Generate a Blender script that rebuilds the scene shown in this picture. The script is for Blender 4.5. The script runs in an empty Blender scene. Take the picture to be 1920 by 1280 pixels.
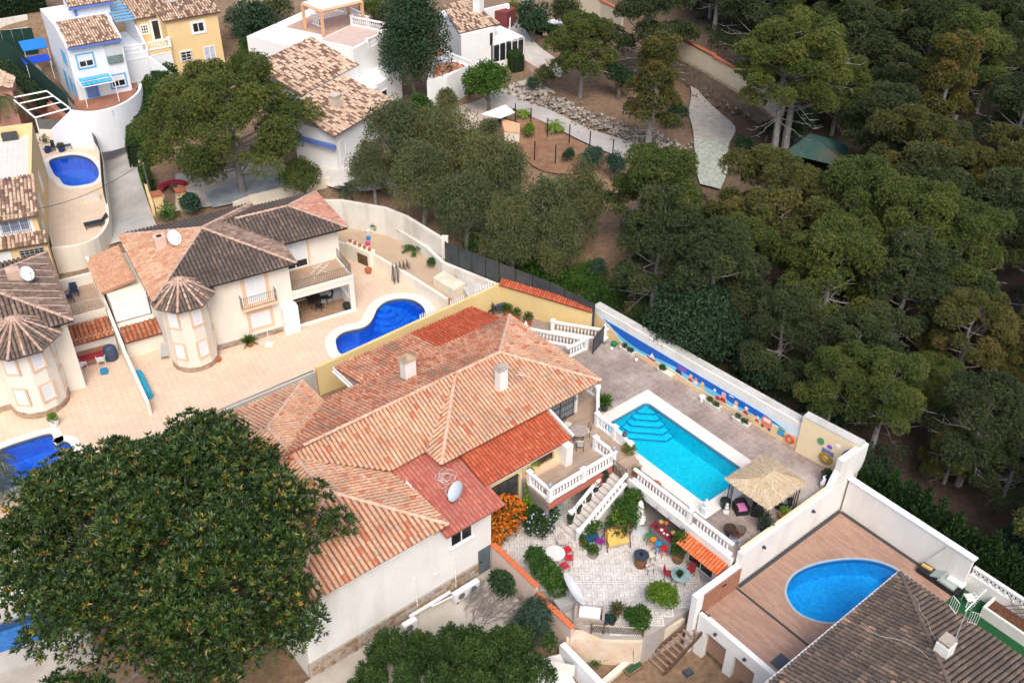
import bpy,math,random
import numpy as np
from mathutils import Vector,Matrix
from mathutils.geometry import tessellate_polygon
R = math.radians
rng = random.Random(7)
nrg = np.random.default_rng(11)
scene = bpy.context.scene
COL = scene.collection
# camera, sky, sun
CAMH = 44.0
FPX = 1860.0
PIT,ROL = R(36.025),R(-0.71)
cp,sp = math.cos(PIT),math.sin(PIT)
CF = Vector((0,cp,-sp))
_r0,_d0 = Vector((1,0,0)),Vector((0,-sp,-cp))
CR = _r0*math.cos(ROL) + _d0*math.sin(ROL)
CD = -_r0*math.sin(ROL) + _d0*math.cos(ROL)
cam = bpy.data.cameras.new('camera')
cam.sensor_width = 36
cam.lens = FPX/1920*36
cam.clip_end = 2000
camo = bpy.data.objects.new('camera',cam)
COL.objects.link(camo)
M3 = Matrix((CR,-CD,-CF)).transposed()
camo.matrix_world = Matrix.Translation((0,0,CAMH)) @ M3.to_4x4()
scene.camera = camo
SUN_EL,SUN_AZ = R(52),R(172)          # azimuth: direction the light comes FROM, clockwise from +y
world = bpy.data.worlds.new('World')
scene.world = world
world.use_nodes = True
wn = world.node_tree
bg = wn.nodes['Background']
sky = wn.nodes.new('ShaderNodeTexSky')
sky.sky_type = 'NISHITA'
sky.sun_disc = False
sky.sun_elevation = SUN_EL
sky.sun_rotation = SUN_AZ
sky.air_density = 1.0
sky.dust_density = 4.0
sky.ozone_density = 0.6
wn.links.new(sky.outputs[0],bg.inputs[0])
bg.inputs[1].default_value = 0.15
sun = bpy.data.lights.new('sun','SUN')
sun.energy = 1.5
sun.angle = R(32)
sun.color = (1.0,0.96,0.90)
suno = bpy.data.objects.new('sun',sun)
COL.objects.link(suno)
suno.rotation_euler = (R(90) - SUN_EL,0,math.pi - SUN_AZ)
suno.location = (0,0,120)
scene.view_settings.view_transform = 'Standard'
scene.view_settings.look = 'None'
scene.view_settings.gamma = 1
scene.view_settings.exposure = 0.5
scene.view_settings.use_curve_mapping = False
scene.cycles.max_bounces = 5
scene.cycles.diffuse_bounces = 3
scene.cycles.glossy_bounces = 2
scene.cycles.transmission_bounces = 3
scene.cycles.transparent_max_bounces = 4
def P(x,y,z=0.0):
 d = CF + CR*((x - 960)/FPX) + CD*((y - 640)/FPX)
 t = (CAMH - z)/(-d.z)
 return Vector((d.x*t,d.y*t,z))
def hdir(deg):
 return Vector((math.cos(R(deg)),math.sin(R(deg)),0))
class Frame:
 def __init__(s,deg,o=(0,0)):
  s.deg = deg
  s.U = hdir(deg)
  s.V = hdir(deg - 90)
  s.o = Vector((o[0],o[1],0))
 def w(s,u,v,z=0.0):
  p = s.o + s.U*u + s.V*v
  return Vector((p.x,p.y,z))
 def uv(s,x,y,z=0.0):
  p = P(x,y,z) - s.o
  return p.dot(s.U),p.dot(s.V)
# materials
def _nt(name):
 m = bpy.data.materials.new(name)
 m.use_nodes = True
 n = m.node_tree
 b = n.nodes['Principled BSDF']
 return m,n,b
def _noise(n,scale,detail=4,vec=None,rough=0.55,dist=0.0):
 x = n.nodes.new('ShaderNodeTexNoise')
 x.inputs['Scale'].default_value = scale
 x.inputs['Detail'].default_value = detail
 x.inputs['Roughness'].default_value = rough
 x.inputs['Distortion'].default_value = dist
 if vec is not None:
  n.links.new(vec,x.inputs['Vector'])
 return x
def _ramp(n,fac,stops):
 r = n.nodes.new('ShaderNodeValToRGB')
 e = r.color_ramp.elements
 while len(e) < len(stops):
  e.new(0.5)
 for k,(p,c) in enumerate(stops):
  e[k].position = p
  e[k].color = (c[0],c[1],c[2],1)
 n.links.new(fac,r.inputs[0])
 return r
def _mix(n,fac,a,b,mode='MIX'):
 x = n.nodes.new('ShaderNodeMix')
 x.data_type = 'RGBA'
 x.blend_type = mode
 if isinstance(fac,(int,float)):
  x.inputs[0].default_value = fac
 else:
  n.links.new(fac,x.inputs[0])
 for i,q in ((6,a),(7,b)):
  if isinstance(q,(tuple,list)):
   x.inputs[i].default_value = (q[0],q[1],q[2],1)
  else:
   n.links.new(q,x.inputs[i])
 return x.outputs[2]
def sc(c,k):
 return (min(1,c[0]*k),min(1,c[1]*k),min(1,c[2]*k))
MC = {}
def mat(name,c,var=0.12,scale=1.5,rough=0.8,fine=12.0,bump=0.0,dirt=None,dirt_amt=0.0,dirt_scale=0.35,spec=0.3,metal=0.0,streak=False):
 if name in MC:
  return MC[name]
 m,n,b = _nt(name)
 geo = n.nodes.new('ShaderNodeNewGeometry')
 pos = geo.outputs['Position']
 n1 = _noise(n,scale,5,pos)
 r1 = _ramp(n,n1.outputs[0],[(0.25,sc(c,1 - var)),(0.75,sc(c,1 + var))])
 col = r1.outputs[0]
 n2 = _noise(n,fine,3,pos)
 r2 = _ramp(n,n2.outputs[0],[(0.3,(1 - var*.6,)*3),(0.7,(1.0,)*3)])
 col = _mix(n,1.0,col,r2.outputs[0],'MULTIPLY')
 if dirt is not None:
  mp = n.nodes.new('ShaderNodeMapping')
  n.links.new(pos,mp.inputs[0])
  mp.inputs['Scale'].default_value = (1,1,0.18) if streak else (1,1,1)
  n3 = _noise(n,dirt_scale,6,mp.outputs[0],0.65)
  r3 = _ramp(n,n3.outputs[0],[(0.48,(0,0,0)),(0.72,(dirt_amt,)*3)])
  col = _mix(n,r3.outputs[0],col,dirt)
 n.links.new(col,b.inputs['Base Color'])
 b.inputs['Roughness'].default_value = rough
 b.inputs['Specular IOR Level'].default_value = spec
 b.inputs['Metallic'].default_value = metal
 if bump > 0:
  bp = n.nodes.new('ShaderNodeBump')
  bp.inputs['Strength'].default_value = bump
  bp.inputs['Distance'].default_value = 0.03
  n.links.new(n2.outputs[0],bp.inputs['Height'])
  n.links.new(bp.outputs[0],b.inputs['Normal'])
 MC[name] = m
 return m
def tint_mat(name,stops,rough=0.8,patch=None,patch_amt=0.0,patch_scale=0.4,trans=0.0,spec=0.3,fine=0.0,var_obj=0.0):
 if name in MC:
  return MC[name]
 m,n,b = _nt(name)
 at = n.nodes.new('ShaderNodeAttribute')
 at.attribute_name = 'tint'
 fac = at.outputs['Fac']
 r = _ramp(n,fac,stops)
 col = r.outputs[0]
 geo = n.nodes.new('ShaderNodeNewGeometry')
 if patch is not None:
  n3 = _noise(n,patch_scale,6,geo.outputs['Position'],0.7)
  mm = n.nodes.new('ShaderNodeMath')
  mm.operation = 'MULTIPLY_ADD'
  n.links.new(fac,mm.inputs[0])
  mm.inputs[1].default_value = 0.25
  n.links.new(n3.outputs[0],mm.inputs[2])
  r3 = _ramp(n,mm.outputs[0],[(0.62,(0,0,0)),(0.76,(patch_amt,)*3)])
  col = _mix(n,r3.outputs[0],col,patch)
 if fine > 0:
  n4 = _noise(n,fine,3,geo.outputs['Position'])
  r4 = _ramp(n,n4.outputs[0],[(0.3,(0.75,)*3),(0.7,(1.1,)*3)])
  col = _mix(n,1.0,col,r4.outputs[0],'MULTIPLY')
 if var_obj > 0:
  oi = n.nodes.new('ShaderNodeObjectInfo')
  r5 = _ramp(n,oi.outputs['Random'],[(0,(1 - var_obj,1 - var_obj*.8,1 - var_obj)),(0.5,(1,1,1)),(1,(1 + var_obj*.8,1 + var_obj*.3,1 - var_obj*.4))])
  col = _mix(n,1.0,col,r5.outputs[0],'MULTIPLY')
 n.links.new(col,b.inputs['Base Color'])
 b.inputs['Roughness'].default_value = rough
 b.inputs['Specular IOR Level'].default_value = spec
 if trans > 0:
  tr = n.nodes.new('ShaderNodeBsdfTranslucent')
  n.links.new(col,tr.inputs[0])
  mx = n.nodes.new('ShaderNodeMixShader')
  mx.inputs[0].default_value = trans
  n.links.new(b.outputs[0],mx.inputs[1])
  n.links.new(tr.outputs[0],mx.inputs[2])
  n.links.new(mx.outputs[0],n.nodes['Material Output'].inputs[0])
 MC[name] = m
 return m
def plain(name,c,rough=0.6,metal=0.0,spec=0.4):
 return mat(name,c,var=0.08,scale=3,rough=rough,fine=20,metal=metal,spec=spec)
def paved(name,c1,c2,joint,size,deg,jw=0.03,rough=0.75,plank=False,var=0.5,worn=None,worn_amt=0.0,off=0.0):
 if name in MC:
  return MC[name]
 m,n,b = _nt(name)
 geo = n.nodes.new('ShaderNodeNewGeometry')
 mp = n.nodes.new('ShaderNodeMapping')
 n.links.new(geo.outputs['Position'],mp.inputs[0])
 mp.vector_type = 'POINT'
 mp.inputs['Rotation'].default_value = (0,0,R(-deg))
 br = n.nodes.new('ShaderNodeTexBrick')
 n.links.new(mp.outputs[0],br.inputs['Vector'])
 br.inputs['Color1'].default_value = (*c1,1)
 br.inputs['Color2'].default_value = (*c2,1)
 br.inputs['Mortar'].default_value = (*joint,1)
 br.inputs['Scale'].default_value = 1.0
 br.inputs['Mortar Size'].default_value = jw*.5
 br.inputs['Mortar Smooth'].default_value = 0.3
 br.inputs['Bias'].default_value = 0.0
 br.inputs['Brick Width'].default_value = size[0]
 br.inputs['Row Height'].default_value = size[1]
 br.offset = off
 br.squash = 1.0
 n2 = _noise(n,0.5,6,geo.outputs['Position'],0.65)
 r2 = _ramp(n,n2.outputs[0],[(0.3,(1 - var*.5,)*3),(0.7,(1 + var*.2,)*3)])
 col = _mix(n,1.0,br.outputs[0],r2.outputs[0],'MULTIPLY')
 n4 = _noise(n,9,4,geo.outputs['Position'],0.6)
 r4 = _ramp(n,n4.outputs[0],[(0.3,(1 - var*.4,)*3),(0.7,(1.05,)*3)])
 col = _mix(n,1.0,col,r4.outputs[0],'MULTIPLY')
 if worn is not None:
  n3 = _noise(n,0.25,6,geo.outputs['Position'],0.7)
  r3 = _ramp(n,n3.outputs[0],[(0.5,(0,0,0)),(0.7,(worn_amt,)*3)])
  col = _mix(n,r3.outputs[0],col,worn)
 n.links.new(col,b.inputs['Base Color'])
 b.inputs['Roughness'].default_value = rough
 MC[name] = m
 return m
def water_mat(name,c_lo,c_hi,rough=0.04,scale=4.0):
 if name in MC:
  return MC[name]
 m,n,b = _nt(name)
 geo = n.nodes.new('ShaderNodeNewGeometry')
 n1 = _noise(n,0.22,3,geo.outputs['Position'])
 r1 = _ramp(n,n1.outputs[0],[(0.35,c_lo),(0.65,c_hi)])
 n2 = _noise(n,scale,2,geo.outputs['Position'],0.6,0.6)
 r2 = _ramp(n,n2.outputs[0],[(0.3,(0.86,)*3),(0.7,(1.1,)*3)])
 col = _mix(n,1.0,r1.outputs[0],r2.outputs[0],'MULTIPLY')
 n.links.new(col,b.inputs['Base Color'])
 b.inputs['Roughness'].default_value = rough
 b.inputs['IOR'].default_value = 1.33
 bp = n.nodes.new('ShaderNodeBump')
 bp.inputs['Strength'].default_value = 0.12
 bp.inputs['Distance'].default_value = 0.02
 n.links.new(n2.outputs[0],bp.inputs['Height'])
 n.links.new(bp.outputs[0],b.inputs['Normal'])
 MC[name] = m
 return m
def tess(pts):
 out = []
 for f in tessellate_polygon([pts]):
  a,b,c = (pts[i] for i in f)
  out.append(tuple(f) if (b - a).cross(c - a).z > 0 else tuple(f)[::-1])
 return out
# mesh building
def link(o):
 COL.objects.link(o)
 return o
def mesh_np(name,V,F,tint=None,smooth=False):
 me = bpy.data.meshes.new(name)
 V = np.asarray(V,dtype=np.float32)
 F = np.asarray(F,dtype=np.int32)
 me.vertices.add(len(V))
 me.vertices.foreach_set('co',V.ravel())
 me.loops.add(F.size)
 me.loops.foreach_set('vertex_index',F.ravel())
 me.polygons.add(len(F))
 k = F.shape[1]
 me.polygons.foreach_set('loop_start',np.arange(0,F.size,k,dtype=np.int32))
 me.polygons.foreach_set('loop_total',np.full(len(F),k,dtype=np.int32))
 if tint is not None:
  a = me.attributes.new('tint','FLOAT','FACE')
  a.data.foreach_set('value',np.asarray(tint,dtype=np.float32))
 me.update(calc_edges=True)
 me.polygons.foreach_set('use_smooth',np.full(len(F),bool(smooth)))
 return me
class MB:
 def __init__(s):
  s.v,s.f,s.t = [],[],[]
  s.cur = 0.5
 def add(s,vs,fs,t=None):
  o = len(s.v)
  s.v += [tuple(q) for q in vs]
  for f in fs:
   s.f.append(tuple(i + o for i in f))
   s.t.append(s.cur if t is None else t)
 def poly(s,pts,t=None):
  s.add(pts,[tuple(range(len(pts)))],t)
 def prism(s,pts,z0,z1,t=None):
  n = len(pts)
  a = sum(pts[i][0]*pts[(i + 1) % n][1] - pts[(i + 1) % n][0]*pts[i][1] for i in range(n))
  idx = list(range(n)) if a > 0 else list(range(n))[::-1]
  z0 = z0 if isinstance(z0,(list,tuple)) else [z0]*n
  z1 = z1 if isinstance(z1,(list,tuple)) else [z1]*n
  vs = [(pts[i][0],pts[i][1],z0[i]) for i in idx] + [(pts[i][0],pts[i][1],z1[i]) for i in idx]
  if n > 4:
   tri = tess([Vector((q[0],q[1],0)) for q in vs[:n]])
   caps = [f[::-1] for f in tri] + [tuple(i + n for i in f) for f in tri]
  else:
   caps = [tuple(range(n))[::-1],tuple(range(n,2*n))]
  s.add(vs,caps + [(i,(i + 1) % n,n + (i + 1) % n,n + i) for i in range(n)],t)
 def box(s,c,size,deg=0.0,t=None):
  U,V = hdir(deg),hdir(deg + 90)
  x,y,z = size[0]/2,size[1]/2,size[2]
  b = Vector(c)
  pts = [b + U*i*x + V*j*y for i,j in ((-1,-1),(1,-1),(1,1),(-1,1))]
  s.prism(pts,b.z,b.z + z,t)
 def slab(s,pts,th,t=None):
  pts = [Vector(q) for q in pts]
  nrm = Vector((0,0,0))
  for i in range(len(pts)):
   a,b = pts[i],pts[(i + 1) % len(pts)]
   nrm += a.cross(b)
  nrm.normalize()
  if nrm.z < 0:
   nrm = -nrm
   pts = pts[::-1]
  n = len(pts)
  vs = [q - nrm*th for q in pts] + pts
  fs = [tuple(range(n))[::-1],tuple(range(n,2*n))] + [(i,(i + 1) % n,n + (i + 1) % n,n + i) for i in range(n)]
  s.add(vs,fs,t)
 def wall(s,a,b,th,z0,z1,t=None,z1b=None):
  a,b = Vector((a[0],a[1],0)),Vector((b[0],b[1],0))
  d = (b - a).normalized()
  n = Vector((-d.y,d.x,0))*th/2
  zz = z1 if z1b is None else z1b
  s.prism([a - n,b - n,b + n,a + n],z0,[z1,zz,zz,z1],t)
 def run(s,pts,th,z0,z1,t=None):
  pts = [Vector((p[0],p[1],0)) for p in pts]
  n = len(pts)
  zs = z1 if isinstance(z1,(list,tuple)) else [z1]*n
  vs = []
  for i in range(n):
   d0 = (pts[i] - pts[max(0,i - 1)]).normalized() if i else (pts[1] - pts[0]).normalized()
   d1 = (pts[min(n - 1,i + 1)] - pts[i]).normalized() if i < n - 1 else d0
   nn = Vector((-(d0.y + d1.y),d0.x + d1.x,0)).normalized()
   k = th/2/max(.4,nn.dot(Vector((-d1.y,d1.x,0))))
   for q in (pts[i] - nn*k,pts[i] + nn*k):
    vs += [(q.x,q.y,z0),(q.x,q.y,zs[i])]
  fs = [(0,1,3,2),(4*n - 4,4*n - 2,4*n - 1,4*n - 3)]
  for i in range(n - 1):
   a,b = 4*i,4*i + 4
   fs += [(a,b,b + 1,a + 1),(a + 1,b + 1,b + 3,a + 3),(a + 3,b + 3,b + 2,a + 2)]
  s.add(vs,fs,t)
 def tube(s,pts,r,n=6,t=None,cap=True):
  pts = [Vector(q) for q in pts]
  rs = r if isinstance(r,(list,tuple)) else [r]*len(pts)
  vs,fs = [],[]
  for i,p in enumerate(pts):
   d = (pts[min(i + 1,len(pts) - 1)] - pts[max(i - 1,0)])
   if d.length < 1e-9:
    d = Vector((0,0,1))
   d.normalize()
   e = Vector((0,0,1)) if abs(d.z) < 0.9 else Vector((1,0,0))
   x = d.cross(e).normalized()
   y = d.cross(x)
   for k in range(n):
    a = 2*math.pi*k/n
    vs.append(p + (x*math.cos(a) + y*math.sin(a))*rs[i])
  for i in range(len(pts) - 1):
   for k in range(n):
    fs.append((i*n + k,i*n + (k + 1) % n,(i + 1)*n + (k + 1) % n,(i + 1)*n + k))
  if cap:
   fs.append(tuple(range(n))[::-1])
   fs.append(tuple(range((len(pts) - 1)*n,len(pts)*n)))
  s.add(vs,fs,t)
 def bar(s,a,b,w,t=None):
  s.tube([a,b],w/2,4,t)
 def lathe(s,prof,c=(0,0,0),n=12,t=None):
  c = Vector(c)
  vs,fs = [],[]
  for r,z in prof:
   for k in range(n):
    a = 2*math.pi*k/n
    vs.append((c.x + r*math.cos(a),c.y + r*math.sin(a),c.z + z))
  m = len(prof)
  for i in range(m - 1):
   for k in range(n):
    fs.append((i*n + k,i*n + (k + 1) % n,(i + 1)*n + (k + 1) % n,(i + 1)*n + k))
  fs.append(tuple(range(n))[::-1])
  fs.append(tuple(range((m - 1)*n,m*n)))
  s.add(vs,fs,t)
 def ball(s,c,r,n=10,m=6,t=None,sz=1.0):
  prof = [(max(1e-3,r*math.sin(math.pi*i/m)),-r*sz*math.cos(math.pi*i/m)) for i in range(m + 1)]
  s.lathe(prof,c,n,t)
 def mesh(s,name,off=None,smooth=False):
  me = bpy.data.meshes.new(name)
  V = np.array(s.v,dtype=np.float32).reshape(-1,3)
  if off is not None:
   V = V - np.array(off,dtype=np.float32)
  me.vertices.add(len(V))
  me.vertices.foreach_set('co',V.ravel())
  tot = np.array([len(f) for f in s.f],dtype=np.int32)
  flat = np.fromiter((i for f in s.f for i in f),dtype=np.int32)
  me.loops.add(len(flat))
  me.loops.foreach_set('vertex_index',flat)
  me.polygons.add(len(tot))
  me.polygons.foreach_set('loop_start',np.concatenate([[0],np.cumsum(tot)[:-1]]).astype(np.int32))
  me.polygons.foreach_set('loop_total',tot)
  a = me.attributes.new('tint','FLOAT','FACE')
  a.data.foreach_set('value',np.array(s.t,dtype=np.float32))
  me.update(calc_edges=True)
  me.polygons.foreach_set('use_smooth',np.full(len(tot),bool(smooth)))
  return me
 def build(s,name,m,parent=None,local=False,smooth=False):
  off = None
  if parent is not None and not local:
   off = origin(parent)
  me = s.mesh(name,off,smooth)
  me.materials.append(m)
  o = bpy.data.objects.new(name,me)
  link(o)
  if parent is not None:
   o.parent = parent
  return o
ORG = {}
def origin(o):
 p = np.zeros(3)
 while o is not None:
  p += np.array(o.location)
  o = o.parent
 return p
def tag(o,label=None,cat=None,group=None,kind=None):
 if label:
  o['label'] = label
 if cat:
  o['category'] = cat
 if group:
  o['group'] = group
 if kind:
  o['kind'] = kind
 return o
def thing(name,label,cat,loc=(0,0,0),deg=0.0,group=None):
 o = bpy.data.objects.new(name,None)
 o.empty_display_size = 0.3
 link(o)
 o.location = loc
 o.rotation_euler = (0,0,R(deg))
 return tag(o,label,cat,group)
def struct(name,mb,m,parent=None):
 o = mb.build(name,m,parent)
 if parent is None:
  o['kind'] = 'structure'
 return o
KIDS = {}
def dup(root,loc=None,deg=None,label=None,scale=None,group=None):
 c = root.copy()
 link(c)
 if loc is not None:
  c.location = loc
 if deg is not None:
  c.rotation_euler = (0,0,R(deg))
 if scale is not None:
  c.scale = scale if isinstance(scale,(tuple,list)) else (scale,)*3
 if label:
  c['label'] = label
 if group:
  c['group'] = group
 def rec(a,b):
  for ch in KIDS.get(a.name,()):  # children noted once the prototype is finished
   d = ch.copy()
   link(d)
   d.parent = b
   rec(ch,d)
 rec(root,c)
 return c
def note_kids(root):
 ks = [o for o in COL.objects if o.parent is root]
 KIDS[root.name] = ks
 for k in ks:
  note_kids(k)
 return root
def arc_pts(c,r,a0,a1,n,z=None):
 return [Vector((c[0] + r*math.cos(R(a0 + (a1 - a0)*i/n)),c[1] + r*math.sin(R(a0 + (a1 - a0)*i/n)),c[2] if z is None else z)) for i in range(n + 1)]
def smooth_closed(pts,n=6):
 out = []
 N = len(pts)
 for i in range(N):
  p0,p1,p2,p3 = (Vector(pts[(i + k - 1) % N]) for k in range(4))
  for j in range(n):
   t = j/n
   out.append(0.5*((2*p1) + (p2 - p0)*t + (2*p0 - 5*p1 + 4*p2 - p3)*t*t + (3*p1 - p0 - 3*p2 + p3)*t ** 3))
 return out
def smooth_open(pts,n=6):
 out = []
 N = len(pts)
 for i in range(N - 1):
  p0,p1,p2,p3 = (Vector(pts[min(max(i + k - 1,0),N - 1)]) for k in range(4))
  for j in range(n):
   t = j/n
   out.append(0.5*((2*p1) + (p2 - p0)*t + (2*p0 - 5*p1 + 4*p2 - p3)*t*t + (3*p1 - p0 - 3*p2 + p3)*t ** 3))
 out.append(Vector(pts[-1]))
 return out
def offset_closed(pts,d):
 n = len(pts)
 a = sum(pts[i].x*pts[(i + 1) % n].y - pts[(i + 1) % n].x*pts[i].y for i in range(n))
 sgn = 1 if a > 0 else -1
 out = []
 for i in range(n):
  t = (pts[(i + 1) % n] - pts[i - 1])
  t.z = 0
  t.normalize()
  out.append(pts[i] + Vector((t.y,-t.x,0))*d*sgn)
 return out
# palette
WHITE = mat('white_render',(.77,.755,.72),var=.07,scale=.6,rough=.85,dirt=(.54,.49,.41),dirt_amt=.5,dirt_scale=.6,streak=True)
WHITEC = mat('white_paint_clean',(.82,.82,.81),var=.03,rough=.7)
WHITEB = mat('white_render_blue',(.76,.79,.83),var=.03,rough=.8)
CREAM = mat('cream_render',(.80,.74,.63),var=.05,scale=.6,rough=.85,dirt=(.58,.48,.36),dirt_amt=.4,dirt_scale=.45,streak=True)
CREAMW = mat('pale_cream_render',(.79,.74,.65),var=.06,scale=.6,rough=.85,dirt=(.66,.56,.44),dirt_amt=.45,dirt_scale=.4,streak=True)
YELLOW = mat('ochre_render',(.72,.55,.26),var=.07,scale=.5,rough=.85,dirt=(.55,.42,.22),dirt_amt=.4,dirt_scale=.5,streak=True)
YELLOWP = mat('pale_yellow_render',(.78,.58,.30),var=.05,scale=.5,rough=.85,dirt=(.60,.44,.25),dirt_amt=.3,streak=True)
PEACH = mat('peach_trim',(.74,.52,.36),var=.06,rough=.85)
STAINED = mat('stained_white_wall',(.70,.67,.60),var=.10,scale=.7,rough=.9,dirt=(.38,.33,.26),dirt_amt=.7,dirt_scale=.4,streak=True)
GREYW = mat('grey_render',(.50,.48,.43),var=.10,scale=.6,rough=.9,dirt=(.33,.30,.26),dirt_amt=.5,streak=True)
REDW = mat('red_render',(.42,.13,.09),var=.08,rough=.85)
TERRA = mat('terracotta',(.42,.14,.07),var=.15,rough=.8)
BLACKM = plain('black_metal',(.018,.018,.02),.5)
IRON = mat('wrought_iron',(.05,.045,.042),var=.2,rough=.6)
GALV = plain('galvanised',(.50,.52,.53),.45,.3)
GLASS = mat('dark_glass',(.022,.026,.030),var=.3,rough=.08,spec=.6)  # near-black panes stand in for the unlit rooms behind
SHUT = mat('shutter_white',(.74,.76,.79),var=.03,rough=.6)
WOODD = mat('dark_wood',(.115,.070,.048),var=.25,scale=4,rough=.75,dirt=(.20,.15,.12),dirt_amt=.5,dirt_scale=2)
WOODM = mat('mid_wood',(.24,.145,.08),var=.25,scale=4,rough=.75)
BLUEP = mat('blue_paint',(.12,.20,.52),var=.08,rough=.6)
BLUEL = mat('light_blue_paint',(.16,.42,.70),var=.06,rough=.6)
SOILM = mat('soil',(.16,.085,.055),var=.3,scale=2,rough=.95,bump=.5,fine=8)
GRAVELM = mat('gravel_ground',(.40,.37,.33),var=.3,scale=.8,rough=.95,fine=14,bump=.6,dirt=(.24,.20,.16),dirt_amt=.6)
SANDM = mat('sandy_earth',(.52,.39,.27),var=.18,scale=.7,rough=.95,fine=10,bump=.3,dirt=(.38,.28,.19),dirt_amt=.6)
CONC = mat('concrete',(.52,.50,.47),var=.16,scale=.35,rough=.9,fine=6,dirt=(.30,.28,.26),dirt_amt=.6,dirt_scale=.25)
ROADM = mat('road_concrete',(.50,.48,.45),var=.2,scale=.3,rough=.9,fine=7,dirt=(.26,.25,.24),dirt_amt=.75,dirt_scale=.18)
RUBBER = mat('dark_rubber',(.03,.03,.032),var=.2,rough=.7)
PLASTW = plain('white_plastic',(.80,.80,.79),.4)
BARK = mat('bark',(.17,.145,.125),var=.3,scale=3,rough=.95,fine=16,bump=.5)
BARKG = mat('grey_bark',(.30,.285,.27),var=.3,scale=3,rough=.95,fine=16)
TWIG = mat('dead_twigs',(.24,.215,.20),var=.3,scale=3,rough=.95)
FORESTF = mat('forest_floor',(.075,.047,.034),var=.4,scale=.6,rough=1,fine=5,bump=.5,dirt=(.045,.04,.022),dirt_amt=.8)
# terrain
GP = []
def gpt(x,y,z):
 p = P(x,y,z)
 GP.append((p.x,p.y,z))
for q in ((800,1150,-1.3),(650,1240,-1.6),(200,1200,-2.3),(0,1100,-1.5),(400,1000,-1.2),(1250,1225,-2.6),(1100,1260,-2.6),(960,1200,-1.6),(1450,1250,-1.2),(1800,1200,-.6),
  (1900,900,.6),(1500,760,1.6),(1300,560,2.6),(1700,500,4),(1900,560,3.2),(1900,300,5.5),(1900,50,9),(1600,60,8),(1350,250,6.0),(1330,320,5.6),(1200,270,5.6),(1000,200,6.0),(1090,300,5.0),
  (1000,60,7.8),(850,170,6.2),(640,330,5.2),(700,250,5.6),(430,380,4.3),(330,340,4.4),(240,430,3.9),(240,300,4.9),(250,200,6.2),(300,130,6.8),(420,100,7.2),(100,250,5.8),(60,20,9),(500,0,9),
  (750,20,8.4),(600,640,2.0),(300,600,2.0),(60,760,1.8),(0,500,3.0),(130,320,1.6),(145,335,1.6),(150,420,2.2),(185,300,3.0),(110,290,1.8),(100,380,2.2),(60,330,2.4),(40,440,2.6),(760,600,.8),(700,640,.8),(50,860,.8),(100,830,.8),(1580,1100,-1.6),(0,920,.0),(25,895,.0),(0,1180,-3.4),(60,1165,-3.4),(160,335,1.6),(170,310,2.0),(30,1200,-3.4),(730,580,.8),(900,440,4.6),(760,420,4.6),(1050,480,3.8),(1200,640,1.5),(1000,800,-1.0),(1150,1050,-1.2),(700,800,.2),(850,600,1.2),(300,900,.6),(100,950,.8)):
 gpt(*q)
_gp = np.array(GP)
def gz_np(x,y):
 d2 = (x[...,None] - _gp[:,0]) ** 2 + (y[...,None] - _gp[:,1]) ** 2 + 9.0
 w = d2 ** -1.6
 z = (w*_gp[:,2]).sum(-1)/w.sum(-1)
 far = np.clip((y - 125)/150,0,1)
 return z + far*6
def gz(x,y):
 return float(gz_np(np.array([x]),np.array([y]))[0])
def G(px,py,off=0.0):
 z = 3.0
 for _ in range(12):
  p = P(px,py,z)
  z = .5*z + .5*gz(p.x,p.y)
 p = P(px,py,z)
 p.z += off
 return p
xs = np.concatenate([np.linspace(-400,-80,12)[:-1],np.arange(-80,81,1.5),np.linspace(80,400,12)[1:]])
ys = np.concatenate([np.linspace(-60,15,8)[:-1],np.arange(15,135,1.5),np.linspace(135,700,16)])
X,Y = np.meshgrid(xs,ys)
Z = gz_np(X,Y) + nrg.normal(0,.02,X.shape)
nx_ = len(xs)
idx = np.arange(X.size).reshape(X.shape)
Fq = np.stack([idx[:-1,:-1],idx[:-1,1:],idx[1:,1:],idx[1:,:-1]],-1).reshape(-1,4)
me = mesh_np('ground',np.stack([X,Y,Z],-1).reshape(-1,3),Fq,smooth=True)
def ground_mat():
 m,n,b = _nt('ground_earth')
 geo = n.nodes.new('ShaderNodeNewGeometry')
 n1 = _noise(n,.12,6,geo.outputs['Position'],.65)
 n2 = _noise(n,3,5,geo.outputs['Position'],.65)
 sx = n.nodes.new('ShaderNodeSeparateXYZ')
 n.links.new(geo.outputs['Position'],sx.inputs[0])
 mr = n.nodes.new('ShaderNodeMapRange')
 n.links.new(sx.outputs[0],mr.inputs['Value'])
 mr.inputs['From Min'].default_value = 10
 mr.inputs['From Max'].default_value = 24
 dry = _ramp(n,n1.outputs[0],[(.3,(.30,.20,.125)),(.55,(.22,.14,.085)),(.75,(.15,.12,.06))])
 floor_shade = _ramp(n,n1.outputs[0],[(.3,(.06,.036,.026)),(.6,(.04,.026,.02)),(.8,(.034,.034,.018))])  # forest floor brown, darkened further to stand for shade under the trees
 col = _mix(n,mr.outputs[0],dry.outputs[0],floor_shade.outputs[0])
 r2 = _ramp(n,n2.outputs[0],[(.3,(.6,)*3),(.7,(1.25,)*3)])
 col = _mix(n,1.0,col,r2.outputs[0],'MULTIPLY')
 n.links.new(col,b.inputs['Base Color'])
 b.inputs['Roughness'].default_value = 1
 bp = n.nodes.new('ShaderNodeBump')
 bp.inputs['Strength'].default_value = .6
 bp.inputs['Distance'].default_value = .1
 n.links.new(n2.outputs[0],bp.inputs['Height'])
 n.links.new(bp.outputs[0],b.inputs['Normal'])
 return m
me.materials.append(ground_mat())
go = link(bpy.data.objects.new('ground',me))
go['kind'] = 'structure'
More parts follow.
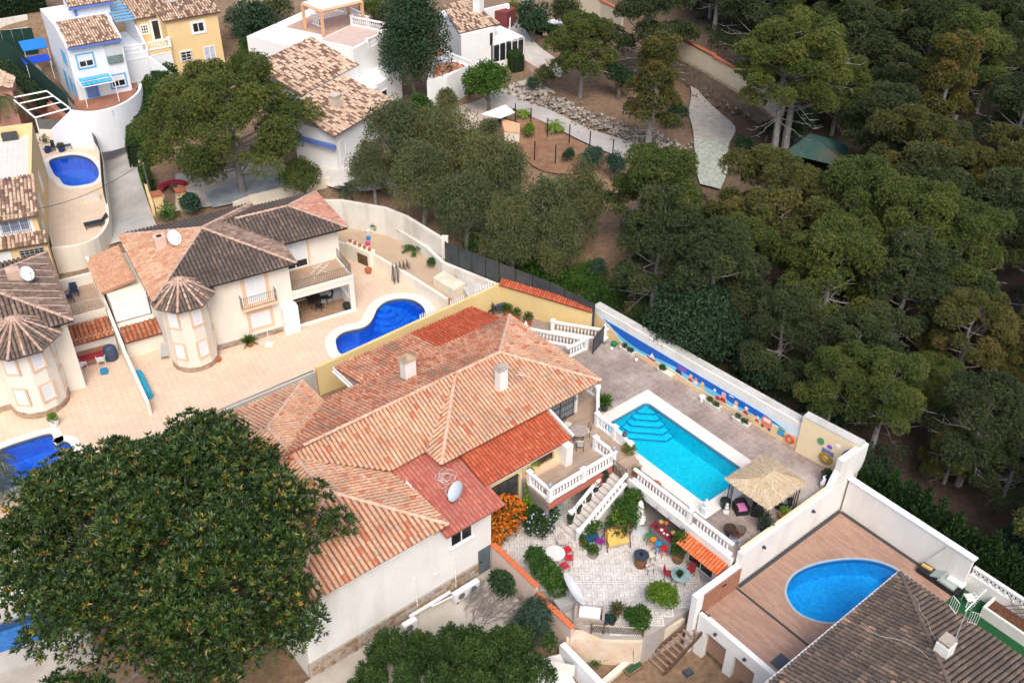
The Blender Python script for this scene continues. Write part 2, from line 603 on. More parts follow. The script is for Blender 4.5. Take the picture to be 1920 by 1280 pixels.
def strip(name,left,right,m,off=.06,sub=.8,cross=5):
 off += .12
 if len(left) > 2:
  left = [(p.x,p.y) for p in smooth_open([Vector((*q,0)) for q in left],4)]
  right = [(p.x,p.y) for p in smooth_open([Vector((*q,0)) for q in right],4)]
 L,Rr = [],[]
 for i in range(len(left) - 1):
  a,b = G(*left[i]),G(*left[i + 1])
  k = max(2,int((b - a).length/sub))
  for j in range(k + (i == len(left) - 2)):
   t = j/k
   L.append((left[i][0] + (left[i + 1][0] - left[i][0])*t,left[i][1] + (left[i + 1][1] - left[i][1])*t))
   Rr.append((right[i][0] + (right[i + 1][0] - right[i][0])*t,right[i][1] + (right[i + 1][1] - right[i][1])*t))
 vs,fs = [],[]
 c = cross + 1
 for l,r in zip(L,Rr):
  a,b = G(*l),G(*r)
  for k in range(c):
   q = a.lerp(b,k/cross)
   q.z = gz(q.x,q.y) + off
   vs.append(q)
 for i in range(len(L) - 1):
  for k in range(cross):
   fs.append((i*c + k,i*c + k + 1,(i + 1)*c + k + 1,(i + 1)*c + k))
 mb = MB()
 mb.add(vs,fs)
 return struct(name,mb,m)
# clay roof tiles
def tile_template(w,seg=4,up=.055,lip=True):
 vs = []
 for y,r,z in ((0.0,w*.42,up*.55),(1.12,w*.34,0.0)):
  for k in range(seg + 1):
   a = math.pi*k/seg
   vs.append((-r*math.cos(a),y,z + r*.72*math.sin(a)))
 k = seg + 1
 fs = [(i,i + 1,k + i + 1,k + i) for i in range(seg)]
 return np.array(vs),fs,k
class Roof:
 def __init__(s,parent,m,w=.25,L=.42,seg=4):
  s.parent,s.m,s.w,s.L,s.seg = parent,m,w,L,seg
  s.rows = []          # base, e, s, n, length, tint
  s.deck = MB()
  s.capmb = MB()
 def plane(s,pts,tint=lambda u,v,r: r,th=.14,step=None,w=None,L=None,deck=True):
  w = w or s.w
  L = L or s.L
  pts = [Vector(q) for q in pts]
  e = (pts[1] - pts[0]).normalized()
  n = Vector((0,0,0))
  for i in range(1,len(pts) - 1):
   n += (pts[i] - pts[0]).cross(pts[i + 1] - pts[0])
  n.normalize()
  if n.z < 0:
   n = -n
  up = n.cross(e)
  if up.z < 0:
   up = -up
  n = (-up.cross(e)).normalized() if (up.cross(e)).z < 0 else up.cross(e).normalized()
  o = pts[0]
  ab = [((q - o).dot(e),(q - o).dot(up)) for q in pts]
  if deck:
   s.deck.slab([o + e*a + up*b for a,b in ab],th)
  a0,a1 = min(a for a,b in ab),max(a for a,b in ab)
  nc = max(1,int(round((a1 - a0)/w)))
  ww = (a1 - a0)/nc
  N = len(ab)
  for c in range(nc):
   ac = a0 + (c + .5)*ww
   xsn = []
   for i in range(N):
    (x0,y0),(x1,y1) = ab[i],ab[(i + 1) % N]
    if (x0 - ac)*(x1 - ac) < 0:
     xsn.append(y0 + (y1 - y0)*(ac - x0)/(x1 - x0))
   xsn.sort()
   for lo,hi in zip(xsn[0::2],xsn[1::2]):
    b = lo - .05
    ph = rng.uniform(-.03,.03)
    while b < hi - .06:
     ln = min(L,hi - b)
     j = rng.gauss(0,.006)
     base = o + e*(ac + j) + up*(b + (ph if b > lo else 0)) + n*(.012 + rng.uniform(0,.012))
     s.rows.append((base,e.copy(),up.copy(),n.copy(),ln,min(.999,max(0.001,tint(ac/max(1e-6,a1 - a0),b,rng.random())))))
     b += L
 def caps(s,a,b,w=.30,L=.42,tint=None):
  a,b = Vector(a),Vector(b)
  d = (b - a)
  Lt = d.length
  d.normalize()
  side = d.cross(Vector((0,0,1))).normalized()
  n = side.cross(d)
  T,fs,k = tile_template(w,5)
  q = 0.0
  while q < Lt - .05:
   ln = min(L,Lt - q)
   base = a + d*q + n*(.03 + rng.uniform(0,.012))
   V = [base + side*v[0] + d*(v[1]*ln) + n*v[2] for v in T]
   s.capmb.add(V,fs + [tuple(range(k))],rng.uniform(.3,.95) if tint is None else tint(rng.random()))
   q += L
 def finish(s,n_single=0,deck_mat=None,cap_mat=None,name='roof',deck_tint=0.2):
  roof = s.deck.build(name,deck_mat or s.m,s.parent)
  base_o = origin(roof)
  T,fs,k = tile_template(s.w,s.seg)
  rows = s.rows
  if n_single:
   full = [(i,(r[0] - Vector((0,0,CAMH))).length) for i,r in enumerate(rows) if r[4] > s.L*.98 and in_view(r[0])]
   full.sort(key=lambda q: q[1])
   chosen = {i for i,_ in full[:n_single]}
  else:
   chosen = set()
  rest = [r for i,r in enumerate(rows) if i not in chosen]
  if rest:
   B = np.array([r[0] for r in rest]) - base_o
   E,S,N = (np.array([r[j] for r in rest]) for j in (1,2,3))
   LN = np.array([r[4] for r in rest])
   V = B[:,None,:] + E[:,None,:]*T[None,:,0:1] + S[:,None,:]*(T[None,:,1:2]*LN[:,None,None]) + N[:,None,:]*T[None,:,2:3]
   nv = len(T)
   F = np.array(fs)[None] + (np.arange(len(rest))*nv)[:,None,None]
   tint = np.repeat([r[5] for r in rest],len(fs))
   me = mesh_np('roof_tile',V.reshape(-1,3),F.reshape(-1,4),tint)
   me.materials.append(s.m)
   o = link(bpy.data.objects.new('roof_tile',me))
   o.parent = roof
   o['kind'] = 'stuff'
  if chosen:
   KV = 16
   variants = []
   for q in range(KV):
    mb = MB()
    mb.add([(v[0],v[1]*s.L,v[2]) for v in T],fs + [tuple(range(k))],(q + .5)/KV)
    m_ = mb.mesh('roof_tile')
    m_.materials.append(s.m)
    variants.append(m_)
   for i in chosen:
    b,e,u,n,ln,t = rows[i]
    o = link(bpy.data.objects.new('roof_tile',variants[int(t*KV)]))
    o.parent = roof
    Mx = Matrix((e,u,n)).transposed().to_4x4()
    Mx.translation = b - Vector(base_o)
    o.matrix_local = Mx
  if s.capmb.v:
   o = s.capmb.build('ridge_tile',cap_mat or s.m,roof)
   o['kind'] = 'stuff'
  return roof
def in_view(p):
 v = p - Vector((0,0,CAMH))
 z = v.dot(CF)
 x,y = FPX*v.dot(CR)/z,FPX*v.dot(CD)/z
 return abs(x) < 990 and abs(y) < 670
TILE_PALE = tint_mat('clay_tiles_pale',[(0,(.54,.16,.085)),(.06,(.60,.25,.145)),(.25,(.66,.34,.21)),(.65,(.71,.405,.26)),(.9,(.74,.47,.31)),(1,(.77,.53,.37))],.85,patch=(.16,.12,.09),patch_amt=.35,patch_scale=.7,fine=7)
TILE_RED = tint_mat('clay_tiles_red',[(0,(.42,.075,.035)),(.4,(.52,.11,.05)),(.75,(.60,.16,.075)),(1,(.66,.25,.13))],.8,patch=(.30,.08,.05),patch_amt=.5,fine=6)
TILE_PINK = tint_mat('clay_tiles_pink',[(0,(.44,.11,.085)),(.4,(.53,.16,.12)),(.8,(.57,.20,.14)),(1,(.58,.24,.13))],.85,patch=(.40,.17,.15),patch_amt=.7,patch_scale=.3,fine=4)
TILE_NORTH = tint_mat('clay_tiles_lichen',[(0,(.46,.14,.08)),(.25,(.57,.24,.14)),(.6,(.64,.32,.20)),(1,(.70,.42,.28))],.85,patch=(.14,.10,.08),patch_amt=.6,patch_scale=.45,fine=6)
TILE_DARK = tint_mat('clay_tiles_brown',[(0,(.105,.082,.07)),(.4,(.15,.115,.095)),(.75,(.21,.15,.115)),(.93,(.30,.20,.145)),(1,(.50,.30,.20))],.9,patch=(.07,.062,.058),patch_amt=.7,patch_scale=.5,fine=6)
TILE_MIX = tint_mat('clay_tiles_mottled',[(0,(.17,.10,.075)),(.30,(.26,.16,.115)),(.42,(.56,.38,.27)),(.75,(.66,.48,.35)),(1,(.72,.56,.43))],.9,fine=4)
TILE_PEACH = tint_mat('clay_tiles_peach',[(0,(.52,.25,.15)),(.5,(.62,.36,.23)),(1,(.70,.46,.32))],.85,patch=(.40,.20,.12),patch_amt=.5,fine=5)
DECK_RED = mat('roof_pan_red',(.26,.085,.05),var=.25,scale=2,rough=.9)  # pans coloured dark so gaps between tile columns read as shade
DECK_PALE = mat('roof_pan_pale',(.30,.13,.08),var=.25,scale=2,rough=.9,dirt=(.12,.09,.07),dirt_amt=.5)
DECK_DARK = mat('roof_pan_dark',(.055,.046,.042),var=.25,scale=2,rough=.95)
CAPM = tint_mat('ridge_cap_clay',[(0,(.58,.35,.24)),(1,(.72,.50,.37))],.85,fine=5)
# foliage
def unit(a):
 return a/np.maximum(1e-9,np.linalg.norm(a,axis=-1,keepdims=True))
def rand_dirs(n):
 return unit(nrg.normal(size=(n,3)))
def perp(d):
 r = nrg.normal(size=d.shape)
 x = unit(np.cross(d,r))
 return x,np.cross(d,x)
def blades(pos,d,length,width,bend=.25,root=.12):
 n = len(pos)
 x,y = perp(d)
 L = np.broadcast_to(np.asarray(length,float),(n,))[:,None]
 W = np.broadcast_to(np.asarray(width,float),(n,))[:,None]
 a = pos + d*L*root*0
 b = pos + d*L*.5 + x*W*.5 + y*L*bend*.2
 c = pos + d*L + y*-L*bend*.3
 e = pos + d*L*.5 - x*W*.5 + y*L*bend*.2
 V = np.stack([a,b,c,e],1).reshape(-1,3)
 F = np.arange(4*n).reshape(n,4)
 return V,F
def lumps_points(lumps,n,shell=.35,low=-.5):
 lumps = [(np.array(c,float),np.array(r,float)) for c,r in lumps]
 area = np.array([(r[0]*r[1] + r[0]*r[2] + r[1]*r[2]) for c,r in lumps])
 k = nrg.choice(len(lumps),size=n,p=area/area.sum())
 C = np.array([c for c,r in lumps])[k]
 Rr = np.array([r for c,r in lumps])[k]
 d = rand_dirs(n)
 flip = d[:,2] < low
 d[flip,2] *= -1
 t = 1 - shell*nrg.random(n) ** 1.5
 wob = 1 + .12*np.sin(d[:,0]*7 + k)*np.sin(d[:,1]*6 + 2*k) + nrg.normal(0,.05,n)
 return C + d*Rr*(t*wob)[:,None],unit(d/Rr),k
def leafy(lumps,n,size,aspect=.55,shell=.35,low=-.5,droop=0.0,lump_var=.25,out=.6):
 pos,d,k = lumps_points(lumps,n,shell,low)
 dirs = unit(d*out + rand_dirs(n)*.9 + np.array([0,0,-droop]))
 sz = size*nrg.uniform(.7,1.3,n)
 V,F = blades(pos - dirs*sz[:,None]*.4,dirs,sz,sz*aspect)
 lv = nrg.random(int(k.max()) + 1)
 t = np.clip(nrg.random(n)*(1 - lump_var) + lv[k]*lump_var,.001,.999)
 return V,F,t
def tufts(pos,axis,n_leaf,length,width,spread=.9,tint=None):
 m = len(pos)
 x,y = perp(axis)
 Vs,ts = [],[]
 ph = nrg.random(m)*6.283
 for i in range(n_leaf):
  a = ph + 6.283*i/n_leaf + nrg.normal(0,.25,m)
  sp = spread*nrg.uniform(.6,1.25,m)
  d = unit(axis + (x*np.cos(a)[:,None] + y*np.sin(a)[:,None])*sp[:,None]*1.3)
  L = length*nrg.uniform(.7,1.2,m)
  V,_ = blades(pos,d,L,width*nrg.uniform(.8,1.2,m))
  Vs.append(V.reshape(m,4,3))
  ts.append(np.clip((tint if tint is not None else nrg.random(m)) + nrg.normal(0,.13,m),.001,.999))
 V = np.concatenate(Vs,0).reshape(-1,3)
 F = np.arange(len(V)).reshape(-1,4)
 return V,F,np.concatenate(ts)
def fol_mesh(name,parts,m):
 Vs,Fs,ts,o = [],[],[],0
 for V,F,t in parts:
  Vs.append(V)
  Fs.append(F + o)
  ts.append(t)
  o += len(V)
 me = mesh_np(name,np.concatenate(Vs),np.concatenate(Fs),np.concatenate(ts))
 me.materials.append(m)
 return me
def add_mesh(me,parent,name=None):
 o = link(bpy.data.objects.new(name or me.name,me))
 o.parent = parent
 return o
def fmat(name,lo,mid,hi,tip,trans=.15,rough=.65,var=.25):
 return tint_mat(name,[(0,lo),(.45,mid),(.85,hi),(1,tip)],rough,trans=trans,spec=.25,var_obj=var)
F_PINE = fmat('pine_needles',(.034,.058,.017),(.074,.105,.026),(.135,.16,.036),(.20,.19,.045),var=.14)
F_PINEB = fmat('pine_needles_brown',(.042,.056,.018),(.09,.10,.028),(.15,.135,.036),(.25,.14,.055),var=.14)
F_PINE_SHADE = fmat('pine_needles_shaded',(.026,.042,.018),(.050,.070,.026),(.080,.098,.036),(.11,.118,.045),var=.16)  # needle greens darkened to stand for crowns in the wood's shade
F_EUC = fmat('slender_leaves_olive',(.040,.060,.026),(.080,.105,.046),(.135,.15,.058),(.20,.18,.065),var=.15)
F_DARK = fmat('dense_dark_leaves',(.013,.034,.017),(.025,.058,.027),(.045,.088,.040),(.07,.12,.05),var=.12)
F_MAG = tint_mat('glossy_leaves',[(0,(.012,.030,.008)),(.4,(.028,.064,.013)),(.8,(.062,.112,.018)),(.965,(.15,.18,.03)),(.985,(.20,.15,.06)),(.997,(.40,.20,.035))],.45,trans=.15,spec=.5)
F_GREEN = fmat('garden_green_leaves',(.018,.052,.010),(.035,.095,.014),(.075,.155,.022),(.13,.22,.04),var=.15)
F_HEDGE = fmat('hedge_green',(.014,.038,.010),(.028,.070,.014),(.052,.105,.020),(.08,.14,.03),var=.1)
F_LIME = fmat('lime_leaves',(.06,.12,.012),(.11,.20,.018),(.18,.29,.03),(.26,.36,.05),var=.1)
F_BLUEG = fmat('blue_green_leaves',(.018,.045,.028),(.036,.08,.05),(.07,.125,.085),(.11,.17,.12),var=.1)
F_ORANGE = fmat('orange_flowers',(.50,.10,.01),(.62,.17,.015),(.70,.26,.03),(.75,.36,.06),trans=.25,var=0)
F_VIOLET = fmat('pale_blue_flowers',(.30,.30,.55),(.42,.42,.66),(.55,.55,.75),(.70,.70,.80),trans=.2,var=0)
F_PALM = fmat('palm_fronds',(.035,.060,.020),(.07,.10,.035),(.12,.145,.055),(.18,.19,.08),var=.1)
F_PALMG = fmat('grey_palm_fronds',(.06,.085,.05),(.10,.13,.08),(.16,.19,.12),(.24,.25,.17),var=.1)
F_CYP = fmat('cypress_green',(.012,.032,.010),(.022,.055,.014),(.040,.085,.020),(.06,.115,.03),var=.2)
F_YEL = fmat('yellow_green_leaves',(.07,.09,.012),(.13,.15,.02),(.20,.21,.03),(.28,.26,.05),var=.1)
def limb(mb,a,b,r0,r1,sag=.0,n=5,seg=4,wob=.12):
 a,b = Vector(a),Vector(b)
 L = (b - a).length
 pts = []
 for i in range(seg + 1):
  t = i/seg
  p = a.lerp(b,t)
  if 0 < i < seg:
   p += Vector((rng.gauss(0,wob),rng.gauss(0,wob),rng.gauss(0,wob)*.5))*L*.12
  p.z += sag*math.sin(math.pi*t)*L
  pts.append(p)
 mb.tube(pts,[r0 + (r1 - r0)*i/seg for i in range(seg + 1)],n)
 return pts
def make_pine(label,H=9.0,W=4.2,base=.35,puffs=46,tuft_n=7500,m=None,lean=.3,dead=8,flat=.86,group=None,needle=.21,puff_r=(.75,1.3),name='pine_tree',shape='dome'):
 root = thing(name,label,'tree',group=group)
 tr = MB()
 lx,ly = rng.uniform(-lean,lean)*H*.1,rng.uniform(-lean,lean)*H*.1
 tp_ = [Vector((0,0,-.6))] + [Vector((lx*t + rng.gauss(0,.08),ly*t + rng.gauss(0,.08),H*.92*t)) for t in (.2,.45,.7,1)]
 r0 = .035*H ** .9
 tr.tube(tp_,[r0*1.15,r0,r0*.75,r0*.5,r0*.12],7)
 lumps = []
 def trunk_at(z):
  t = min(1,max(0,z/(H*.92)))
  return Vector((lx*t,ly*t,z))
 ga = rng.random()*6.28
 nb = max(6,puffs // 3)
 for i in range(nb):
  t = (i + .5)/nb
  zf = base + (1 - base)*t
  if shape == 'dome':
   rad = W*math.sqrt(max(0.02,1 - ((zf - base)/(1.06 - base)) ** 2.2))*(.6 + .4*min(1,(zf - base + .12)/.22))
  else:
   rad = W*(1 - (zf - base)/(1.04 - base)) ** .75*(.65 + .35*min(1,(zf - base + .1)/.2))
  rad *= rng.uniform(.55,1.0) ** .8
  ga += 2.4 + rng.gauss(0,.3)
  u = Vector((math.cos(ga),math.sin(ga),0))
  e = trunk_at(H*zf) + u*rad + Vector((0,0,rng.gauss(0,.25)))
  s0 = trunk_at(max(H*.18,H*zf - rad*rng.uniform(.3,.55)))
  limb(tr,s0,e,.035 + .014*rad,.02,sag=-.05,n=4,seg=3)
  sd = Vector((-u.y,u.x,0))
  for q in range(3):
   r = rng.uniform(*puff_r)*(1.0 if q == 0 else .8)
   c = e + (Vector() if q == 0 else -u*rng.uniform(.4,1.3) + sd*(1 if q == 1 else -1)*rng.uniform(.6,1.2) + Vector((0,0,rng.uniform(-.1,.7))))
   lumps.append((c,(r,r,r*flat)))
 for i in range(dead):
  zf = rng.uniform(base*.55,base + .25)
  a = rng.random()*6.28
  rad = W*rng.uniform(.5,1.0)
  s0 = trunk_at(H*zf)
  e = s0 + Vector((math.cos(a)*rad,math.sin(a)*rad,rng.uniform(-.3,.8)))
  pts = limb(tr,s0,e,.05,.012,n=4,seg=4)
  for q in pts[2:]:
   for _ in range(2):
    a2 = a + rng.gauss(0,.9)
    limb(tr,q,q + Vector((math.cos(a2),math.sin(a2),rng.uniform(-.1,.5)))*rng.uniform(.4,1.0),.018,.007,n=3,seg=1)
 tr.build('trunk',BARKG if rng.random() < .5 else BARK,root,local=True)
 pos,d,k = lumps_points(lumps,int(tuft_n*1.5),.42,-.5)
 ax = unit(d*.9 + np.array([0,0,.55]) + nrg.normal(0,.25,d.shape))
 lv = nrg.random(len(lumps))
 t = nrg.random(len(pos))*.55 + lv[k]*.45
 me = fol_mesh('crown',[tufts(pos,ax,5,needle,needle*.30,.95,t)],m or F_PINE)
 add_mesh(me,root)
 return root
def make_broad(name,label,lumps,n,size,m,trunk=None,aspect=.5,shell=.45,low=-.6,droop=0.0,group=None,cat='tree',r0=.18,H=None,part='crown',lump_var=.3,bark=None):
 root = thing(name,label,cat,group=group)
 if trunk is not None:
  tr = MB()
  top = Vector(trunk)
  tr.tube([Vector((0,0,-.4)),top*.5 + Vector((rng.gauss(0,.1),rng.gauss(0,.1),0)),top],[r0*1.2,r0*.85,r0*.5],6)
  for c,r in lumps:
   limb(tr,top*rng.uniform(.55,1),c,r0*.4,r0*.1,n=4,seg=3)
  tr.build('trunk' if cat == 'tree' else 'stem',bark or BARK,root,local=True)
 add_mesh(fol_mesh(part,[leafy(lumps,n,size,aspect,shell,low,droop,lump_var)],m),root)
 return root
def rand_lumps(c,R3,n,r,rz=.8,up=-.4):
 out = []
 for i in range(n):
  d = rand_dirs(1)[0]
  if d[2] < up:
   d[2] *= -1
  t = rng.uniform(.45,.8)
  q = rng.uniform(*r)
  out.append((Vector((c[0] + d[0]*R3[0]*t,c[1] + d[1]*R3[1]*t,c[2] + d[2]*R3[2]*t)),(q,q,q*rz)))
 return out
def place(root,p,deg=None,label=None,scale=None,group=None,proto=None):
 key = root.name
 if not USED.get(key):
  USED[key] = True
  note_kids(root)
  root.location = p
  if deg is not None:
   root.rotation_euler = (0,0,R(deg))
  if scale is not None:
   root.scale = scale if isinstance(scale,(tuple,list)) else (scale,)*3
  if label:
   root['label'] = label
  if group:
   root['group'] = group
  return root
 return dup(root,p,deg,label,scale,group)
USED = {}
# the main house with the pale tile roof
FH = Frame(39.43)
w3 = FH.w
house = thing('villa','cream villa with pale terracotta tile roofs beside the turquoise pool','house',w3(22,-38,-1))
def uvpoly(pts):
 return [w3(u,v) for u,v in pts]
mb = MB()
EV,RV = 5.6,7.2
mb.prism(uvpoly([(12.2,-31.1),(24.2,-31.1),(24.2,-35.9),(20.4,-35.9),(20.4,-45.6),(12.2,-45.6)]),-1.6,4.15)   # west wing and the block under the pink roof
mb.prism(uvpoly([(12.3,-31.2),(20.35,-31.2),(20.35,-45.5),(12.3,-45.5)]),4.15,5.0)
mb.prism(uvpoly([(20.41,-36),(34.2,-36),(34.2,-42.8),(20.41,-42.8)]),-1.5,5.45)
mb.prism(uvpoly([(24.3,-34.95),(34.2,-34.95),(34.2,-36.0),(24.3,-36.0)]),-1.5,5.45)
mb.prism(uvpoly([(24.21,-32.5),(30.2,-32.5),(30.2,-34.95),(24.21,-34.95)]),-1.5,4.65)
mb.prism(uvpoly([(24.0,-42.8),(34.3,-42.8),(34.3,-45.7),(24.0,-45.7)]),-1.5,4.6)
mb.prism(uvpoly([(24.25,-32.2),(30.75,-32.2),(30.75,-32.49),(24.25,-32.49)]),4.2,4.55)
mb.prism(uvpoly([(30.21,-31.55),(30.75,-31.55),(30.75,-34.94),(30.21,-34.94)]),0,4.6)      # white end wall of the lean-to
hw = mb.build('wall',WHITE,house)
ym = MB()
ym.prism(uvpoly([(27.6,-32.36),(30.2,-32.36),(30.2,-32.49),(27.6,-32.49)]),3.1,4.2)
ym.prism(uvpoly([(24.9,-32.36),(27.4,-32.36),(27.4,-32.49),(24.9,-32.49)]),.2,4.2)
ym.build('yellow_wall_panel',YELLOWP,house)
s = MB()
s.prism(uvpoly([(27.6,-32.0),(30.2,-32.0),(30.2,-32.36),(27.6,-32.36)]),3.1,3.3)
s.build('terracotta_sill',PEACH,house)
def tp(u,v,r):
 return .12 + .88*r ** .8 if r > .06 else r
def lichen(u,v,r):
 return r*.85
R1 = Roof(house,TILE_PALE)
z = lambda u,v,h: w3(u,v,h)
R1.plane([z(23.0,-34.1,EV),z(35.3,-34.1,EV),z(30.8,-38.65,RV),z(27.4,-38.65,RV)],tp)
R1.plane([z(35.3,-34.1,EV),z(35.3,-43.2,EV),z(30.8,-38.65,RV)],tp)
R1.plane([z(23.0,-35.55,EV),z(23.0,-34.1,EV),z(27.4,-38.65,RV)],tp)
R1.plane([z(20.6,-35.55,EV - .1),z(23.0,-35.55,EV),z(27.4,-38.65,RV),z(15.8,-38.65,RV - .1)],tp)
WE,WR = 5.05,6.8
R1.plane([z(20.95,-30.6,WE),z(20.95,-46.2,WE),z(16.35,-41.6,WR),z(16.35,-35.2,WR)],tp)
R1.plane([z(11.7,-30.6,WE),z(20.95,-30.6,WE),z(16.35,-35.2,WR)],tp,w=.29,L=.46)
R1.plane([z(20.95,-46.2,WE),z(11.7,-46.2,WE),z(16.35,-41.6,WR)],tp)
R1.plane([z(11.7,-46.2,WE),z(11.7,-30.6,WE),z(16.35,-35.2,WR),z(16.35,-41.6,WR)],tp)
for a,b in (((35.3,-34.1,EV),(30.8,-38.65,RV)),((35.3,-43.2,EV),(30.8,-38.65,RV)),((23.0,-34.1,EV),(27.4,-38.65,RV)),((17.0,-38.65,RV - .03),(30.8,-38.65,RV)),
   ((20.95,-30.6,WE),(16.35,-35.2,WR)),((11.7,-30.6,WE),(16.35,-35.2,WR)),((20.95,-46.2,WE),(16.35,-41.6,WR)),((16.35,-35.2,WR),(16.35,-41.6,WR))):
 R1.caps(z(*a),z(*b))
roof1 = R1.finish(300,DECK_PALE,CAPM)
R2 = Roof(house,TILE_NORTH)
def nt(u,v,r):
 return r*.9
R2.plane([z(35.3,-43.2,EV),z(20.95,-43.2,EV - .1),z(15.8,-38.65,RV - .1),z(30.8,-38.65,RV)],nt)
roof2 = R2.finish(0,DECK_PALE,name='north_roof')
R3 = Roof(house,TILE_NORTH)
R3.plane([z(29.4,-46.6,4.75),z(23.4,-46.6,4.75),z(23.4,-43.2,EV - .08),z(29.4,-43.2,EV)],nt)
R3.finish(0,DECK_PALE,name='lower_north_roof')
R4 = Roof(house,TILE_RED)
R4.plane([z(34.7,-46.6,4.75),z(29.4,-46.6,4.75),z(29.4,-43.2,EV - .02),z(34.7,-43.2,EV - .02)],lambda u,v,r: r*.6)
R4.plane([z(24.5,-32.0,4.62),z(31.0,-32.0,4.62),z(31.0,-34.7,5.35),z(24.5,-34.7,5.35)],lambda u,v,r: .15 + r*.6,w=.235,L=.36)
R4.finish(0,DECK_RED,name='red_roof')
R5 = Roof(house,TILE_PINK)
R5.plane([z(20.75,-30.5,4.25),z(24.75,-30.5,4.25),z(24.75,-35.75,5.3),z(20.75,-35.75,5.3)],lambda u,v,r: .1 + r*.8,w=.25,L=.42)
R5.finish(0,mat('roof_pan_pink',(.42,.14,.11),var=.15,rough=.9),name='pink_roof')
g = MB()
g.wall(w3(24.6,-34.45),w3(31.0,-34.45),.16,5.36,5.48)
g.build('gutter',mat('gutter_grey',(.36,.30,.26),var=.2,rough=.8),house)
g = MB()
g.wall(w3(23.3,-43.3),w3(23.3,-46.5),.18,4.5,4.62)
g.wall(w3(23.3,-43.3),w3(23.3,-46.5),.06,4.62,4.9)
g.build('fascia',WHITEC,house)
g = MB()
g.wall(w3(31.12,-32.0),w3(31.12,-34.6),.14,4.7,4.86,z1b=5.5)
g.build('verge_coping',WHITE,house)
def chimney(u,v,z0,h,wd,cap,capcol,lab=None):
 m = MB()
 m.box(w3(u,v,z0),(wd,wd*.8,h),FH.deg)
 o = m.build('chimney',WHITE,roof1)
 c = MB()
 if cap == 'cone':
  for i in (-1,1):
   for j in (-1,1):
    c.box(w3(u + i*wd*.38,v + j*wd*.3,z0 + h),(.1,.1,.14),FH.deg)
  b = [w3(u + i*wd*.66,v + j*wd*.56,z0 + h + .14) for i,j in ((-1,-1),(1,-1),(1,1),(-1,1))]
  c.add(b + [w3(u,v,z0 + h + .5)],[(0,1,4),(1,2,4),(2,3,4),(3,0,4),(3,2,1,0)])
 else:
  c.box(w3(u,v,z0 + h),(wd*1.15,wd*.95,.1),FH.deg)
  c.box(w3(u,v,z0 + h + .1),(wd*.9,wd*.7,.12),FH.deg)
 co = c.build('chimney_cap',capcol,roof1)
 return o
chimney(25.6,-41.1,5.9,1.75,.78,'cone',mat('chimney_cap_clay',(.42,.30,.20),var=.3,rough=.9))
chimney(29.3,-36.6,5.9,2.0,.62,'flat',mat('chimney_cap_grey',(.42,.38,.34),var=.2,rough=.9))
def window(parent,c,out_deg,w,h,frame=WHITEC,pane=GLASS,fr=.09,proud=.05,mull=1,trans=0,name='window',shutter=0.0,trim=None,trim_w=.18,bars=None,sill=True):
 c = Vector(c)
 O = hdir(out_deg)
 S = hdir(out_deg + 90)
 m = MB()
 def bx(mm,x0,x1,z0,z1,d0,d1):
  pts = [c + S*x0 + O*d0,c + S*x1 + O*d0,c + S*x1 + O*d1,c + S*x0 + O*d1]
  mm.prism(pts,c.z + z0,c.z + z1)
 d1 = proud
 bx(m,-w/2,w/2,h/2 - fr,h/2,.002,d1)
 bx(m,-w/2,w/2,-h/2,-h/2 + fr,.002,d1)
 bx(m,-w/2,-w/2 + fr,-h/2 + fr,h/2 - fr,.002,d1)
 bx(m,w/2 - fr,w/2,-h/2 + fr,h/2 - fr,.002,d1)
 for k in range(mull):
  x = -w/2 + w*(k + 1)/(mull + 1)
  bx(m,x - fr*.4,x + fr*.4,-h/2 + fr,h/2 - fr,.002,d1 - .006)
 for k in range(trans):
  q = -h/2 + h*(k + 1)/(trans + 1)
  bx(m,-w/2 + fr,w/2 - fr,q - fr*.3,q + fr*.3,.002,d1 - .012)
 f = m.build(name,frame,parent)
 p = MB()
 n = mull + 1
 for k in range(n):
  x0,x1 = -w/2 + fr*.5 + (w - fr)*k/n,-w/2 + fr*.5 + (w - fr)*(k + 1)/n
  bx(p,x0 + .01,x1 - .01,-h/2 + .02,h/2 - .02 - (h*shutter),.004,.016)
 p.build('pane',pane,f)
 if shutter > 0:
  p = MB()
  k = max(2,int(h*shutter/.12))
  for i in range(k):
   a = h/2 - h*shutter*(i + 1)/k
   bx(p,-w/2 + fr*.8,w/2 - fr*.8,a + .008,a + h*shutter/k,.02,.034)
  p.build('roller_shutter',SHUT,f)
 if trim is not None:
  t = MB()
  tw = trim_w
  bx(t,-w/2 - tw,w/2 + tw,h/2 + .004,h/2 + tw,.002,.045)
  bx(t,-w/2 - tw,w/2 + tw,-h/2 - tw,-h/2 - .004,.002,.06)
  bx(t,-w/2 - tw,-w/2 - .004,-h/2 - .004,h/2 + .004,.002,.045)
  bx(t,w/2 + .004,w/2 + tw,-h/2 - .004,h/2 + .004,.002,.045)
  t.build('window_surround',trim,f)
 if bars is not None:
  t = MB()
  k = int(w/.14)
  for i in range(k + 1):
   x = -w/2 + w*i/k
   t.bar(c + S*x + O*.13 + Vector((0,0,-h/2 - .05)),c + S*x + O*.13 + Vector((0,0,h/2 + .05)),.025)
  for q in (-.45,0,.45):
   t.bar(c + S*(-w/2) + O*.13 + Vector((0,0,h*q)),c + S*(w/2) + O*.13 + Vector((0,0,h*q)),.03)
  for x in (-w/2,w/2):
   for q in (-.45,.45):
    t.bar(c + S*x + O*.002 + Vector((0,0,h*q)),c + S*x + O*.13 + Vector((0,0,h*q)),.03)
  t.build('window_grille',bars,f)
 if sill and trim is None:
  t = MB()
  bx(t,-w/2 - .08,w/2 + .08,-h/2 - .09,-h/2 - .004,.002,.13)
  t.build('sill',WHITEC,f)
 return f
SE = FH.deg - 90
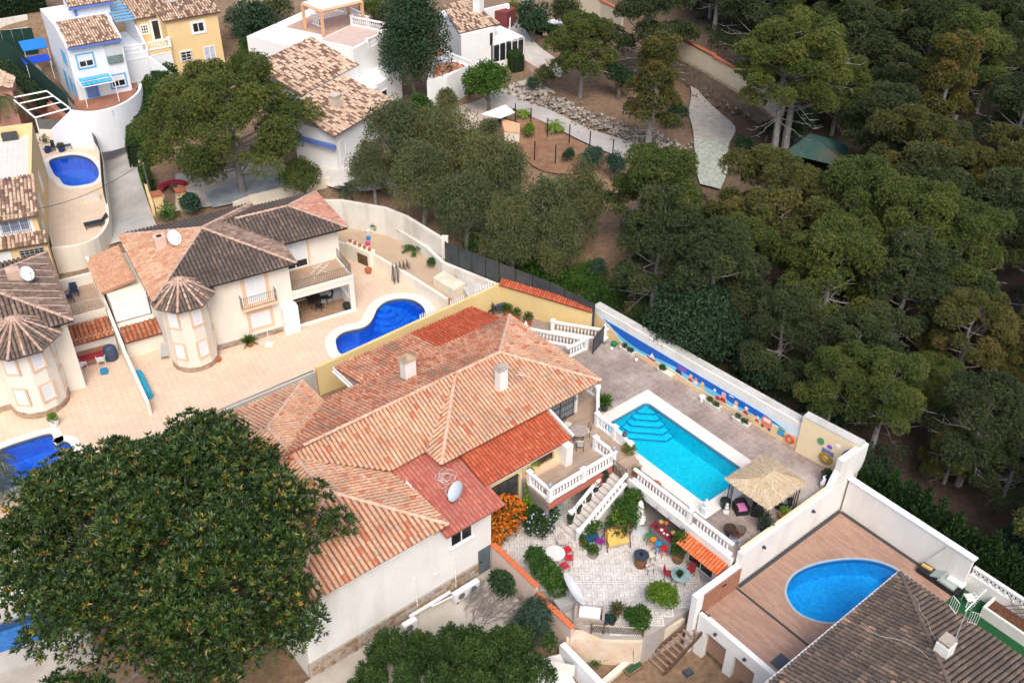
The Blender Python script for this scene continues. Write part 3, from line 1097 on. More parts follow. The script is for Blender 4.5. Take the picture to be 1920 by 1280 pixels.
window(house,w3(22.1,-31.1,3.15),SE,1.55,1.25,mull=1)
d = MB()
d.prism(uvpoly([(23.25,-31.04),(24.1,-31.04),(24.1,-31.09),(23.25,-31.09)]),-1.0,.95)
dd = d.build('door',mat('slate_door',(.105,.135,.15),var=.15,rough=.6),house)
d = MB()
d.box(w3(23.38,-31.0,0),(.12,.06,.04),FH.deg)
d.build('handle',BLACKM,dd)
window(house,w3(32.7,-34.95,4.25),SE,2.3,2.3,frame=BLACKM,pane=mat('pale_glass',(.30,.34,.37),var=.2,rough=.12,spec=.6),mull=1,trans=3,fr=.06,name='glazed_door',bars=IRON,sill=False)
window(house,w3(29.2,-32.36,3.9),SE,1.2,.62,frame=IRON,pane=mat('curtain_red',(.16,.05,.045),var=.3,rough=.6),mull=1,trans=1,fr=.03,bars=IRON,sill=False)
window(house,w3(26.1,-32.36,2.95),SE,2.1,1.7,frame=IRON,pane=mat('window_dim',(.10,.11,.11),var=.6,scale=5,rough=.15),mull=2,trans=1,fr=.04,bars=IRON,sill=False)
t = MB()
t.tube([w3(33.95,-34.94,4.9),w3(33.95,-34.88,4.9)],.22,14)
t.tube([w3(33.95,-34.94,4.3),w3(33.95,-34.88,4.3)],.15,12)
t.build('wall_plate',mat('grey_ceramic',(.40,.42,.45),var=.4,scale=12,rough=.4),house)
STONE = tint_mat('plinth_stone',[(0,(.26,.17,.11)),(.35,(.36,.26,.18)),(.7,(.42,.33,.25)),(1,(.36,.34,.32))],.9,fine=9)
MORTAR = mat('plinth_mortar',(.36,.33,.29),var=.15,rough=.95)
m = MB()
m.prism(uvpoly([(12.1,-31.0),(23.2,-31.0),(23.2,-31.098),(12.1,-31.098)]),-1.7,.05)
plinth = m.build('plinth',MORTAR,house)
def rubble(parent,a,b,z0,z1,out_deg,rows,cell,depth=.05,name='stone',matl=None,bz0=None,maxn=300,jit=.22):
 a,b = Vector((a[0],a[1],0)),Vector((b[0],b[1],0))
 Lw = (b - a).length
 S = (b - a).normalized()
 O = hdir(out_deg)
 nc = max(1,int(Lw/cell))
 H = z1 - z0
 P_ = {}
 for i in range(nc + 1):
  for j in range(rows + 1):
   x = Lw*i/nc + (0 if i in (0,nc) else rng.uniform(-jit,jit)*Lw/nc)
   y = H*j/rows + (0 if j in (0,rows) else rng.uniform(-jit,jit)*H/rows)
   P_[i,j] = (x + (j % 2)*.5*Lw/nc*(0 < i < nc),y)
 cnt = 0
 off = origin(parent)
 for i in range(nc):
  for j in range(rows):
   q = [P_[i,j],P_[i + 1,j],P_[i + 1,j + 1],P_[i,j + 1]]
   cx,cy = sum(p[0] for p in q)/4,sum(p[1] for p in q)/4
   g_ = .9
   outer = [(cx + (p[0] - cx)*g_,cy + (p[1] - cy)*g_) for p in q]
   oct_ = []
   for k in range(4):
    p,nxt,prv = outer[k],outer[(k + 1) % 4],outer[k - 1]
    f1,f2 = rng.uniform(.12,.3),rng.uniform(.12,.3)
    oct_.append((p[0] + (prv[0] - p[0])*f1,p[1] + (prv[1] - p[1])*f1))
    oct_.append((p[0] + (nxt[0] - p[0])*f2,p[1] + (nxt[1] - p[1])*f2))
   dp = depth*rng.uniform(.6,1.2)
   n = len(oct_)
   vs = [a + S*p[0] + Vector((0,0,z0 + p[1])) + O*.003 for p in oct_]
   vs += [a + S*(cx + (p[0] - cx)*.86) + Vector((0,0,z0 + cy + (p[1] - cy)*.86)) + O*dp for p in oct_]
   fs = [(k,(k + 1) % n,n + (k + 1) % n,n + k) for k in range(n)] + [tuple(range(n,2*n))]
   mb_ = MB()
   mb_.add(vs,fs,rng.random())
   mb_.build(name,matl or STONE,parent)
   cnt += 1
 return cnt
rubble(plinth,w3(12.2,-31.0),w3(23.2,-31.0),-1.25,.03,SE,4,.34)
def pipe(parent,u,z0,z1,name='drainpipe'):
 t = MB()
 t.tube([w3(u,-30.99,z0),w3(u,-31.02,z1)],.045,6)
 return t.build(name,PLASTW,parent)
pipe(house,18.9,-.9,1.9)
pipe(house,21.55,-.8,1.75)
t = MB()
t.box(w3(20.3,-31.05,1.0),(.3,.05,.22),FH.deg)
t.build('meter_box',mat('meter_white',(.72,.71,.68),var=.05),house)
# patio, terraces and pool of the villa
PAVE_PATIO = tint_mat('patio_tile_print',[(0,(.46,.42,.39)),(.3,(.53,.49,.46)),(.6,(.66,.625,.59)),(1,(.74,.71,.68))],.6,fine=2.2)
POOLPAV = paved('pool_terrace_pavers',(.40,.315,.275),(.345,.265,.23),(.45,.38,.34),(.42,.42),FH.deg,jw=.035,var=.7,worn=(.52,.49,.47),worn_amt=.6)
COPING = mat('pool_coping',(.74,.70,.64),var=.05,rough=.8,dirt=(.60,.55,.48),dirt_amt=.3)
DECKW = paved('terrace_planks',(.40,.29,.215),(.47,.35,.265),(.26,.19,.15),(1.2,.2),FH.deg,jw=.012,var=.35,off=.5)
YARDC = mat('yard_concrete',(.50,.46,.40),var=.14,scale=.5,rough=.9,fine=8,dirt=(.30,.25,.2),dirt_amt=.5)
m = MB()
m.prism(uvpoly([(10.5,-31.0),(23.9,-31.0),(23.9,-27.6),(20.5,-27.0),(14,-26.5),(7,-24),(7,-31)]),-2.0,-1.0)
struct('yard_path',m,YARDC)
patio_poly = [w3(24.35,-32.4),w3(32.9,-32.4),w3(32.9,-20.8),w3(30.25,-21.2),P(1235,1180,0),P(1212,1192,0),P(1130,1190,0),P(1075,1165,0)]
m = MB()
m.prism(patio_poly,-2.4,0)
m.prism([w3(32.91,-32.4),w3(34.6,-32.4),w3(34.6,-20.8),w3(32.91,-20.8)],-1,0.0)
patio = struct('patio',m,mat('patio_joint',(.40,.37,.345),var=.1,rough=.9))
def inside(p,poly):
 c = False
 for i in range(len(poly)):
  a,b = poly[i],poly[i - 1]
  if (a[1] > p[1]) != (b[1] > p[1]) and p[0] < (b[0] - a[0])*(p[1] - a[1])/(b[1] - a[1]) + a[0]:
   c = not c
 return c
TS = .61
tile_meshes = []
for q in range(6):
 m = MB()
 h = TS/2 - .013
 ring = [(-h,h,.66),(-h + .13,h - .13,.30),(-h + .19,h - .19,.70)]
 def sq(r,zz):
  return [(-r,-r,zz),(r,-r,zz),(r,r,zz),(-r,r,zz)]
 rs = [h,h - .10,h - .17]
 base = sq(h,0) + sq(rs[0],.014) + sq(rs[1],.014) + sq(rs[2],.012)
 j = rng.uniform(-.10,.10)
 fs = [(i,(i + 1) % 4,4 + (i + 1) % 4,4 + i) for i in range(4)]
 m.add(base,fs,.3)
 o_ = len(m.f)
 for lvl,t_ in ((4,.80),(8,.25)):
  for i in range(4):
   m.f.append((lvl + i,lvl + (i + 1) % 4,lvl + 4 + (i + 1) % 4,lvl + 4 + i))
   m.t.append(min(1,max(0,t_ + j)))
 m.f.append((12,13,14,15))
 m.t.append(.66 + j)
 me = m.mesh('paving_tile')
 me.materials.append(PAVE_PATIO)
 tile_meshes.append(me)
o0 = P(1100,1068,0)
ca,sa = math.cos(R(1.0)),math.sin(R(1.0))
for i in range(-18,19):
 for j in range(-14,18):
  x = o0.x + (i*ca - j*sa)*TS
  y = o0.y + (i*sa + j*ca)*TS
  if all(inside((x + dx*.22,y + dy*.22),patio_poly) for dx in (-1,1) for dy in (-1,1)):
   o = link(bpy.data.objects.new('paving_tile',tile_meshes[rng.randrange(6)]))
   o.location = (x,y,.004 + rng.uniform(0,.003))
   o.rotation_euler = (0,0,R(1.0) + rng.randrange(4)*math.pi/2)
   o.parent = patio
# ---- raised pool terrace: slab pieces round the pool
PZ = 2.6
pu0,pu1,pv0,pv1 = 34.9,38.9,-33.3,-24.6        # water
cu0,cu1,cv0,cv1 = 34.0,39.85,-34.15,-23.75       # coping
m = MB()
U0,U1,V0,V1 = 32.9,41.45,-39.6,-20.75
m.prism(uvpoly([(U0,-28.75),(cu0,-28.75),(cu0,V1),(U0,V1)]),PZ - .3,PZ)
m.prism(uvpoly([(cu0,cv1),(42.9,cv1),(43.2,V1),(cu0,V1)]),PZ - .3,PZ)
m.prism(uvpoly([(cu1,V0),(41.85,V0),(42.9,cv1),(cu1,cv1)]),PZ - .3,PZ)
m.prism(uvpoly([(34.25,V0),(cu1,V0),(cu1,cv0),(34.25,cv0)]),PZ - .3,PZ)
m.prism(uvpoly([(32.45,-29.99),(cu0,-29.99),(cu0,-28.75),(32.45,-28.75)]),PZ - .3,PZ)
m.prism(uvpoly([(33.2,-47.2),(41.0,-47.2),(41.0,V0),(34.25,V0),(34.25,-43.0),(33.2,-43.0)]),PZ - .3,PZ)
struct('pool_terrace',m,POOLPAV)
m = MB()      # earth body below the terrace, behind the bar and under the pool
m.prism(uvpoly([(34.6,-47.2),(41.3,-47.2),(41.3,-20.9),(34.6,-20.9)]),-1.5,PZ - 1.62)
m.prism(uvpoly([(34.62,-47.2),(41.28,-47.2),(41.28,-34.3),(34.62,-34.3)]),PZ - 1.62,PZ - .302)
m.prism(uvpoly([(39.0,-34.2),(41.28,-34.2),(41.28,-20.92),(39.0,-20.92)]),PZ - 1.62,PZ - .302)
struct('terrace_foundation',m,GREYW)
def ring_coping(name,inner,outer,z0,z1,matl,parent=None):
 n = len(inner)
 m = MB()
 vs = [(p.x,p.y,z1) for p in inner] + [(p.x,p.y,z1) for p in outer] + [(p.x,p.y,z0) for p in inner] + [(p.x,p.y,z0) for p in outer]
 fs = []
 for i in range(n):
  k = (i + 1) % n
  fs += [(i,k,n + k,n + i),(2*n + i,2*n + k,k,i),(n + i,n + k,3*n + k,3*n + i),(3*n + i,3*n + k,2*n + k,2*n + i)]
 m.add(vs,fs)
 o = m.build(name,matl,parent)
 return o
def pool_water(name,tintc,rough=.02):
 m,n,b = _nt(name)
 out = n.nodes['Material Output']
 tr = n.nodes.new('ShaderNodeBsdfTransparent')
 tr.inputs[0].default_value = (*tintc,1)
 gl = n.nodes.new('ShaderNodeBsdfGlossy')
 gl.inputs['Roughness'].default_value = rough
 fr = n.nodes.new('ShaderNodeFresnel')
 fr.inputs[0].default_value = 1.33
 geo = n.nodes.new('ShaderNodeNewGeometry')
 nz = _noise(n,3.5,3,geo.outputs['Position'],.6,.8)
 bp = n.nodes.new('ShaderNodeBump')
 bp.inputs['Strength'].default_value = .25
 bp.inputs['Distance'].default_value = .03
 n.links.new(nz.outputs[0],bp.inputs['Height'])
 n.links.new(bp.outputs[0],gl.inputs['Normal'])
 n.links.new(bp.outputs[0],fr.inputs['Normal'])
 mx = n.nodes.new('ShaderNodeMixShader')
 n.links.new(fr.outputs[0],mx.inputs[0])
 n.links.new(tr.outputs[0],mx.inputs[1])
 n.links.new(gl.outputs[0],mx.inputs[2])
 n.links.new(mx.outputs[0],out.inputs[0])
 return m
def mosaic(name,c,c2,scale=9):
 m,n,b = _nt(name)
 geo = n.nodes.new('ShaderNodeNewGeometry')
 v = n.nodes.new('ShaderNodeTexVoronoi')
 v.inputs['Scale'].default_value = scale
 n.links.new(geo.outputs['Position'],v.inputs['Vector'])
 nn = _noise(n,1.1,6,geo.outputs['Position'],.72,2.2)  # warped noise paints caustic light into pool basins; plain tone on the arch
 r = _ramp(n,nn.outputs[0],[(.35,c),(.68,c2)])
 r2 = _ramp(n,v.outputs['Color'],[(0,(.82,)*3),(1,(1.12,)*3)])
 n.links.new(_mix(n,1.0,r.outputs[0],r2.outputs[0],'MULTIPLY'),b.inputs['Base Color'])
 b.inputs['Roughness'].default_value = .4
 return m
def make_pool(label,loop,ztop,cop_w,basin_m,water_m,cop_m,steps=(),depth=1.45,wl=.14,line_m=None,grp=None,outer=None,band=.10,step_edge=None):
 n = len(loop)
 c = sum((Vector((p.x,p.y,0)) for p in loop),Vector())/n
 root = thing('swimming_pool',label,'pool',(c.x,c.y,ztop),group=grp)
 ring_coping('coping',loop,outer or offset_closed(loop,cop_w),ztop - .3,ztop + .012,cop_m,root)
 b = MB()
 vs = [(p.x,p.y,ztop - .02) for p in loop] + [(p.x,p.y,ztop - depth) for p in loop]
 a = sum(loop[i].x*loop[(i + 1) % n].y - loop[(i + 1) % n].x*loop[i].y for i in range(n))
 fs = [(i,(i + 1) % n,n + (i + 1) % n,n + i) for i in range(n)]
 fl = tuple(range(n,2*n))
 fs.append(fl if a > 0 else fl[::-1])
 b.add(vs,fs)
 b.build('basin',basin_m,root)
 if line_m is not None:
  t = MB()
  ins = offset_closed(loop,-.012)
  vs = [(p.x,p.y,ztop - .01) for p in ins] + [(p.x,p.y,ztop - .01 - band - wl) for p in ins]
  t.add(vs,[(i,(i + 1) % n,n + (i + 1) % n,n + i) for i in range(n)])
  t.build('tile_band',line_m,root)
 for k,(poly,d) in enumerate(steps):
  s_ = MB()
  s_.prism(poly,ztop - depth + .01 + .002*k,ztop - wl - d)
  so = s_.build('pool_step',basin_m,root)
  if step_edge is not None:
   e = MB()
   N = len(poly)
   for i in range(N):
    p,q = poly[i],poly[(i + 1) % N]
    if k is not None and not getattr(p,'hid',False):
     e.wall(p,q,.07,ztop - wl - d + .002,ztop - wl - d + .012)
   e.build('step_edge',step_edge,so)
 w = MB()
 ins = offset_closed(loop,-.004)
 w.poly([(p.x,p.y,ztop - wl) for p in (ins if a > 0 else ins[::-1])])
 w.build('water',water_m,root)
 return root
WATER_C = pool_water('water_turquoise',(.70,.97,.99))
WATER_B = pool_water('water_blue',(.55,.80,.97))
BASIN_TURQ = mosaic('basin_turquoise',(.0,.60,.80),(.02,.70,.86),10)
BASIN_BLUE = mosaic('basin_cobalt',(.008,.15,.72),(.03,.32,.88),9)
BASIN_SKY = mosaic('basin_sky_mosaic',(.01,.42,.78),(.05,.62,.88),7)
LINE_DK = plain('pool_tile_line',(.02,.12,.42),.3)
def rounded_rect(u0,u1,v0,v1,r,F=FH,k=5):
 out = []
 for cu,cv,a0 in ((u1 - r,v1 - r,0),(u0 + r,v1 - r,90),(u0 + r,v0 + r,180),(u1 - r,v0 + r,270)):
  for i in range(k + 1):
   a = R(a0 + 90*i/k)
   out.append(F.w(cu + r*math.cos(a),cv + r*math.sin(a),0))
 return out
loop = rounded_rect(pu0,pu1,pv0,pv1,.35)
outer = rounded_rect(cu0,cu1,cv0,cv1,.03)
steps = []
for k in range(5):
 a = .95 + .42*k
 b_ = .30*a
 c0u,c0v = pu1 - .012,pv0 + .012
 pts = [w3(c0u,c0v),w3(c0u - a,c0v),w3(c0u - a,c0v + b_),w3(c0u - b_,c0v + a),w3(c0u,c0v + a)]
 steps.append((pts[::-1],.18 + .22*k))
make_pool('turquoise rectangular pool with corner steps on the paved terrace',loop,PZ,0,BASIN_TURQ,WATER_C,COPING,steps[::-1],line_m=plain('pool_grey_line',(.16,.26,.36),.4),outer=outer,step_edge=LINE_DK)
# ---- front of the pool terrace: white fascia, bar recess, sliding door
m = MB()
m.wall(w3(32.8,-28.75),w3(32.8,-20.75),.18,2.12,2.72)
m.prism(uvpoly([(32.95,-24.25),(34.6,-24.25),(34.6,-24.05),(32.95,-24.05)]),0,2.3)
m.prism(uvpoly([(32.71,-24.25),(32.95,-24.25),(32.95,-23.75),(32.71,-23.75)]),0,2.12)
m.prism(uvpoly([(32.75,-21.75),(32.95,-21.75),(32.95,-20.75),(32.75,-20.75)]),0,2.12)
fr = thing('retaining_wall','white retaining front of the pool terrace over the garden bar','wall',w3(32.8,-24.7))
m.build('fascia',WHITE,fr)
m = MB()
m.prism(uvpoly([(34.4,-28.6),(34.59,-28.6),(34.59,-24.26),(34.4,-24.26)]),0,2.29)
m.build('bar_back_wall',mat('bar_wall_shade',(.20,.18,.16),var=.3),fr)  # shade of the bar recess is put into the wall colour
for k in range(5):
 t = MB()
 q = w3(32.7,-28.2 + k*1.0,2.32)
 t.lathe([(.05,0),(.10,.04),(.10,.16),(.04,.2)],q - FH.U*.06,8)
 t.build('wall_lamp',mat('lamp_grey',(.30,.33,.38),rough=.4),fr)
window(fr,w3(32.9,-22.75,1.05),FH.deg + 180,1.9,2.1,frame=PLASTW,pane=GLASS,mull=1,name='sliding_door',fr=.07,sill=False)
aw = thing('awning','orange tiled canopy over the sliding door below the terrace','awning',w3(32.4,-22.6,2.0))
ra = Roof(aw,tint_mat('canopy_tiles',[(0,(.62,.13,.04)),(1,(.78,.22,.08))],.6,fine=5),w=.21,L=.34)
ra.plane([w3(31.95,-24.0,1.86),w3(31.95,-20.9,1.86),w3(32.7,-20.9,2.2),w3(32.7,-24.0,2.2)],lambda u,v,r: r)
ra.finish(60,mat('canopy_pan',(.50,.11,.04),rough=.7),name='canopy')
# ---- house terrace (planks), with the red band and the dark room below
m = MB()
TZ = 3.1
m.prism(uvpoly([(27.5,-32.35),(30.2,-32.35),(30.2,-31.5),(30.78,-31.5),(30.78,-34.93),(34.2,-34.93),(34.22,-36.9),(36.2,-36.9),(36.2,-35.1),(34.25,-33.2),(34.25,-30.0),(27.5,-30.0)]),TZ - .22,TZ)
struct('house_terrace',m,DECKW)
m = MB()
m.prism(uvpoly([(27.45,-30.05),(32.62,-30.05),(32.62,-29.86),(27.45,-29.86)]),TZ - .5,TZ - .22)
m.prism(uvpoly([(31.2,-30.0),(32.6,-30.0),(32.6,-29.9),(31.2,-29.9)]),1.5,TZ - .5)
fb = thing('undercroft','red painted band and dark doorway beneath the plank terrace','undercroft',w3(30,-30))
m.build('red_band',REDW,fb)
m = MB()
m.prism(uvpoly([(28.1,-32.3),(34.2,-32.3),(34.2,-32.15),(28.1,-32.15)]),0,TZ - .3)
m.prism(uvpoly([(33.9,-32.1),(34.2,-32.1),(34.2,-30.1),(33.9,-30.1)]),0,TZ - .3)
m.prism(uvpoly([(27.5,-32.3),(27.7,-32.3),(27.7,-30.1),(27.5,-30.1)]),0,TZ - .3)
m.build('back_wall',mat('shaded_store_wall',(.24,.22,.20),var=.3),fb)  # wall colour darkened to carry the shade of the room below
m = MB()
m.box(w3(29.2,-31.2,0),(.9,.6,.9),FH.deg)
m.build('cabinet',GALV,fb)
m = MB()
for k in range(3):
 m.prism(uvpoly([(32.66,-29.98 + .32*k),(34.2,-29.98 + .32*k),(34.2,-29.66 + .32*k),(32.66,-29.66 + .32*k)]),PZ + .003,TZ - .005 - .165*k)
st = thing('entry_steps','short timber-look steps from the plank terrace down to the pool','steps',w3(33.4,-29.6,PZ))
m.build('treads',DECKW,st)
# balustrades
BAL = MB()
BAL.lathe([(.06,0),(.06,.05),(.035,.08),(.062,.22),(.07,.30),(.03,.44),(.05,.50),(.06,.52),(.06,.56)],n=6)
BALM = BAL.mesh('baluster')
BALM.materials.append(WHITEC)
def balustrade(label,pts,h=.85,closed_ends=True,gap=.235,posts=True,skip=(),name='balustrade',lamp=(),ball=(),solid=(),cap_w=.2,post_w=.26,m=None):
 m = m or WHITEC
 root = thing(name,label,'balustrade',pts[0])
 rail,low = MB(),MB()
 for i in range(len(pts) - 1):
  a,b = Vector(pts[i]),Vector(pts[i + 1])
  if i in skip:
   continue
  d = (b - a)
  L = Vector((d.x,d.y,0)).length
  rail.wall(a,b,cap_w,0,1)
  rail.v = rail.v[:-8]
  rail.f = rail.f[:-6]
  rail.t = rail.t[:-6]
  nrm = Vector((-d.y,d.x,0)).normalized()*cap_w/2
  for mm,z0,z1,k in ((rail,h - .13,h,1.0),(low,.02,.14,.9)):
   q = [a - nrm*k,b - nrm*k,b + nrm*k,a + nrm*k]
   mm.prism(q,[p.z + z0 for p in q],[p.z + z1 for p in q])
  if i in solid:
   low.prism([a - nrm*.7,b - nrm*.7,b + nrm*.7,a + nrm*.7],[p.z + .14 for p in (a,b,b,a)],[p.z + h - .13 for p in (a,b,b,a)])
   continue
  n = max(1,int(L/gap))
  for k in range(n):
   t = (k + .5)/n
   if (t*L < post_w*.7) or ((1 - t)*L < post_w*.7):
    continue
   o = link(bpy.data.objects.new('baluster',BALM))
   o.parent = root
   o.location = a.lerp(b,t) + Vector((0,0,.14)) - Vector(pts[0])
   o.scale = (1,1,(h - .27)/.56)
 rail.build('handrail',m,root)
 low.build('base_rail',m,root)
 if posts:
  for i,p in enumerate(pts):
   if posts is not True and i not in posts:
    continue
   pm = MB()
   p = Vector(p)
   dd = Vector(pts[min(i + 1,len(pts) - 1)]) - Vector(pts[max(0,i - 1)])
   ang = math.degrees(math.atan2(dd.y,dd.x)) if len(pts) == 2 or i in (0,len(pts) - 1) else math.degrees(math.atan2((Vector(pts[i + 1]) - p).y,(Vector(pts[i + 1]) - p).x))
   pm.box(p + Vector((0,0,.005)),(post_w,post_w,h + .02),ang)
   pm.box(p + Vector((0,0,h + .025)),(post_w + .08,post_w + .08,.07),ang)
   po = pm.build('post',m,root)
   if i in lamp:
    lm_ = MB()
    b0 = p + Vector((0,0,h + .096))
    lm_.lathe([(.09,0),(.03,.03),(.03,.09),(.10,.12),(.12,.30),(.14,.32),(.03,.42),(.01,.48)],b0,6)
    lm_.build('lantern',mat('lamp_grey',(.30,.33,.38),rough=.4),po)
   if i in ball:
    lm_ = MB()
    b0 = p + Vector((0,0,h + .096))
    lm_.lathe([(.09,0),(.06,.05),(.12,.14),(.13,.22),(.08,.32),(.02,.42),(.01,.5)],b0,8)
    lm_.build('finial',m,po)
 return root
H9 = .95
balustrade('long white balustrade along the plank terrace above the red band',[w3(27.6,-30.0,TZ),w3(30.2,-30.0,TZ),w3(32.6,-30.0,TZ)],H9,lamp=(0,2))
balustrade('short white balustrade closing the near end of the plank terrace',[w3(27.6,-31.8,TZ),w3(27.6,-30.25,TZ)],H9,posts=(0,))
balustrade('short white balustrade beside the terrace steps, by the iron gate',[w3(32.66,-31.6,TZ),w3(32.66,-30.2,TZ)],H9,posts=(0,))
balustrade('white balustrade with urns stepping down beside the pool corner',[w3(34.25,-33.15,TZ),w3(34.25,-31.6,TZ),w3(34.25,-30.2,TZ - .35)],H9,ball=(),solid=(1,))
balustrade('sloping white parapet from the roofed corner towards the pool',[w3(36.1,-35.1,TZ),w3(34.35,-33.25,TZ)],H9,posts=(0,),solid=(0,))
balustrade('white balustrade under the villa roof corner facing the paved terrace',[w3(36.1,-36.9,TZ),w3(36.1,-35.3,TZ)],H9,posts=())
balustrade('white balustrade of the pool terrace above the garden bar',[w3(32.95,-28.55,PZ + .12),w3(32.95,-24.1,PZ + .12)],.92,posts=(1,),ball=(1,),lamp=())
balustrade('white balustrade of the pool terrace above the orange canopy',[w3(32.95,-23.85,PZ + .12),w3(32.95,-20.95,PZ + .12)],.92,posts=())
# ---- stairs from the patio up to the gate
st = thing('garden_stairs','tiled garden stairs lined with dark pots rising to the iron gate','stairs',w3(30.5,-29.4))
NS = 13
u0,u1 = 28.75,32.45
TREAD = mat('stair_tiles',(.60,.55,.51),var=.10,scale=2,rough=.6)
for k in range(NS):
 m = MB()
 a = u0 + (u1 - u0)*k/NS
 e0 = -30.35 if k < 1 else -29.8
 m.prism(uvpoly([(a,e0),(a + (u1 - u0)/NS + .03,e0),(a + (u1 - u0)/NS + .03,-28.7),(a,-28.7)]),max(-.1,PZ*(k - .2)/NS),PZ*(k + 1)/NS - .006)
 m.build('stair_step',TREAD,st)
m = MB()
m.prism(uvpoly([(u0 + .3,-28.9),(u1,-28.9),(u1,-28.72),(u0 + .3,-28.72)]),-.5,[0.1,PZ - .15,PZ - .15,.1])
m.build('stringer_wall',WHITE,st)
balustrade('sloping white stair balustrade on the house side of the stairs',[w3(29.3,-29.9,.25),w3(31.3,-29.9,1.65)],.95,post_w=.22)
balustrade('sloping white stair balustrade on the garden side of the stairs',[w3(28.75,-28.6,.1),w3(32.4,-28.6,2.55)],.95,post_w=.22,posts=(0,))
g = thing('iron_gate','black iron railing gate at the top of the garden stairs','gate',w3(32.55,-29.3,PZ))
m = MB()
for zz in (.12,1.0):
 m.bar(w3(32.5,-29.85,PZ + zz),w3(32.5,-28.75,PZ + zz),.045)
for q in (-29.85,-28.75):
 m.bar(w3(32.5,q,PZ + .02),w3(32.5,q,PZ + 1.05),.05)
m.build('gate_frame',BLACKM,g)
for k in range(9):
 m = MB()
 m.bar(w3(32.5,-29.75 + .11*k,PZ + .12),w3(32.5,-29.75 + .11*k,PZ + 1.0),.028)
 m.build('gate_bar',BLACKM,g)
# ---- mural wall along the wood, plain cream wall after it, white corner and the wall down to the neighbour
mw = thing('mural_wall','white-topped garden wall painted with a blue seaside mural','wall',w3(42.2,-32.5,PZ))
m = MB()
MA,MZ = w3(41.62,-41.5),w3(42.80,-24.2)
md = (MZ - MA).normalized()
mn = Vector((md.y,-md.x,0))
mn = mn if mn.dot(FH.U) < 0 else -mn
LW = (MZ - MA).length
MTOP = 2.08
m.wall(MA - mn*.25,MZ - mn*.25,.5,0,PZ + MTOP)
m.build('wall_body',WHITE,mw)
m = MB()
m.wall(MA - mn*.36,MZ - mn*.36,.5,PZ + MTOP + .003,PZ + MTOP + .08)
m.build('wall_coping',mat('weathered_coping',(.58,.57,.54),var=.12,rough=.9,dirt=(.30,.29,.27),dirt_amt=.6,dirt_scale=.6),mw)
def mur(name,pts,m,d):
 mb_ = MB()
 k = .74
 mb_.poly([MA + md*a + mn*d + Vector((0,0,PZ + b*k)) for a,b in pts])
 return mb_.build(name,m,mw)
import math as _m
def wave(f0,n=44,a0=0,a1=LW):
 return [(a0 + (a1 - a0)*i/n,f0(a0 + (a1 - a0)*i/n)) for i in range(n + 1)]
def sand_top(a):
 return .55 + .16*_m.sin(a*1.1) + (1.55*max(0,(2.6 - a)/2.6) ** .7 if a < 2.6 else 0) + (.75*min(1,max(0,(a - 14.2)/1.4)) if a > 14.2 else 0) - .30*max(0,1 - abs(a - 12.4)/1.4)
def cyan_top(a):
 return max(sand_top(a) + .02,min(1.35,sand_top(a) + .55 + .12*_m.sin(a*.7 + 1)))
def blue_top(a):
 t = min(1,a/1.2)
 return max(cyan_top(a),2.0 - .02*a if a < 14.6 else 1.72 - (a - 14.6)*.2)
SAND_P = plain('mural_sand',(.74,.54,.30),.8)
CYAN_P = plain('mural_cyan',(.16,.58,.80),.7)
FOAM_P = plain('mural_foam',(.66,.80,.86),.7)
BLUE_P = plain('mural_blue',(.012,.125,.55),.7)
SKYP = plain('mural_pale',(.62,.76,.86),.8)
def band(name,lo,hi,m,d,a0=0,a1=LW,n=60):
 mb_ = MB()
 vs,fs = [],[]
 for i in range(n + 1):
  a = a0 + (a1 - a0)*i/n
  q = MA + md*a + mn*d
  vs.append(q + Vector((0,0,PZ + lo(a)*.74)))
  vs.append(q + Vector((0,0,PZ + max(hi(a),lo(a) + .001)*.74)))
 for i in range(n):
  fs.append((2*i,2*i + 1,2*i + 3,2*i + 2))
 mb_.add(vs,fs)
 return mb_.build(name,m,mw)
band('painted_sand',lambda a: .005,sand_top,SAND_P,.004)
band('painted_foam',sand_top,lambda a: sand_top(a) + .14,FOAM_P,.006)
band('painted_shallows',lambda a: sand_top(a) + .14,cyan_top,CYAN_P,.006)
band('painted_sea',cyan_top,blue_top,BLUE_P,.004)
band('painted_sky',blue_top,lambda a: 2.1 + .2*(a < 3),SKYP,.004)
C_ = {'r': plain('mural_red',(.55,.03,.06),.7),'s': plain('mural_skin',(.74,.47,.30),.7),'w': plain('mural_white',(.82,.82,.84),.7),'p': plain('mural_purple',(.20,.10,.50),.7),
 'y': plain('mural_yellow',(.78,.56,.18),.7),'g': plain('mural_green',(.10,.30,.14),.7),'o': plain('mural_coral',(.72,.24,.13),.7),'b': plain('mural_azure',(.05,.30,.56),.7),'k': plain('mural_pink',(.78,.45,.55),.7),'n': plain('mural_navy',(.03,.05,.18),.7)}
def disc(a,b,ra,rb,n=12):
 return [(a + ra*_m.cos(6.2832*i/n),b + rb*_m.sin(6.2832*i/n)) for i in range(n)]
def bather(a,b,s,suit,hair):
 mur('painted_body',[(a - .22*s,b),(a + .28*s,b),(a + .16*s,b + .55*s),(a - .12*s,b + .55*s)],C_['s'],.009)
 mur('painted_suit',[(a - .2*s,b + .02),(a + .24*s,b + .02),(a + .12*s,b + .36*s),(a - .1*s,b + .36*s)],C_[suit],.012)
 mur('painted_hair',disc(a + .02,b + .70*s,.15*s,.17*s),C_[hair],.012)
mur('painted_hull',[(5.0,.75),(5.2,.55),(5.75,.5),(6.0,.7)],C_['r'],.009)
mur('painted_sail',[(5.35,.78),(5.85,.74),(5.55,1.35)],C_['w'],.009)
mur('painted_parasol',[(7.75,1.2),(8.55,1.15),(8.5,1.75),(7.8,1.8)],C_['p'],.012)
mur('painted_figure',[(7.6,.8),(8.25,.75),(8.1,1.15),(7.7,1.2)],C_['n'],.009)
bather(8.9,.65,.95,'r','y')
bather(9.35,.7,.8,'w','o')
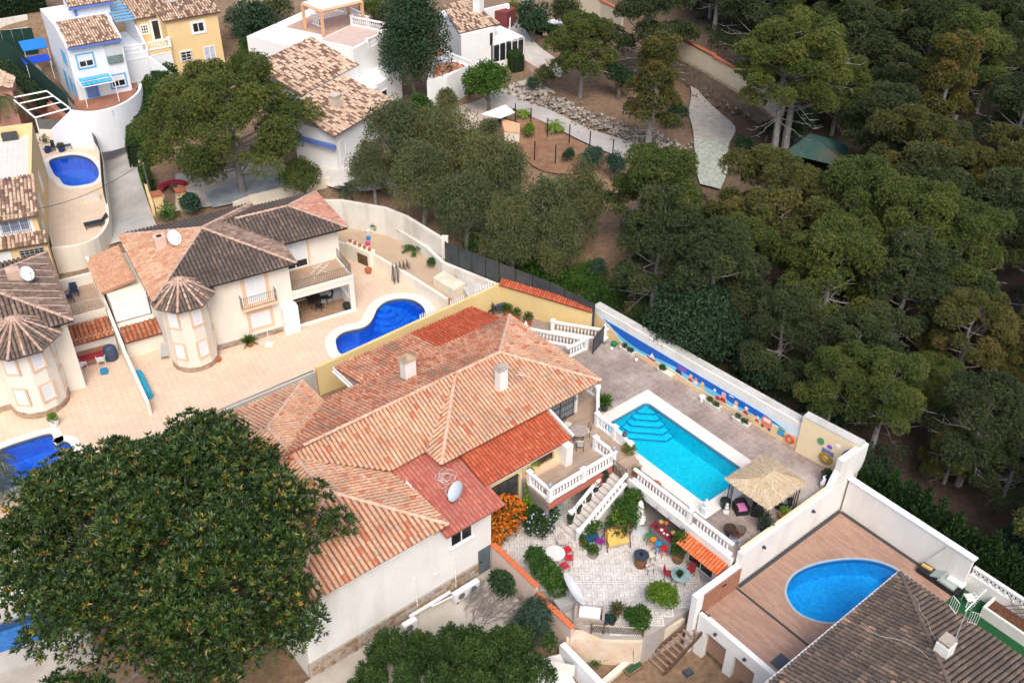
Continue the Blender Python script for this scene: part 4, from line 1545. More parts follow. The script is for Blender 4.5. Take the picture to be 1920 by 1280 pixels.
bather(9.9,.55,.95,'y','y')
mur('painted_gull',disc(10.9,1.25,.12,.16),C_['w'],.009)
bather(11.6,.5,1.25,'r','k')
mur('painted_ball',disc(11.2,.62,.2,.2),C_['r'],.012)
mur('painted_cloud',disc(12.2,1.6,.22,.07),C_['w'],.009)
bather(12.6,.55,1.0,'w','y')
bather(13.4,.62,.95,'r','w')
mur('painted_umbrella',disc(14.0,.85,.3,.18),C_['y'],.009)
bather(14.3,.5,.75,'r','w')
def camper(a,b,s,c1):
 mur('painted_van',[(a - .32*s,b),(a + .32*s,b),(a + .36*s,b + .5*s),(a + .28*s,b + .95*s),(a - .28*s,b + .95*s),(a - .36*s,b + .5*s)],C_[c1],.009)
 mur('painted_windscreen',[(a - .24*s,b + .55*s),(a + .24*s,b + .55*s),(a + .2*s,b + .85*s),(a - .2*s,b + .85*s)],C_['w'],.012)
 for k in (-1,1):
  mur('painted_wheel',disc(a + k*.22*s,b,.1*s,.12*s),C_['n'],.012)
cw = thing('cream_wall','tall cream garden wall hung with plates beside the blue mosaic arch','wall',w3(43,-22.2,PZ))
m = MB()
CA,CB = w3(42.66,-24.19),w3(43.1,-20.45)
cd_ = (CB - CA).normalized()
cn = Vector((cd_.y,-cd_.x,0))
cn = cn if cn.dot(FH.U) < 0 else -cn
m.wall(CA - cn*.2,CB - cn*.2,.4,0,PZ + 2.75)
m.build('wall_body',mat('pale_peach_render',(.78,.64,.42),var=.05,rough=.85),cw)
m = MB()
m.wall(CA - cn*.3,CB - cn*.3,.62,PZ + 2.752,PZ + 2.85)
m.build('wall_coping',mat('weathered_coping',(.58,.57,.54),rough=.9),cw)
def plaque(parent,pts,m,d,name):
 mb_ = MB()
 q2 = [CA + cd_*(a + 24.2) + cn*.001 + Vector((0,0,PZ + b*.85)) for a,b in pts]
 q = [p + cn*d for p in q2]
 n = len(q)
 mb_.add(q2 + q,[tuple(range(n,2*n))] + [(i,(i + 1) % n,n + (i + 1) % n,n + i) for i in range(n)])
 return mb_.build(name,m,parent)
def van(a,b,s,c1,parent,d=.02):
 plaque(parent,[(a - .34*s,b),(a + .34*s,b),(a + .36*s,b + .45*s),(a + .28*s,b + .95*s),(a - .28*s,b + .95*s),(a - .36*s,b + .45*s)],C_[c1],d,'van_plaque')
 plaque(parent,[(a - .24*s,b + .55*s),(a + .24*s,b + .55*s),(a + .2*s,b + .85*s),(a - .2*s,b + .85*s)],C_['w'],d + .006,'windscreen')
 plaque(parent,[(a - .3*s,b + .1*s),(a,b + .35*s),(a + .3*s,b + .1*s),(a + .3*s,b + .3*s),(a - .3*s,b + .3*s)],C_['w'],d + .004,'van_front')
 for k in (-1,1):
  plaque(parent,disc(a + k*.24*s,b,.1*s,.12*s),C_['n'],d + .008,'van_wheel')
camper(15.0,.45,1.15,'o')
mur('painted_board',disc(16.1,1.15,.3,.13),C_['g'],.009)
mur('painted_van',[(15.85,.5),(16.35,.5),(16.4,.8),(16.25,1.05),(15.95,1.05),(15.8,.8)],C_['b'],.010)
plaque(cw,disc(-22.75,2.05,.22,.3),C_['g'],.05,'leaf_ornament')
plaque(cw,disc(-22.15,1.95,.17,.17),C_['p'],.03,'blue_plate')
plaque(cw,disc(-21.7,2.35,.17,.17),C_['w'],.03,'white_plate')
plaque(cw,[(-22.55,1.25),(-21.8,1.2),(-21.8,1.6),(-22.55,1.65)],plain('dusty_blue',(.13,.18,.38),.7),.05,'blue_panel')
plaque(cw,disc(-22.2,.85,.45,.5,18),mat('straw',(.42,.27,.06),var=.35,scale=8),.09,'straw_hat')
plaque(cw,disc(-22.2,.9,.2,.22,12),mat('straw_light',(.50,.36,.12),var=.35,scale=8),.2,'hat_crown')
arch = [(-21.35,.02)] + [(-21.35,1.7)] + [(-21.35 + .9 - .9*_m.cos(R(90*i/8)),1.7 + 1.1*_m.sin(R(90*i/8))) for i in range(9)][1:] + [(-20.47,.02)]
plaque(cw,arch,plain('mosaic_border',(.06,.10,.38),.5),.02,'mosaic_border')
arch2 = [(-21.24,.06)] + [(-21.24,1.68)] + [(-21.24 + .78 - .78*_m.cos(R(90*i/8)),1.68 + .96*_m.sin(R(90*i/8))) for i in range(9)][1:] + [(-20.47,.06)]
plaque(cw,arch2,mosaic('arch_mosaic',(.16,.27,.50),(.28,.40,.60),11),.026,'mosaic_arch')
lb = thing('lifebelt','red lifebelt hanging on the mural wall beside the painted camper','lifebelt',MA + md*(LW - .55) + mn*.06 + Vector((0,0,PZ + .5)))
m = MB()
ctr = MA + md*(LW - .55) + mn*.07 + Vector((0,0,PZ + .55))
ringp = [ctr + md*.26*_m.cos(6.2832*i/14) + Vector((0,0,.26*_m.sin(6.2832*i/14))) for i in range(15)]
m.tube(ringp,.07,6,cap=False)
m.build('ring',plain('lifebelt_red',(.58,.09,.05),.5),lb)
NW_ = thing('dividing_wall','long white wall dividing the pool terrace from the lower neighbouring deck','wall',w3(36,-20.55,.8))
m = MB()
m.wall(w3(33.05,-20.5),w3(43.1,-20.5),.34,.3,3.25)
m.build('wall_body',WHITE,NW_)
m = MB()
m.wall(w3(41.4,-20.55),w3(43.9,-20.55),.40,3.26,5.2)
m.prism([w3(40.9,-20.75),w3(41.38,-20.75),w3(41.38,-20.35),w3(40.9,-20.35)],3.26,[3.3,4.4,4.4,3.3])
m.wall(w3(43.7,-20.4),w3(43.7,-20.76),.3,.3,3.25)
m.build('raised_end',WHITE,NW_)
m = MB()
m.wall(w3(29.55,-20.45),w3(33.03,-20.45),.36,-2.2,2.35)
m.build('lower_run',WHITEC,NW_)
m = MB()
m.wall(w3(33.3,-20.66),w3(41.0,-20.66),.16,3.252,3.31)
m.build('wall_cap',mat('cream_cap',(.76,.66,.46),var=.05),NW_)
for u in (34.9,39.3):
 m = MB()
 c0 = w3(u,-20.33,2.65)
 m.tube([c0,c0 + FH.V*.12],.10,8)
 m.tube([c0 + FH.V*.12,c0 + FH.V*.2],.06,8)
 m.build('wall_light',mat('navy_lamp',(.04,.05,.12),rough=.3),NW_)
# ochre boundary wall behind the villa
yw = thing('ochre_wall','ochre boundary wall between the villa and the cobalt pool deck','wall',w3(31,-48.5,2.6))
a,b,c = w3(23.35,-49.15),w3(38.1,-47.75),w3(41.35,-41.3)
m = MB()
m.wall(a,w3(38.0,-47.74),.24,0,3.25,z1b=4.85)
m.wall(b,c,.28,0,4.9,z1b=4.55)
m.build('wall_body',YELLOW,yw)
rc = Roof(yw,TILE_RED,w=.2,L=.36)
d_ = (c - b).normalized()
n_ = Vector((d_.y,-d_.x,0))
rc.plane([b + n_*.28 + Vector((0,0,4.86)),c + n_*.28 + Vector((0,0,4.52)),c - n_*.22 + Vector((0,0,4.76)),b - n_*.22 + Vector((0,0,5.1))],lambda u,v,r: r*.7)
rc.finish(0,DECK_RED,name='tile_coping')
for s0,s1 in ((.55,.62),(.72,.79),(.86,.95)):
 for k in range(7):
  t = s0 + (s1 - s0)*k/6
  q = a.lerp(w3(38.0,-47.74),t)
  zt = 3.25 + 1.6*t
  o = link(bpy.data.objects.new('baluster',BALM))
  o.parent = yw
  o.location = Vector((q.x,q.y,zt + .002)) - yw.location
  o.scale = (.8,.8,.75)
m = MB()
m.wall(w3(8,-49.35),w3(23.2,-49.15),.3,-1,3.0)
gw = thing('retaining_wall','grey retaining wall below the tiled deck, behind the villa wing','wall',w3(16,-49.2,0))
m.build('wall_body',GREYW,gw)
m = MB()
m.prism(uvpoly([(12,-48.9),(34,-47.5),(34.2,-46.0),(24,-45.8),(20.5,-43),(20.5,-45.8),(12,-46)]),-1.5,.55)
struct('passage_floor',m,mat('passage_grey_green',(.36,.40,.37),var=.15,rough=.8))
balustrade('white stair balustrade nearest the ochre wall at the back gate',[P(1036,622,2.6),P(1132,638,2.6),P(1147,631,2.6)],.95,posts=(0,1),ball=(1,))
balustrade('white stair balustrade behind the tiled roof, at the back gate',[P(985,634,2.6),P(1098,655,2.6),P(1062,672,2.6)],.95,posts=(0,1),ball=(0,))
g = thing('garden_gate','dark iron gate leaf standing open by the mural','gate',P(1120,650,2.6))
ga,gb = P(1131,640,2.6),P(1111,664,2.6)
m = MB()
for zz in (.1,1.35):
 m.bar(ga + Vector((0,0,zz)),gb + Vector((0,0,zz)),.06)
for q in (ga,gb):
 m.bar(q + Vector((0,0,.05)),q + Vector((0,0,1.38)),.06)
m.build('gate_frame',BLACKM,g)
m = MB()
m.wall(ga.lerp(gb,.03),ga.lerp(gb,.97),.02,2.75,3.9)
m.build('gate_panel',mat('gate_sheet',(.07,.08,.10),rough=.5),g)
# the neighbour on the right: plank deck, kidney pool, brown roof
ND = .8
DECKN = paved('neighbour_planks',(.345,.205,.145),(.42,.265,.195),(.20,.12,.09),(.9,.15),FH.deg - 90,jw=.01,var=.3,off=.5)
loopk = smooth_closed([P(x,y,ND) for x,y in ((1475,1107),(1490,1077),(1532,1057),(1590,1048),(1642,1052),(1685,1070),(1714,1098),(1715,1125),(1688,1140),(1655,1134),(1620,1134),(1598,1142),(1586,1156),(1566,1165),(1535,1163),(1502,1150),(1484,1132))],4)
outk = offset_closed(loopk,.12)
def sheet_with_hole(name,outer,hole,z0,z1,matl,parent=None):
 import bmesh
 bm = bmesh.new()
 vo = [bm.verts.new((p[0],p[1],z1)) for p in outer]
 vh = [bm.verts.new((p[0],p[1],z1)) for p in hole]
 es = [bm.edges.new((vs_[i],vs_[(i + 1) % len(vs_)])) for vs_ in (vo,vh) for i in range(len(vs_))]
 r = bmesh.ops.triangle_fill(bm,use_beauty=True,use_dissolve=False,edges=es)
 for f in list(bm.faces):
  if f.normal.z < 0:
   f.normal_flip()
 for vs_ in (vo,vh):
  low = [bm.verts.new((v.co.x,v.co.y,z0)) for v in vs_]
  for i in range(len(vs_)):
   k = (i + 1) % len(vs_)
   bm.faces.new((vs_[i],vs_[k],low[k],low[i]))
 off = origin(parent) if parent is not None else np.zeros(3)
 for v in bm.verts:
  v.co -= Vector(off)
 me = bpy.data.meshes.new(name)
 bm.to_mesh(me)
 bm.free()
 me.materials.append(matl)
 o = link(bpy.data.objects.new(name,me))
 if parent is not None:
  o.parent = parent
 else:
  o['kind'] = 'structure'
 return o
sheet_with_hole('plank_deck',uvpoly([(30.05,-20.25),(42.45,-20.25),(42.45,-12.4),(30.05,-12.4)]),outk,-1.6,ND,DECKN)
make_pool('kidney shaped blue mosaic pool in the brown plank deck',loopk,ND,.12,BASIN_SKY,WATER_B,plain('pool_rim_blue',(.35,.42,.48),.5),depth=1.35,wl=.1,band=.12,line_m=plain('kidney_line',(.03,.22,.50),.4),
  steps=[([P(x,y,ND - .4) for x,y in ((1672,1076),(1700,1090),(1678,1108),(1662,1098))],.3)])
m = MB()
dk = plain('deck_border',(.045,.05,.055),.6)
m.wall(w3(33.05,-20.16),w3(42.3,-20.16),.2,ND + .004,ND + .03)
m.build('deck_border',dk)['kind'] = 'structure'
m = MB()
m.wall(w3(42.3,-20.05),w3(42.3,-12.6),.2,ND + .004,ND + .03)
m.build('deck_border',dk)['kind'] = 'structure'
m = MB()
m.wall(w3(32.9,-20.2),w3(32.9,-13),.14,ND + .004,ND + .02)
m.build('drain_channel',dk)['kind'] = 'structure'
m = MB()
m.prism(uvpoly([(30.5,-15.9),(31.4,-15.9),(31.4,-14.5),(30.5,-14.5)]),ND + .004,ND + .05)
m.build('dark_mat',plain('mat_grey',(.07,.08,.10),.8))['kind'] = 'structure'
m = MB()
m.prism(uvpoly([(38.4,-12.38),(43.0,-12.38),(43.0,-3),(38.4,-3)]),-1.6,ND + .01)
struct('artificial_turf',m,mat('turf_green',(.012,.085,.028),var=.12,scale=2,rough=.95,fine=30,bump=.3))
m = MB()
cl = thing('plank_cladding','brown plank cladding on the end wall of the neighbouring deck','cladding',w3(31.5,-20.2,1.4))
for k in range(9):
 m = MB()
 m.wall(w3(30.1,-20.2),w3(33.0,-20.2),.06,ND + .04 + k*.165,ND + .198 + k*.165)
 m.build('plank',mat('cladding_brown',(.36,.17,.11),var=.2,scale=3,rough=.6),cl)
m = MB()
c0 = w3(31.6,-20.16,2.0)
m.tube([c0 - FH.U*.16,c0 + FH.U*.16],.05,6)
m.build('wall_lamp',BLACKM,cl)
ww = thing('white_wall','tall plain white wall between the plank deck and the cypress hedge','wall',w3(42.7,-16,ND))
m = MB()
m.wall(w3(42.62,-20.2),w3(42.62,-12.3),.3,-.5,3.25)
m.build('wall_body',WHITE,ww)
m = MB()
m.wall(w3(42.62,-20.3),w3(42.62,-12.2),.42,3.255,3.33)
m.build('wall_coping',WHITEB,ww)
lw = thing('low_white_wall','low white wall topped with pierced blocks beside the green turf','wall',w3(42.9,-10,ND))
m = MB()
m.wall(w3(42.9,-12.29),w3(42.9,-3),.26,-.5,2.0)
m.build('wall_body',WHITE,lw)
BLK = MB()
for sx in (-1,1):
 BLK.box((sx*.20,0,0),(.06,.16,.46),0)
BLK.box((0,0,0),(.34,.16,.06),0)
BLK.box((0,0,.40),(.34,.16,.06),0)
BLK.tube([(-.17,0,.06),(.17,0,.40)],.035,4)
BLK.tube([(.17,0,.06),(-.17,0,.40)],.035,4)
BLKM = BLK.mesh('pierced_block')
BLKM.materials.append(WHITEC)
for k in range(18):
 o = link(bpy.data.objects.new('pierced_block',BLKM))
 o.parent = lw
 o.location = w3(42.9,-12.0 + .47*k,2.005) - lw.location
 o.rotation_euler = (0,0,R(FH.deg - 90))
m = MB()
m.wall(w3(42.9,-12.25),w3(42.9,-3),.2,2.47,2.55)
m.build('top_rail',WHITEC,lw)
pl = thing('raised_planter','long white raised planter with a wooden trellis on the turf','planter',w3(42.1,-8.5,ND))
m = MB()
m.prism(uvpoly([(41.7,-10.75),(41.85,-10.75),(41.85,-3),(41.7,-3)]),ND,1.55)
m.prism(uvpoly([(41.86,-10.75),(42.76,-10.75),(42.76,-10.6),(41.86,-10.6)]),ND,1.55)
m.build('box',WHITE,pl)
m = MB()
m.prism(uvpoly([(41.86,-10.59),(42.76,-10.59),(42.76,-3),(41.86,-3)]),ND,1.42)
m.build('soil',mat('bark_mulch',(.13,.06,.035),var=.5,scale=8,rough=1),pl)
tr = thing('trellis','diamond wooden trellis leaning on the low white wall in the planter','trellis',w3(42.72,-8.6,1.42))
for k in range(12):
 for s_ in (-1,1):
  m = MB()
  v0 = -10.1 + k*.3
  a_,b_ = w3(42.70 + .012*s_,v0,1.45 if s_ > 0 else 2.35),w3(42.74 + .012*s_,v0 + .9,2.35 if s_ > 0 else 1.45)
  m.bar(a_,b_,.045)
  m.build('slat',mat('trellis_grey',(.20,.165,.14),rough=.8),tr)
nh = thing('brown_roof_house','white house with a weathered brown tile roof beside the kidney pool','house',w3(31,-8,ND))
m = MB()
m.prism(uvpoly([(21,-13.4),(37.4,-13.4),(37.4,-3),(21,-3)]),-2.5,3.55)
m.build('wall',WHITE,nh)
RN = Roof(nh,TILE_DARK,w=.26,L=.42)
e0,e1 = 3.7,5.75
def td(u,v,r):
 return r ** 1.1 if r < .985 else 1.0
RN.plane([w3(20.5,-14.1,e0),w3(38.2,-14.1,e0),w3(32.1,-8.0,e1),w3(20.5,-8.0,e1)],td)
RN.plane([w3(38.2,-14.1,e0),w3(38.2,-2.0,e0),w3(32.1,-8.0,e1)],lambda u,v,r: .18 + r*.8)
RN.caps(w3(38.2,-14.1,e0),w3(32.1,-8.0,e1),tint=lambda r: r*.5)
rn = RN.finish(300,DECK_DARK,tint_mat('brown_ridge',[(0,(.13,.10,.085)),(1,(.24,.17,.13))],.9))
m = MB()
m.wall(w3(20.5,-14.22),w3(38.25,-14.22),.12,3.5,3.68)
m.build('eave_trim',WHITE,nh)
ch = MB()
ch.box(w3(34.25,-9.6,4.6),(.75,.65,1.25),FH.deg)
cho = ch.build('chimney',WHITE,rn)
m = MB()
for i in (-1,1):
 for j in (-1,1):
  m.box(w3(34.25 + i*.25,-9.6 + j*.2,5.85),(.12,.12,.16),FH.deg)
m.box(w3(34.25,-9.6,6.01),(.7,.6,.07),FH.deg)
m.build('chimney_cap',mat('chimney_cap_grey2',(.42,.36,.30),var=.3),rn)
an = thing('roof_antenna','white television aerial rising beside the chimney on the brown roof','antenna',w3(34.9,-9.5,4.9))
m = MB()
top = w3(35.1,-9.6,7.6)
m.tube([w3(34.9,-9.5,4.7),top],.028,5)
m.build('mast',GALV,an)
m = MB()
bx0,bx1 = top - FH.U*.2,top + FH.U*1.5 + Vector((0,0,.25))
m.bar(bx0,bx1,.05)
for k in range(12):
 q = bx0.lerp(bx1,.12 + .88*k/12)
 m.bar(q - FH.V*.14,q + FH.V*.14,.022)
m.build('aerial',PLASTW,an)
m = MB()
for s_ in (-1,1):
 b0 = bx0 + FH.V*.28*s_
 for k in range(5):
  q = b0 + FH.V*(.10*k*s_) + Vector((0,0,-.1 + .06*k))
  m.bar(q + Vector((0,0,-.35)) - FH.U*.1,q + Vector((0,0,.35)) - FH.U*.1,.02)
 m.bar(b0 + Vector((0,0,-.4)) - FH.U*.1,b0 + FH.V*.4*s_ + Vector((0,0,-.2)) - FH.U*.1,.03)
 m.bar(b0 + Vector((0,0,.3)) - FH.U*.1,b0 + FH.V*.4*s_ + Vector((0,0,.5)) - FH.U*.1,.03)
m.build('reflector',PLASTW,an)
cb = thing('roof_cable','thin pale cable trailing down the hip of the brown roof','cable',w3(35,-11,5))
m = MB()
pts = [w3(36.7 - .32*k + .06*math.sin(k*1.7),-12.4 + .29*k + .1*math.sin(k*2.3),0) for k in range(9)]
def roof_z(u,v):
 return min(e0 + (v + 14.1)*(e1 - e0)/6.1,e0 + (38.2 - u)*(e1 - e0)/6.1) + .14
pp = []
for k in range(17):
 u,v = 36.9 - .16*k + .05*math.sin(k*1.1),-12.6 + .175*k + .08*math.sin(k*.9)
 pp.append(w3(u,v,roof_z(u,v)))
m.tube(pp,.014,4)
pp = []
for k in range(17):
 u,v = 33.6 - .02*k,-13.4 + .22*k + .15*math.sin(k*.5)
 pp.append(w3(u - .25*math.sin(k*.4),v,roof_z(u,v)))
m.tube(pp,.012,4)
m.build('wire',mat('pale_cable',(.60,.58,.54),rough=.6),cb)
# ---- deck retaining front with two store openings, gravel yard, wooden stairs
rf = thing('deck_store','white store front with two dark openings below the plank deck','wall',w3(30,-17,-1))
m = MB()
m.wall(w3(29.95,-20.15),w3(29.95,-12.5),.3,.15,ND + .28)
for v0,v1 in ((-20.15,-19.5),(-18.1,-17.55),(-16.2,-15.2)):
 m.prism(uvpoly([(29.8,v0),(30.1,v0),(30.1,v1),(29.8,v1)]),-2.7,.15)
m.prism(uvpoly([(30.9,-20.1),(31.1,-20.1),(31.1,-12.6),(30.9,-12.6)]),-2.7,.3)
m.build('wall_body',WHITEC,rf)
for v in (-18.9,-16.9):
 m = MB()
 c0 = w3(29.8,v,.62)
 m.tube([c0,c0 - FH.U*.12],.10,8)
 m.build('wall_light',mat('dark_lamp',(.05,.055,.065),rough=.3),rf)
m = MB()
for k in range(5):
 m.box(w3(30.5,-16.0 + .28*k,-2.6),(.8,.24,.9),FH.deg)
o = m.build('wooden_bin',WOODD)
tag(o,'stack of dark timber standing inside the store under the deck','timber')
m = MB()
m.prism([P(1180,1200,-2.5),P(1330,1170,-2.5),P(1480,1330,-2.5),P(1080,1330,-2.5)],-3.4,-2.5)
struct('gravel_yard',m,GRAVELM)
ws = thing('wooden_stairs','weathered open wooden stairs down from the patio to the gravel yard','stairs',w3(28.8,-20.7,-1.2))
t0,t1 = Vector(w3(30.0,-20.55,0.0)),Vector(w3(27.45,-21.55,-2.35))
s0,s1 = Vector(w3(30.0,-19.75,0.0)),Vector(w3(27.45,-20.15,-2.35))
for a_,b_ in ((t0,t1),(s0,s1)):
 m = MB()
 dd = (b_ - a_)
 nrm = Vector((-dd.y,dd.x,0)).normalized()*.05
 m.prism([a_ - nrm,b_ - nrm,b_ + nrm,a_ + nrm],[a_.z - .16,b_.z - .16,b_.z - .16,a_.z - .16],[a_.z + .12,b_.z + .12,b_.z + .12,a_.z + .12])
 m.build('stringer',WOODD,ws)
for k in range(10):
 f_ = (k + .4)/10
 a_,b_ = t0.lerp(t1,f_),s0.lerp(s1,f_)
 m = MB()
 wd = (t1 - t0).normalized()*.10
 wd.z = 0
 n1 = (b_ - a_).normalized()*.06
 m.prism([a_ + n1 - wd,b_ - n1 - wd,b_ - n1 + wd,a_ + n1 + wd],a_.z + .02,a_.z + .07)
 m.build('tread',mat('tread_wood',(.30,.20,.15),var=.3,scale=5,rough=.8,dirt=(.16,.11,.09),dirt_amt=.6,dirt_scale=3),ws)
dg = thing('wooden_gate','narrow brown framed gate at the head of the wooden stairs','gate',w3(30.0,-20.2,0))
m = MB()
for v in (-20.62,-19.7):
 m.box(w3(30.05,v,-.1),(.1,.1,1.3),FH.deg)
m.wall(w3(30.05,-20.57),w3(30.05,-19.75),.08,1.0,1.1)
m.wall(w3(30.05,-20.57),w3(30.05,-19.75),.08,.0,.1)
m.build('gate_frame',WOODD,dg)
m = MB()
m.wall(w3(30.05,-20.56),w3(30.05,-19.76),.03,.1,1.0)
m.build('panel',mat('smoky_panel',(.16,.17,.17),rough=.3),dg)
cwl = thing('patio_retaining_wall','cream retaining wall with a stained foot below the patio edge','wall',P(1190,1195,-1))
m = MB()
pts = [P(1062,1196,-.35),P(1130,1202,-.35),P(1195,1205,-.35),w3(29.9,-21.05,-.35)]
off_ = [Vector((0.12,.62,0)),Vector((.05,.62,0)),Vector((-.25,.55,0)),Vector((-.35,.35,0))]
for i in range(3):
 q = [pts[i],pts[i + 1],pts[i + 1] + off_[i + 1],pts[i] + off_[i]]
 m.prism([(p.x,p.y) for p in q],-3.0,-.35)
m.build('wall_body',mat('cream_stained_foot',(.72,.62,.50),var=.08,scale=.6,rough=.9,dirt=(.50,.27,.13),dirt_amt=.6,dirt_scale=.6),cwl)
m = MB()
m.prism([P(1085,1222,-2.45),P(1182,1226,-2.45),P(1120,1300,-2.45),P(1080,1300,-2.45)],-3.2,-2.45)
struct('soil_bed',m,SOILM)
m = MB()
lwa,lwb = P(1190,1228,-2.1),P(1105,1300,-2.1)
m.wall(lwa,lwb,.32,-3.2,-2.05)
o = m.build('low_cream_wall',CREAM)
tag(o,'low cream wall edging the small bed of red soil','wall')
ax = thing('white_annex','stepped white wall and cistern in the lower middle corner','annex',w3(23.6,-22.5,-1))
m = MB()
m.wall(w3(23.75,-24.3),w3(23.7,-20.0),.36,-3.2,-.75)
m.build('long_wall',WHITEB,ax)
m = MB()
q0 = [P(1008,1235,-1.4),P(1050,1225,-1.4),P(1085,1290,-1.4),P(985,1320,-1.4)]
m.prism([(p.x,p.y) for p in q0],-3.2,-1.4)
m.wall(P(1006,1238,-.9),P(1078,1252,-.9),.3,-1.398,-.85)
m.wall(P(1006,1238,-.9),P(984,1300,-.9),.3,-1.398,-.851)
m.build('tank',WHITE,ax)
pf = thing('patio_fence','low brown lattice fence along the patio edge above the cream wall','fence',P(1150,1180,0))
fa,fb_ = P(1108,1186,0),P(1205,1192,0)
for q in (fa,fa.lerp(fb_,.24),fb_):
 m = MB()
 m.box(q,(.09,.09,.75),0)
 m.build('post',WOODD,pf)
for k in range(26):
 for s_ in (-1,1):
  m = MB()
  x0 = (k - 2)/24
  a_,b_ = fa.lerp(fb_,min(1,max(0,x0))),fa.lerp(fb_,min(1,max(0,x0 + .09)))
  if s_ < 0:
   a_,b_ = b_,a_
  if (a_ - b_).length < .05:
   continue
  m.bar(a_ + Vector((0,.015*s_,.08)),b_ + Vector((0,.015*s_,.62)),.03)
  m.build('slat',mat('fence_slat',(.13,.09,.06),var=.3,rough=.8),pf)
m = MB()
m.bar(fa + Vector((0,0,.66)),fb_ + Vector((0,0,.66)),.07)
m.build('top_rail',mat('fence_top',(.42,.35,.28),rough=.8),pf)
rw = thing('patio_side_wall','pink rendered wall with an orange coping between yard and patio','wall',w3(24.3,-28,0))
m = MB()
m.wall(w3(24.25,-31.0),w3(24.2,-27.0),.22,-2.2,.95)
m.wall(w3(24.2,-26.98),w3(24.15,-24.0),.22,-2.2,.45)
m.build('wall_body',mat('pinkish_render',(.66,.52,.45),var=.08,scale=.7,rough=.9,dirt=(.45,.34,.28),dirt_amt=.4),rw)
m = MB()
for k in range(16):
 v0 = -31.0 + k*.25
 m.wall(w3(24.25,v0),w3(24.24,v0 + .235),.34,.952,1.02)
for k in range(12):
 v0 = -26.98 + k*.25
 m.wall(w3(24.2,v0),w3(24.19,v0 + .235),.34,.452,.52)
o = m.build('coping_tile',mat('orange_coping',(.62,.17,.07),var=.15,scale=4,rough=.8),rw)
o['kind'] = 'stuff'
# cobalt-pool house (left of the villa) and its twin at the frame edge
F2 = Frame(30.6)
w2 = F2.w
H2Z = 3.0
DECKP = paved('peach_deck_tiles',(.72,.53,.385),(.76,.575,.425),(.52,.37,.27),(.40,.40),30.6,jw=.022,var=.24,worn=(.66,.56,.46),worn_amt=.5)
BALFLOOR = paved('balcony_tiles',(.44,.30,.20),(.48,.34,.235),(.36,.26,.19),(.33,.33),30.6,jw=.02,var=.3)
def px_poly(pts,z):
 return [P(x,y,z) for x,y in pts]
loop2 = smooth_closed([P(620 + x/5.053,540 + y/5.053,H2Z) for x,y in ((48,510),(62,465),(115,420),(200,394),(295,375),(368,332),(410,265),(445,190),(520,128),(640,98),(770,108),(860,160),(898,230),(880,300),(780,360),(640,410),(470,470),(300,560),(160,625),(80,610))],4)
out2 = offset_closed(loop2,.75)
sheet_with_hole('tiled_deck',[P(262,735,H2Z),P(226,640,H2Z),P(290,590,H2Z),P(520,540,H2Z),P(625,440,H2Z),w2(27.5,-57.6),w2(31.0,-56.0),w3(36.6,-47.95),w3(23.3,-49.2),w3(8,-49.5),P(230,840,H2Z)],out2,.2,H2Z,DECKP)
sc_ = P(620 + 515/5.053,540 + 165/5.053,H2Z)
steps2 = []
for k in range(4):
 r = .45 + .42*k
 c0 = sc_ + Vector((.05,-.12,0))*k
 steps2.append(([Vector((c0.x + r*math.cos(6.2832*i/20),c0.y + r*math.sin(6.2832*i/20),0)) for i in range(20)],.12 + .22*k))
make_pool('cobalt pool with a narrow waist and round steps on the peach deck',loop2,H2Z,.75,BASIN_BLUE,WATER_B,COPING,steps2[::-1],line_m=plain('rope_line',(.16,.17,.20),.5),band=.06)
hb = thing('tower_house','cream house with brown tile roof, corner tower and balcony above the cobalt pool','house',w2(12,-61,H2Z))
m = MB()
m.prism([w2(*q) for q in ((7.4,-66.2),(16.2,-66.2),(16.2,-57.6),(7.4,-57.6))],1.5,8.45)
m.prism([w2(*q) for q in ((16.21,-65.6),(21.0,-65.6),(21.0,-60.6),(16.21,-60.6))],1.5,8.45)
hbw = m.build('wall',CREAMW,hb)
m = MB()      # balcony slab, beam and posts
m.prism([w2(*q) for q in ((16.21,-60.59),(20.75,-60.59),(20.75,-57.55),(16.21,-57.55))],5.35,5.75)
m.prism([w2(*q) for q in ((16.21,-57.7),(20.78,-57.7),(20.78,-57.5),(16.21,-57.5))],5.751,6.0)
m.prism([w2(*q) for q in ((20.6,-60.59),(20.78,-60.59),(20.78,-57.71),(20.6,-57.71))],5.751,6.0)
for u in (20.6,):
 m.prism([w2(u - .2,-57.85),w2(u + .15,-57.85),w2(u + .15,-57.53),w2(u - .2,-57.53)],H2Z,5.349)
m.build('balcony',CREAMW,hb)
m = MB()
m.prism([w2(*q) for q in ((16.22,-60.58),(20.59,-60.58),(20.59,-57.71),(16.22,-57.71))],5.755,5.775)
m.build('balcony_floor',BALFLOOR,hb)
m = MB()
m.prism([w2(*q) for q in ((16.21,-60.59),(20.7,-60.59),(20.7,-57.6),(16.21,-57.6))],H2Z + .004,H2Z + .03)
m.build('porch_floor',mat('porch_tiles',(.34,.22,.14),var=.25,scale=3,rough=.7),hb)
m = MB()
m.prism([w2(*q) for q in ((16.3,-57.6),(20.75,-57.6),(20.75,-57.48),(16.3,-57.48))],H2Z + .004,H2Z + .16)
m.prism([w2(*q) for q in ((20.45,-60.5),(20.7,-60.5),(20.7,-57.86),(20.45,-57.86))],H2Z + .004,H2Z + .85)
m.build('porch_kerb',WHITEC,hb)
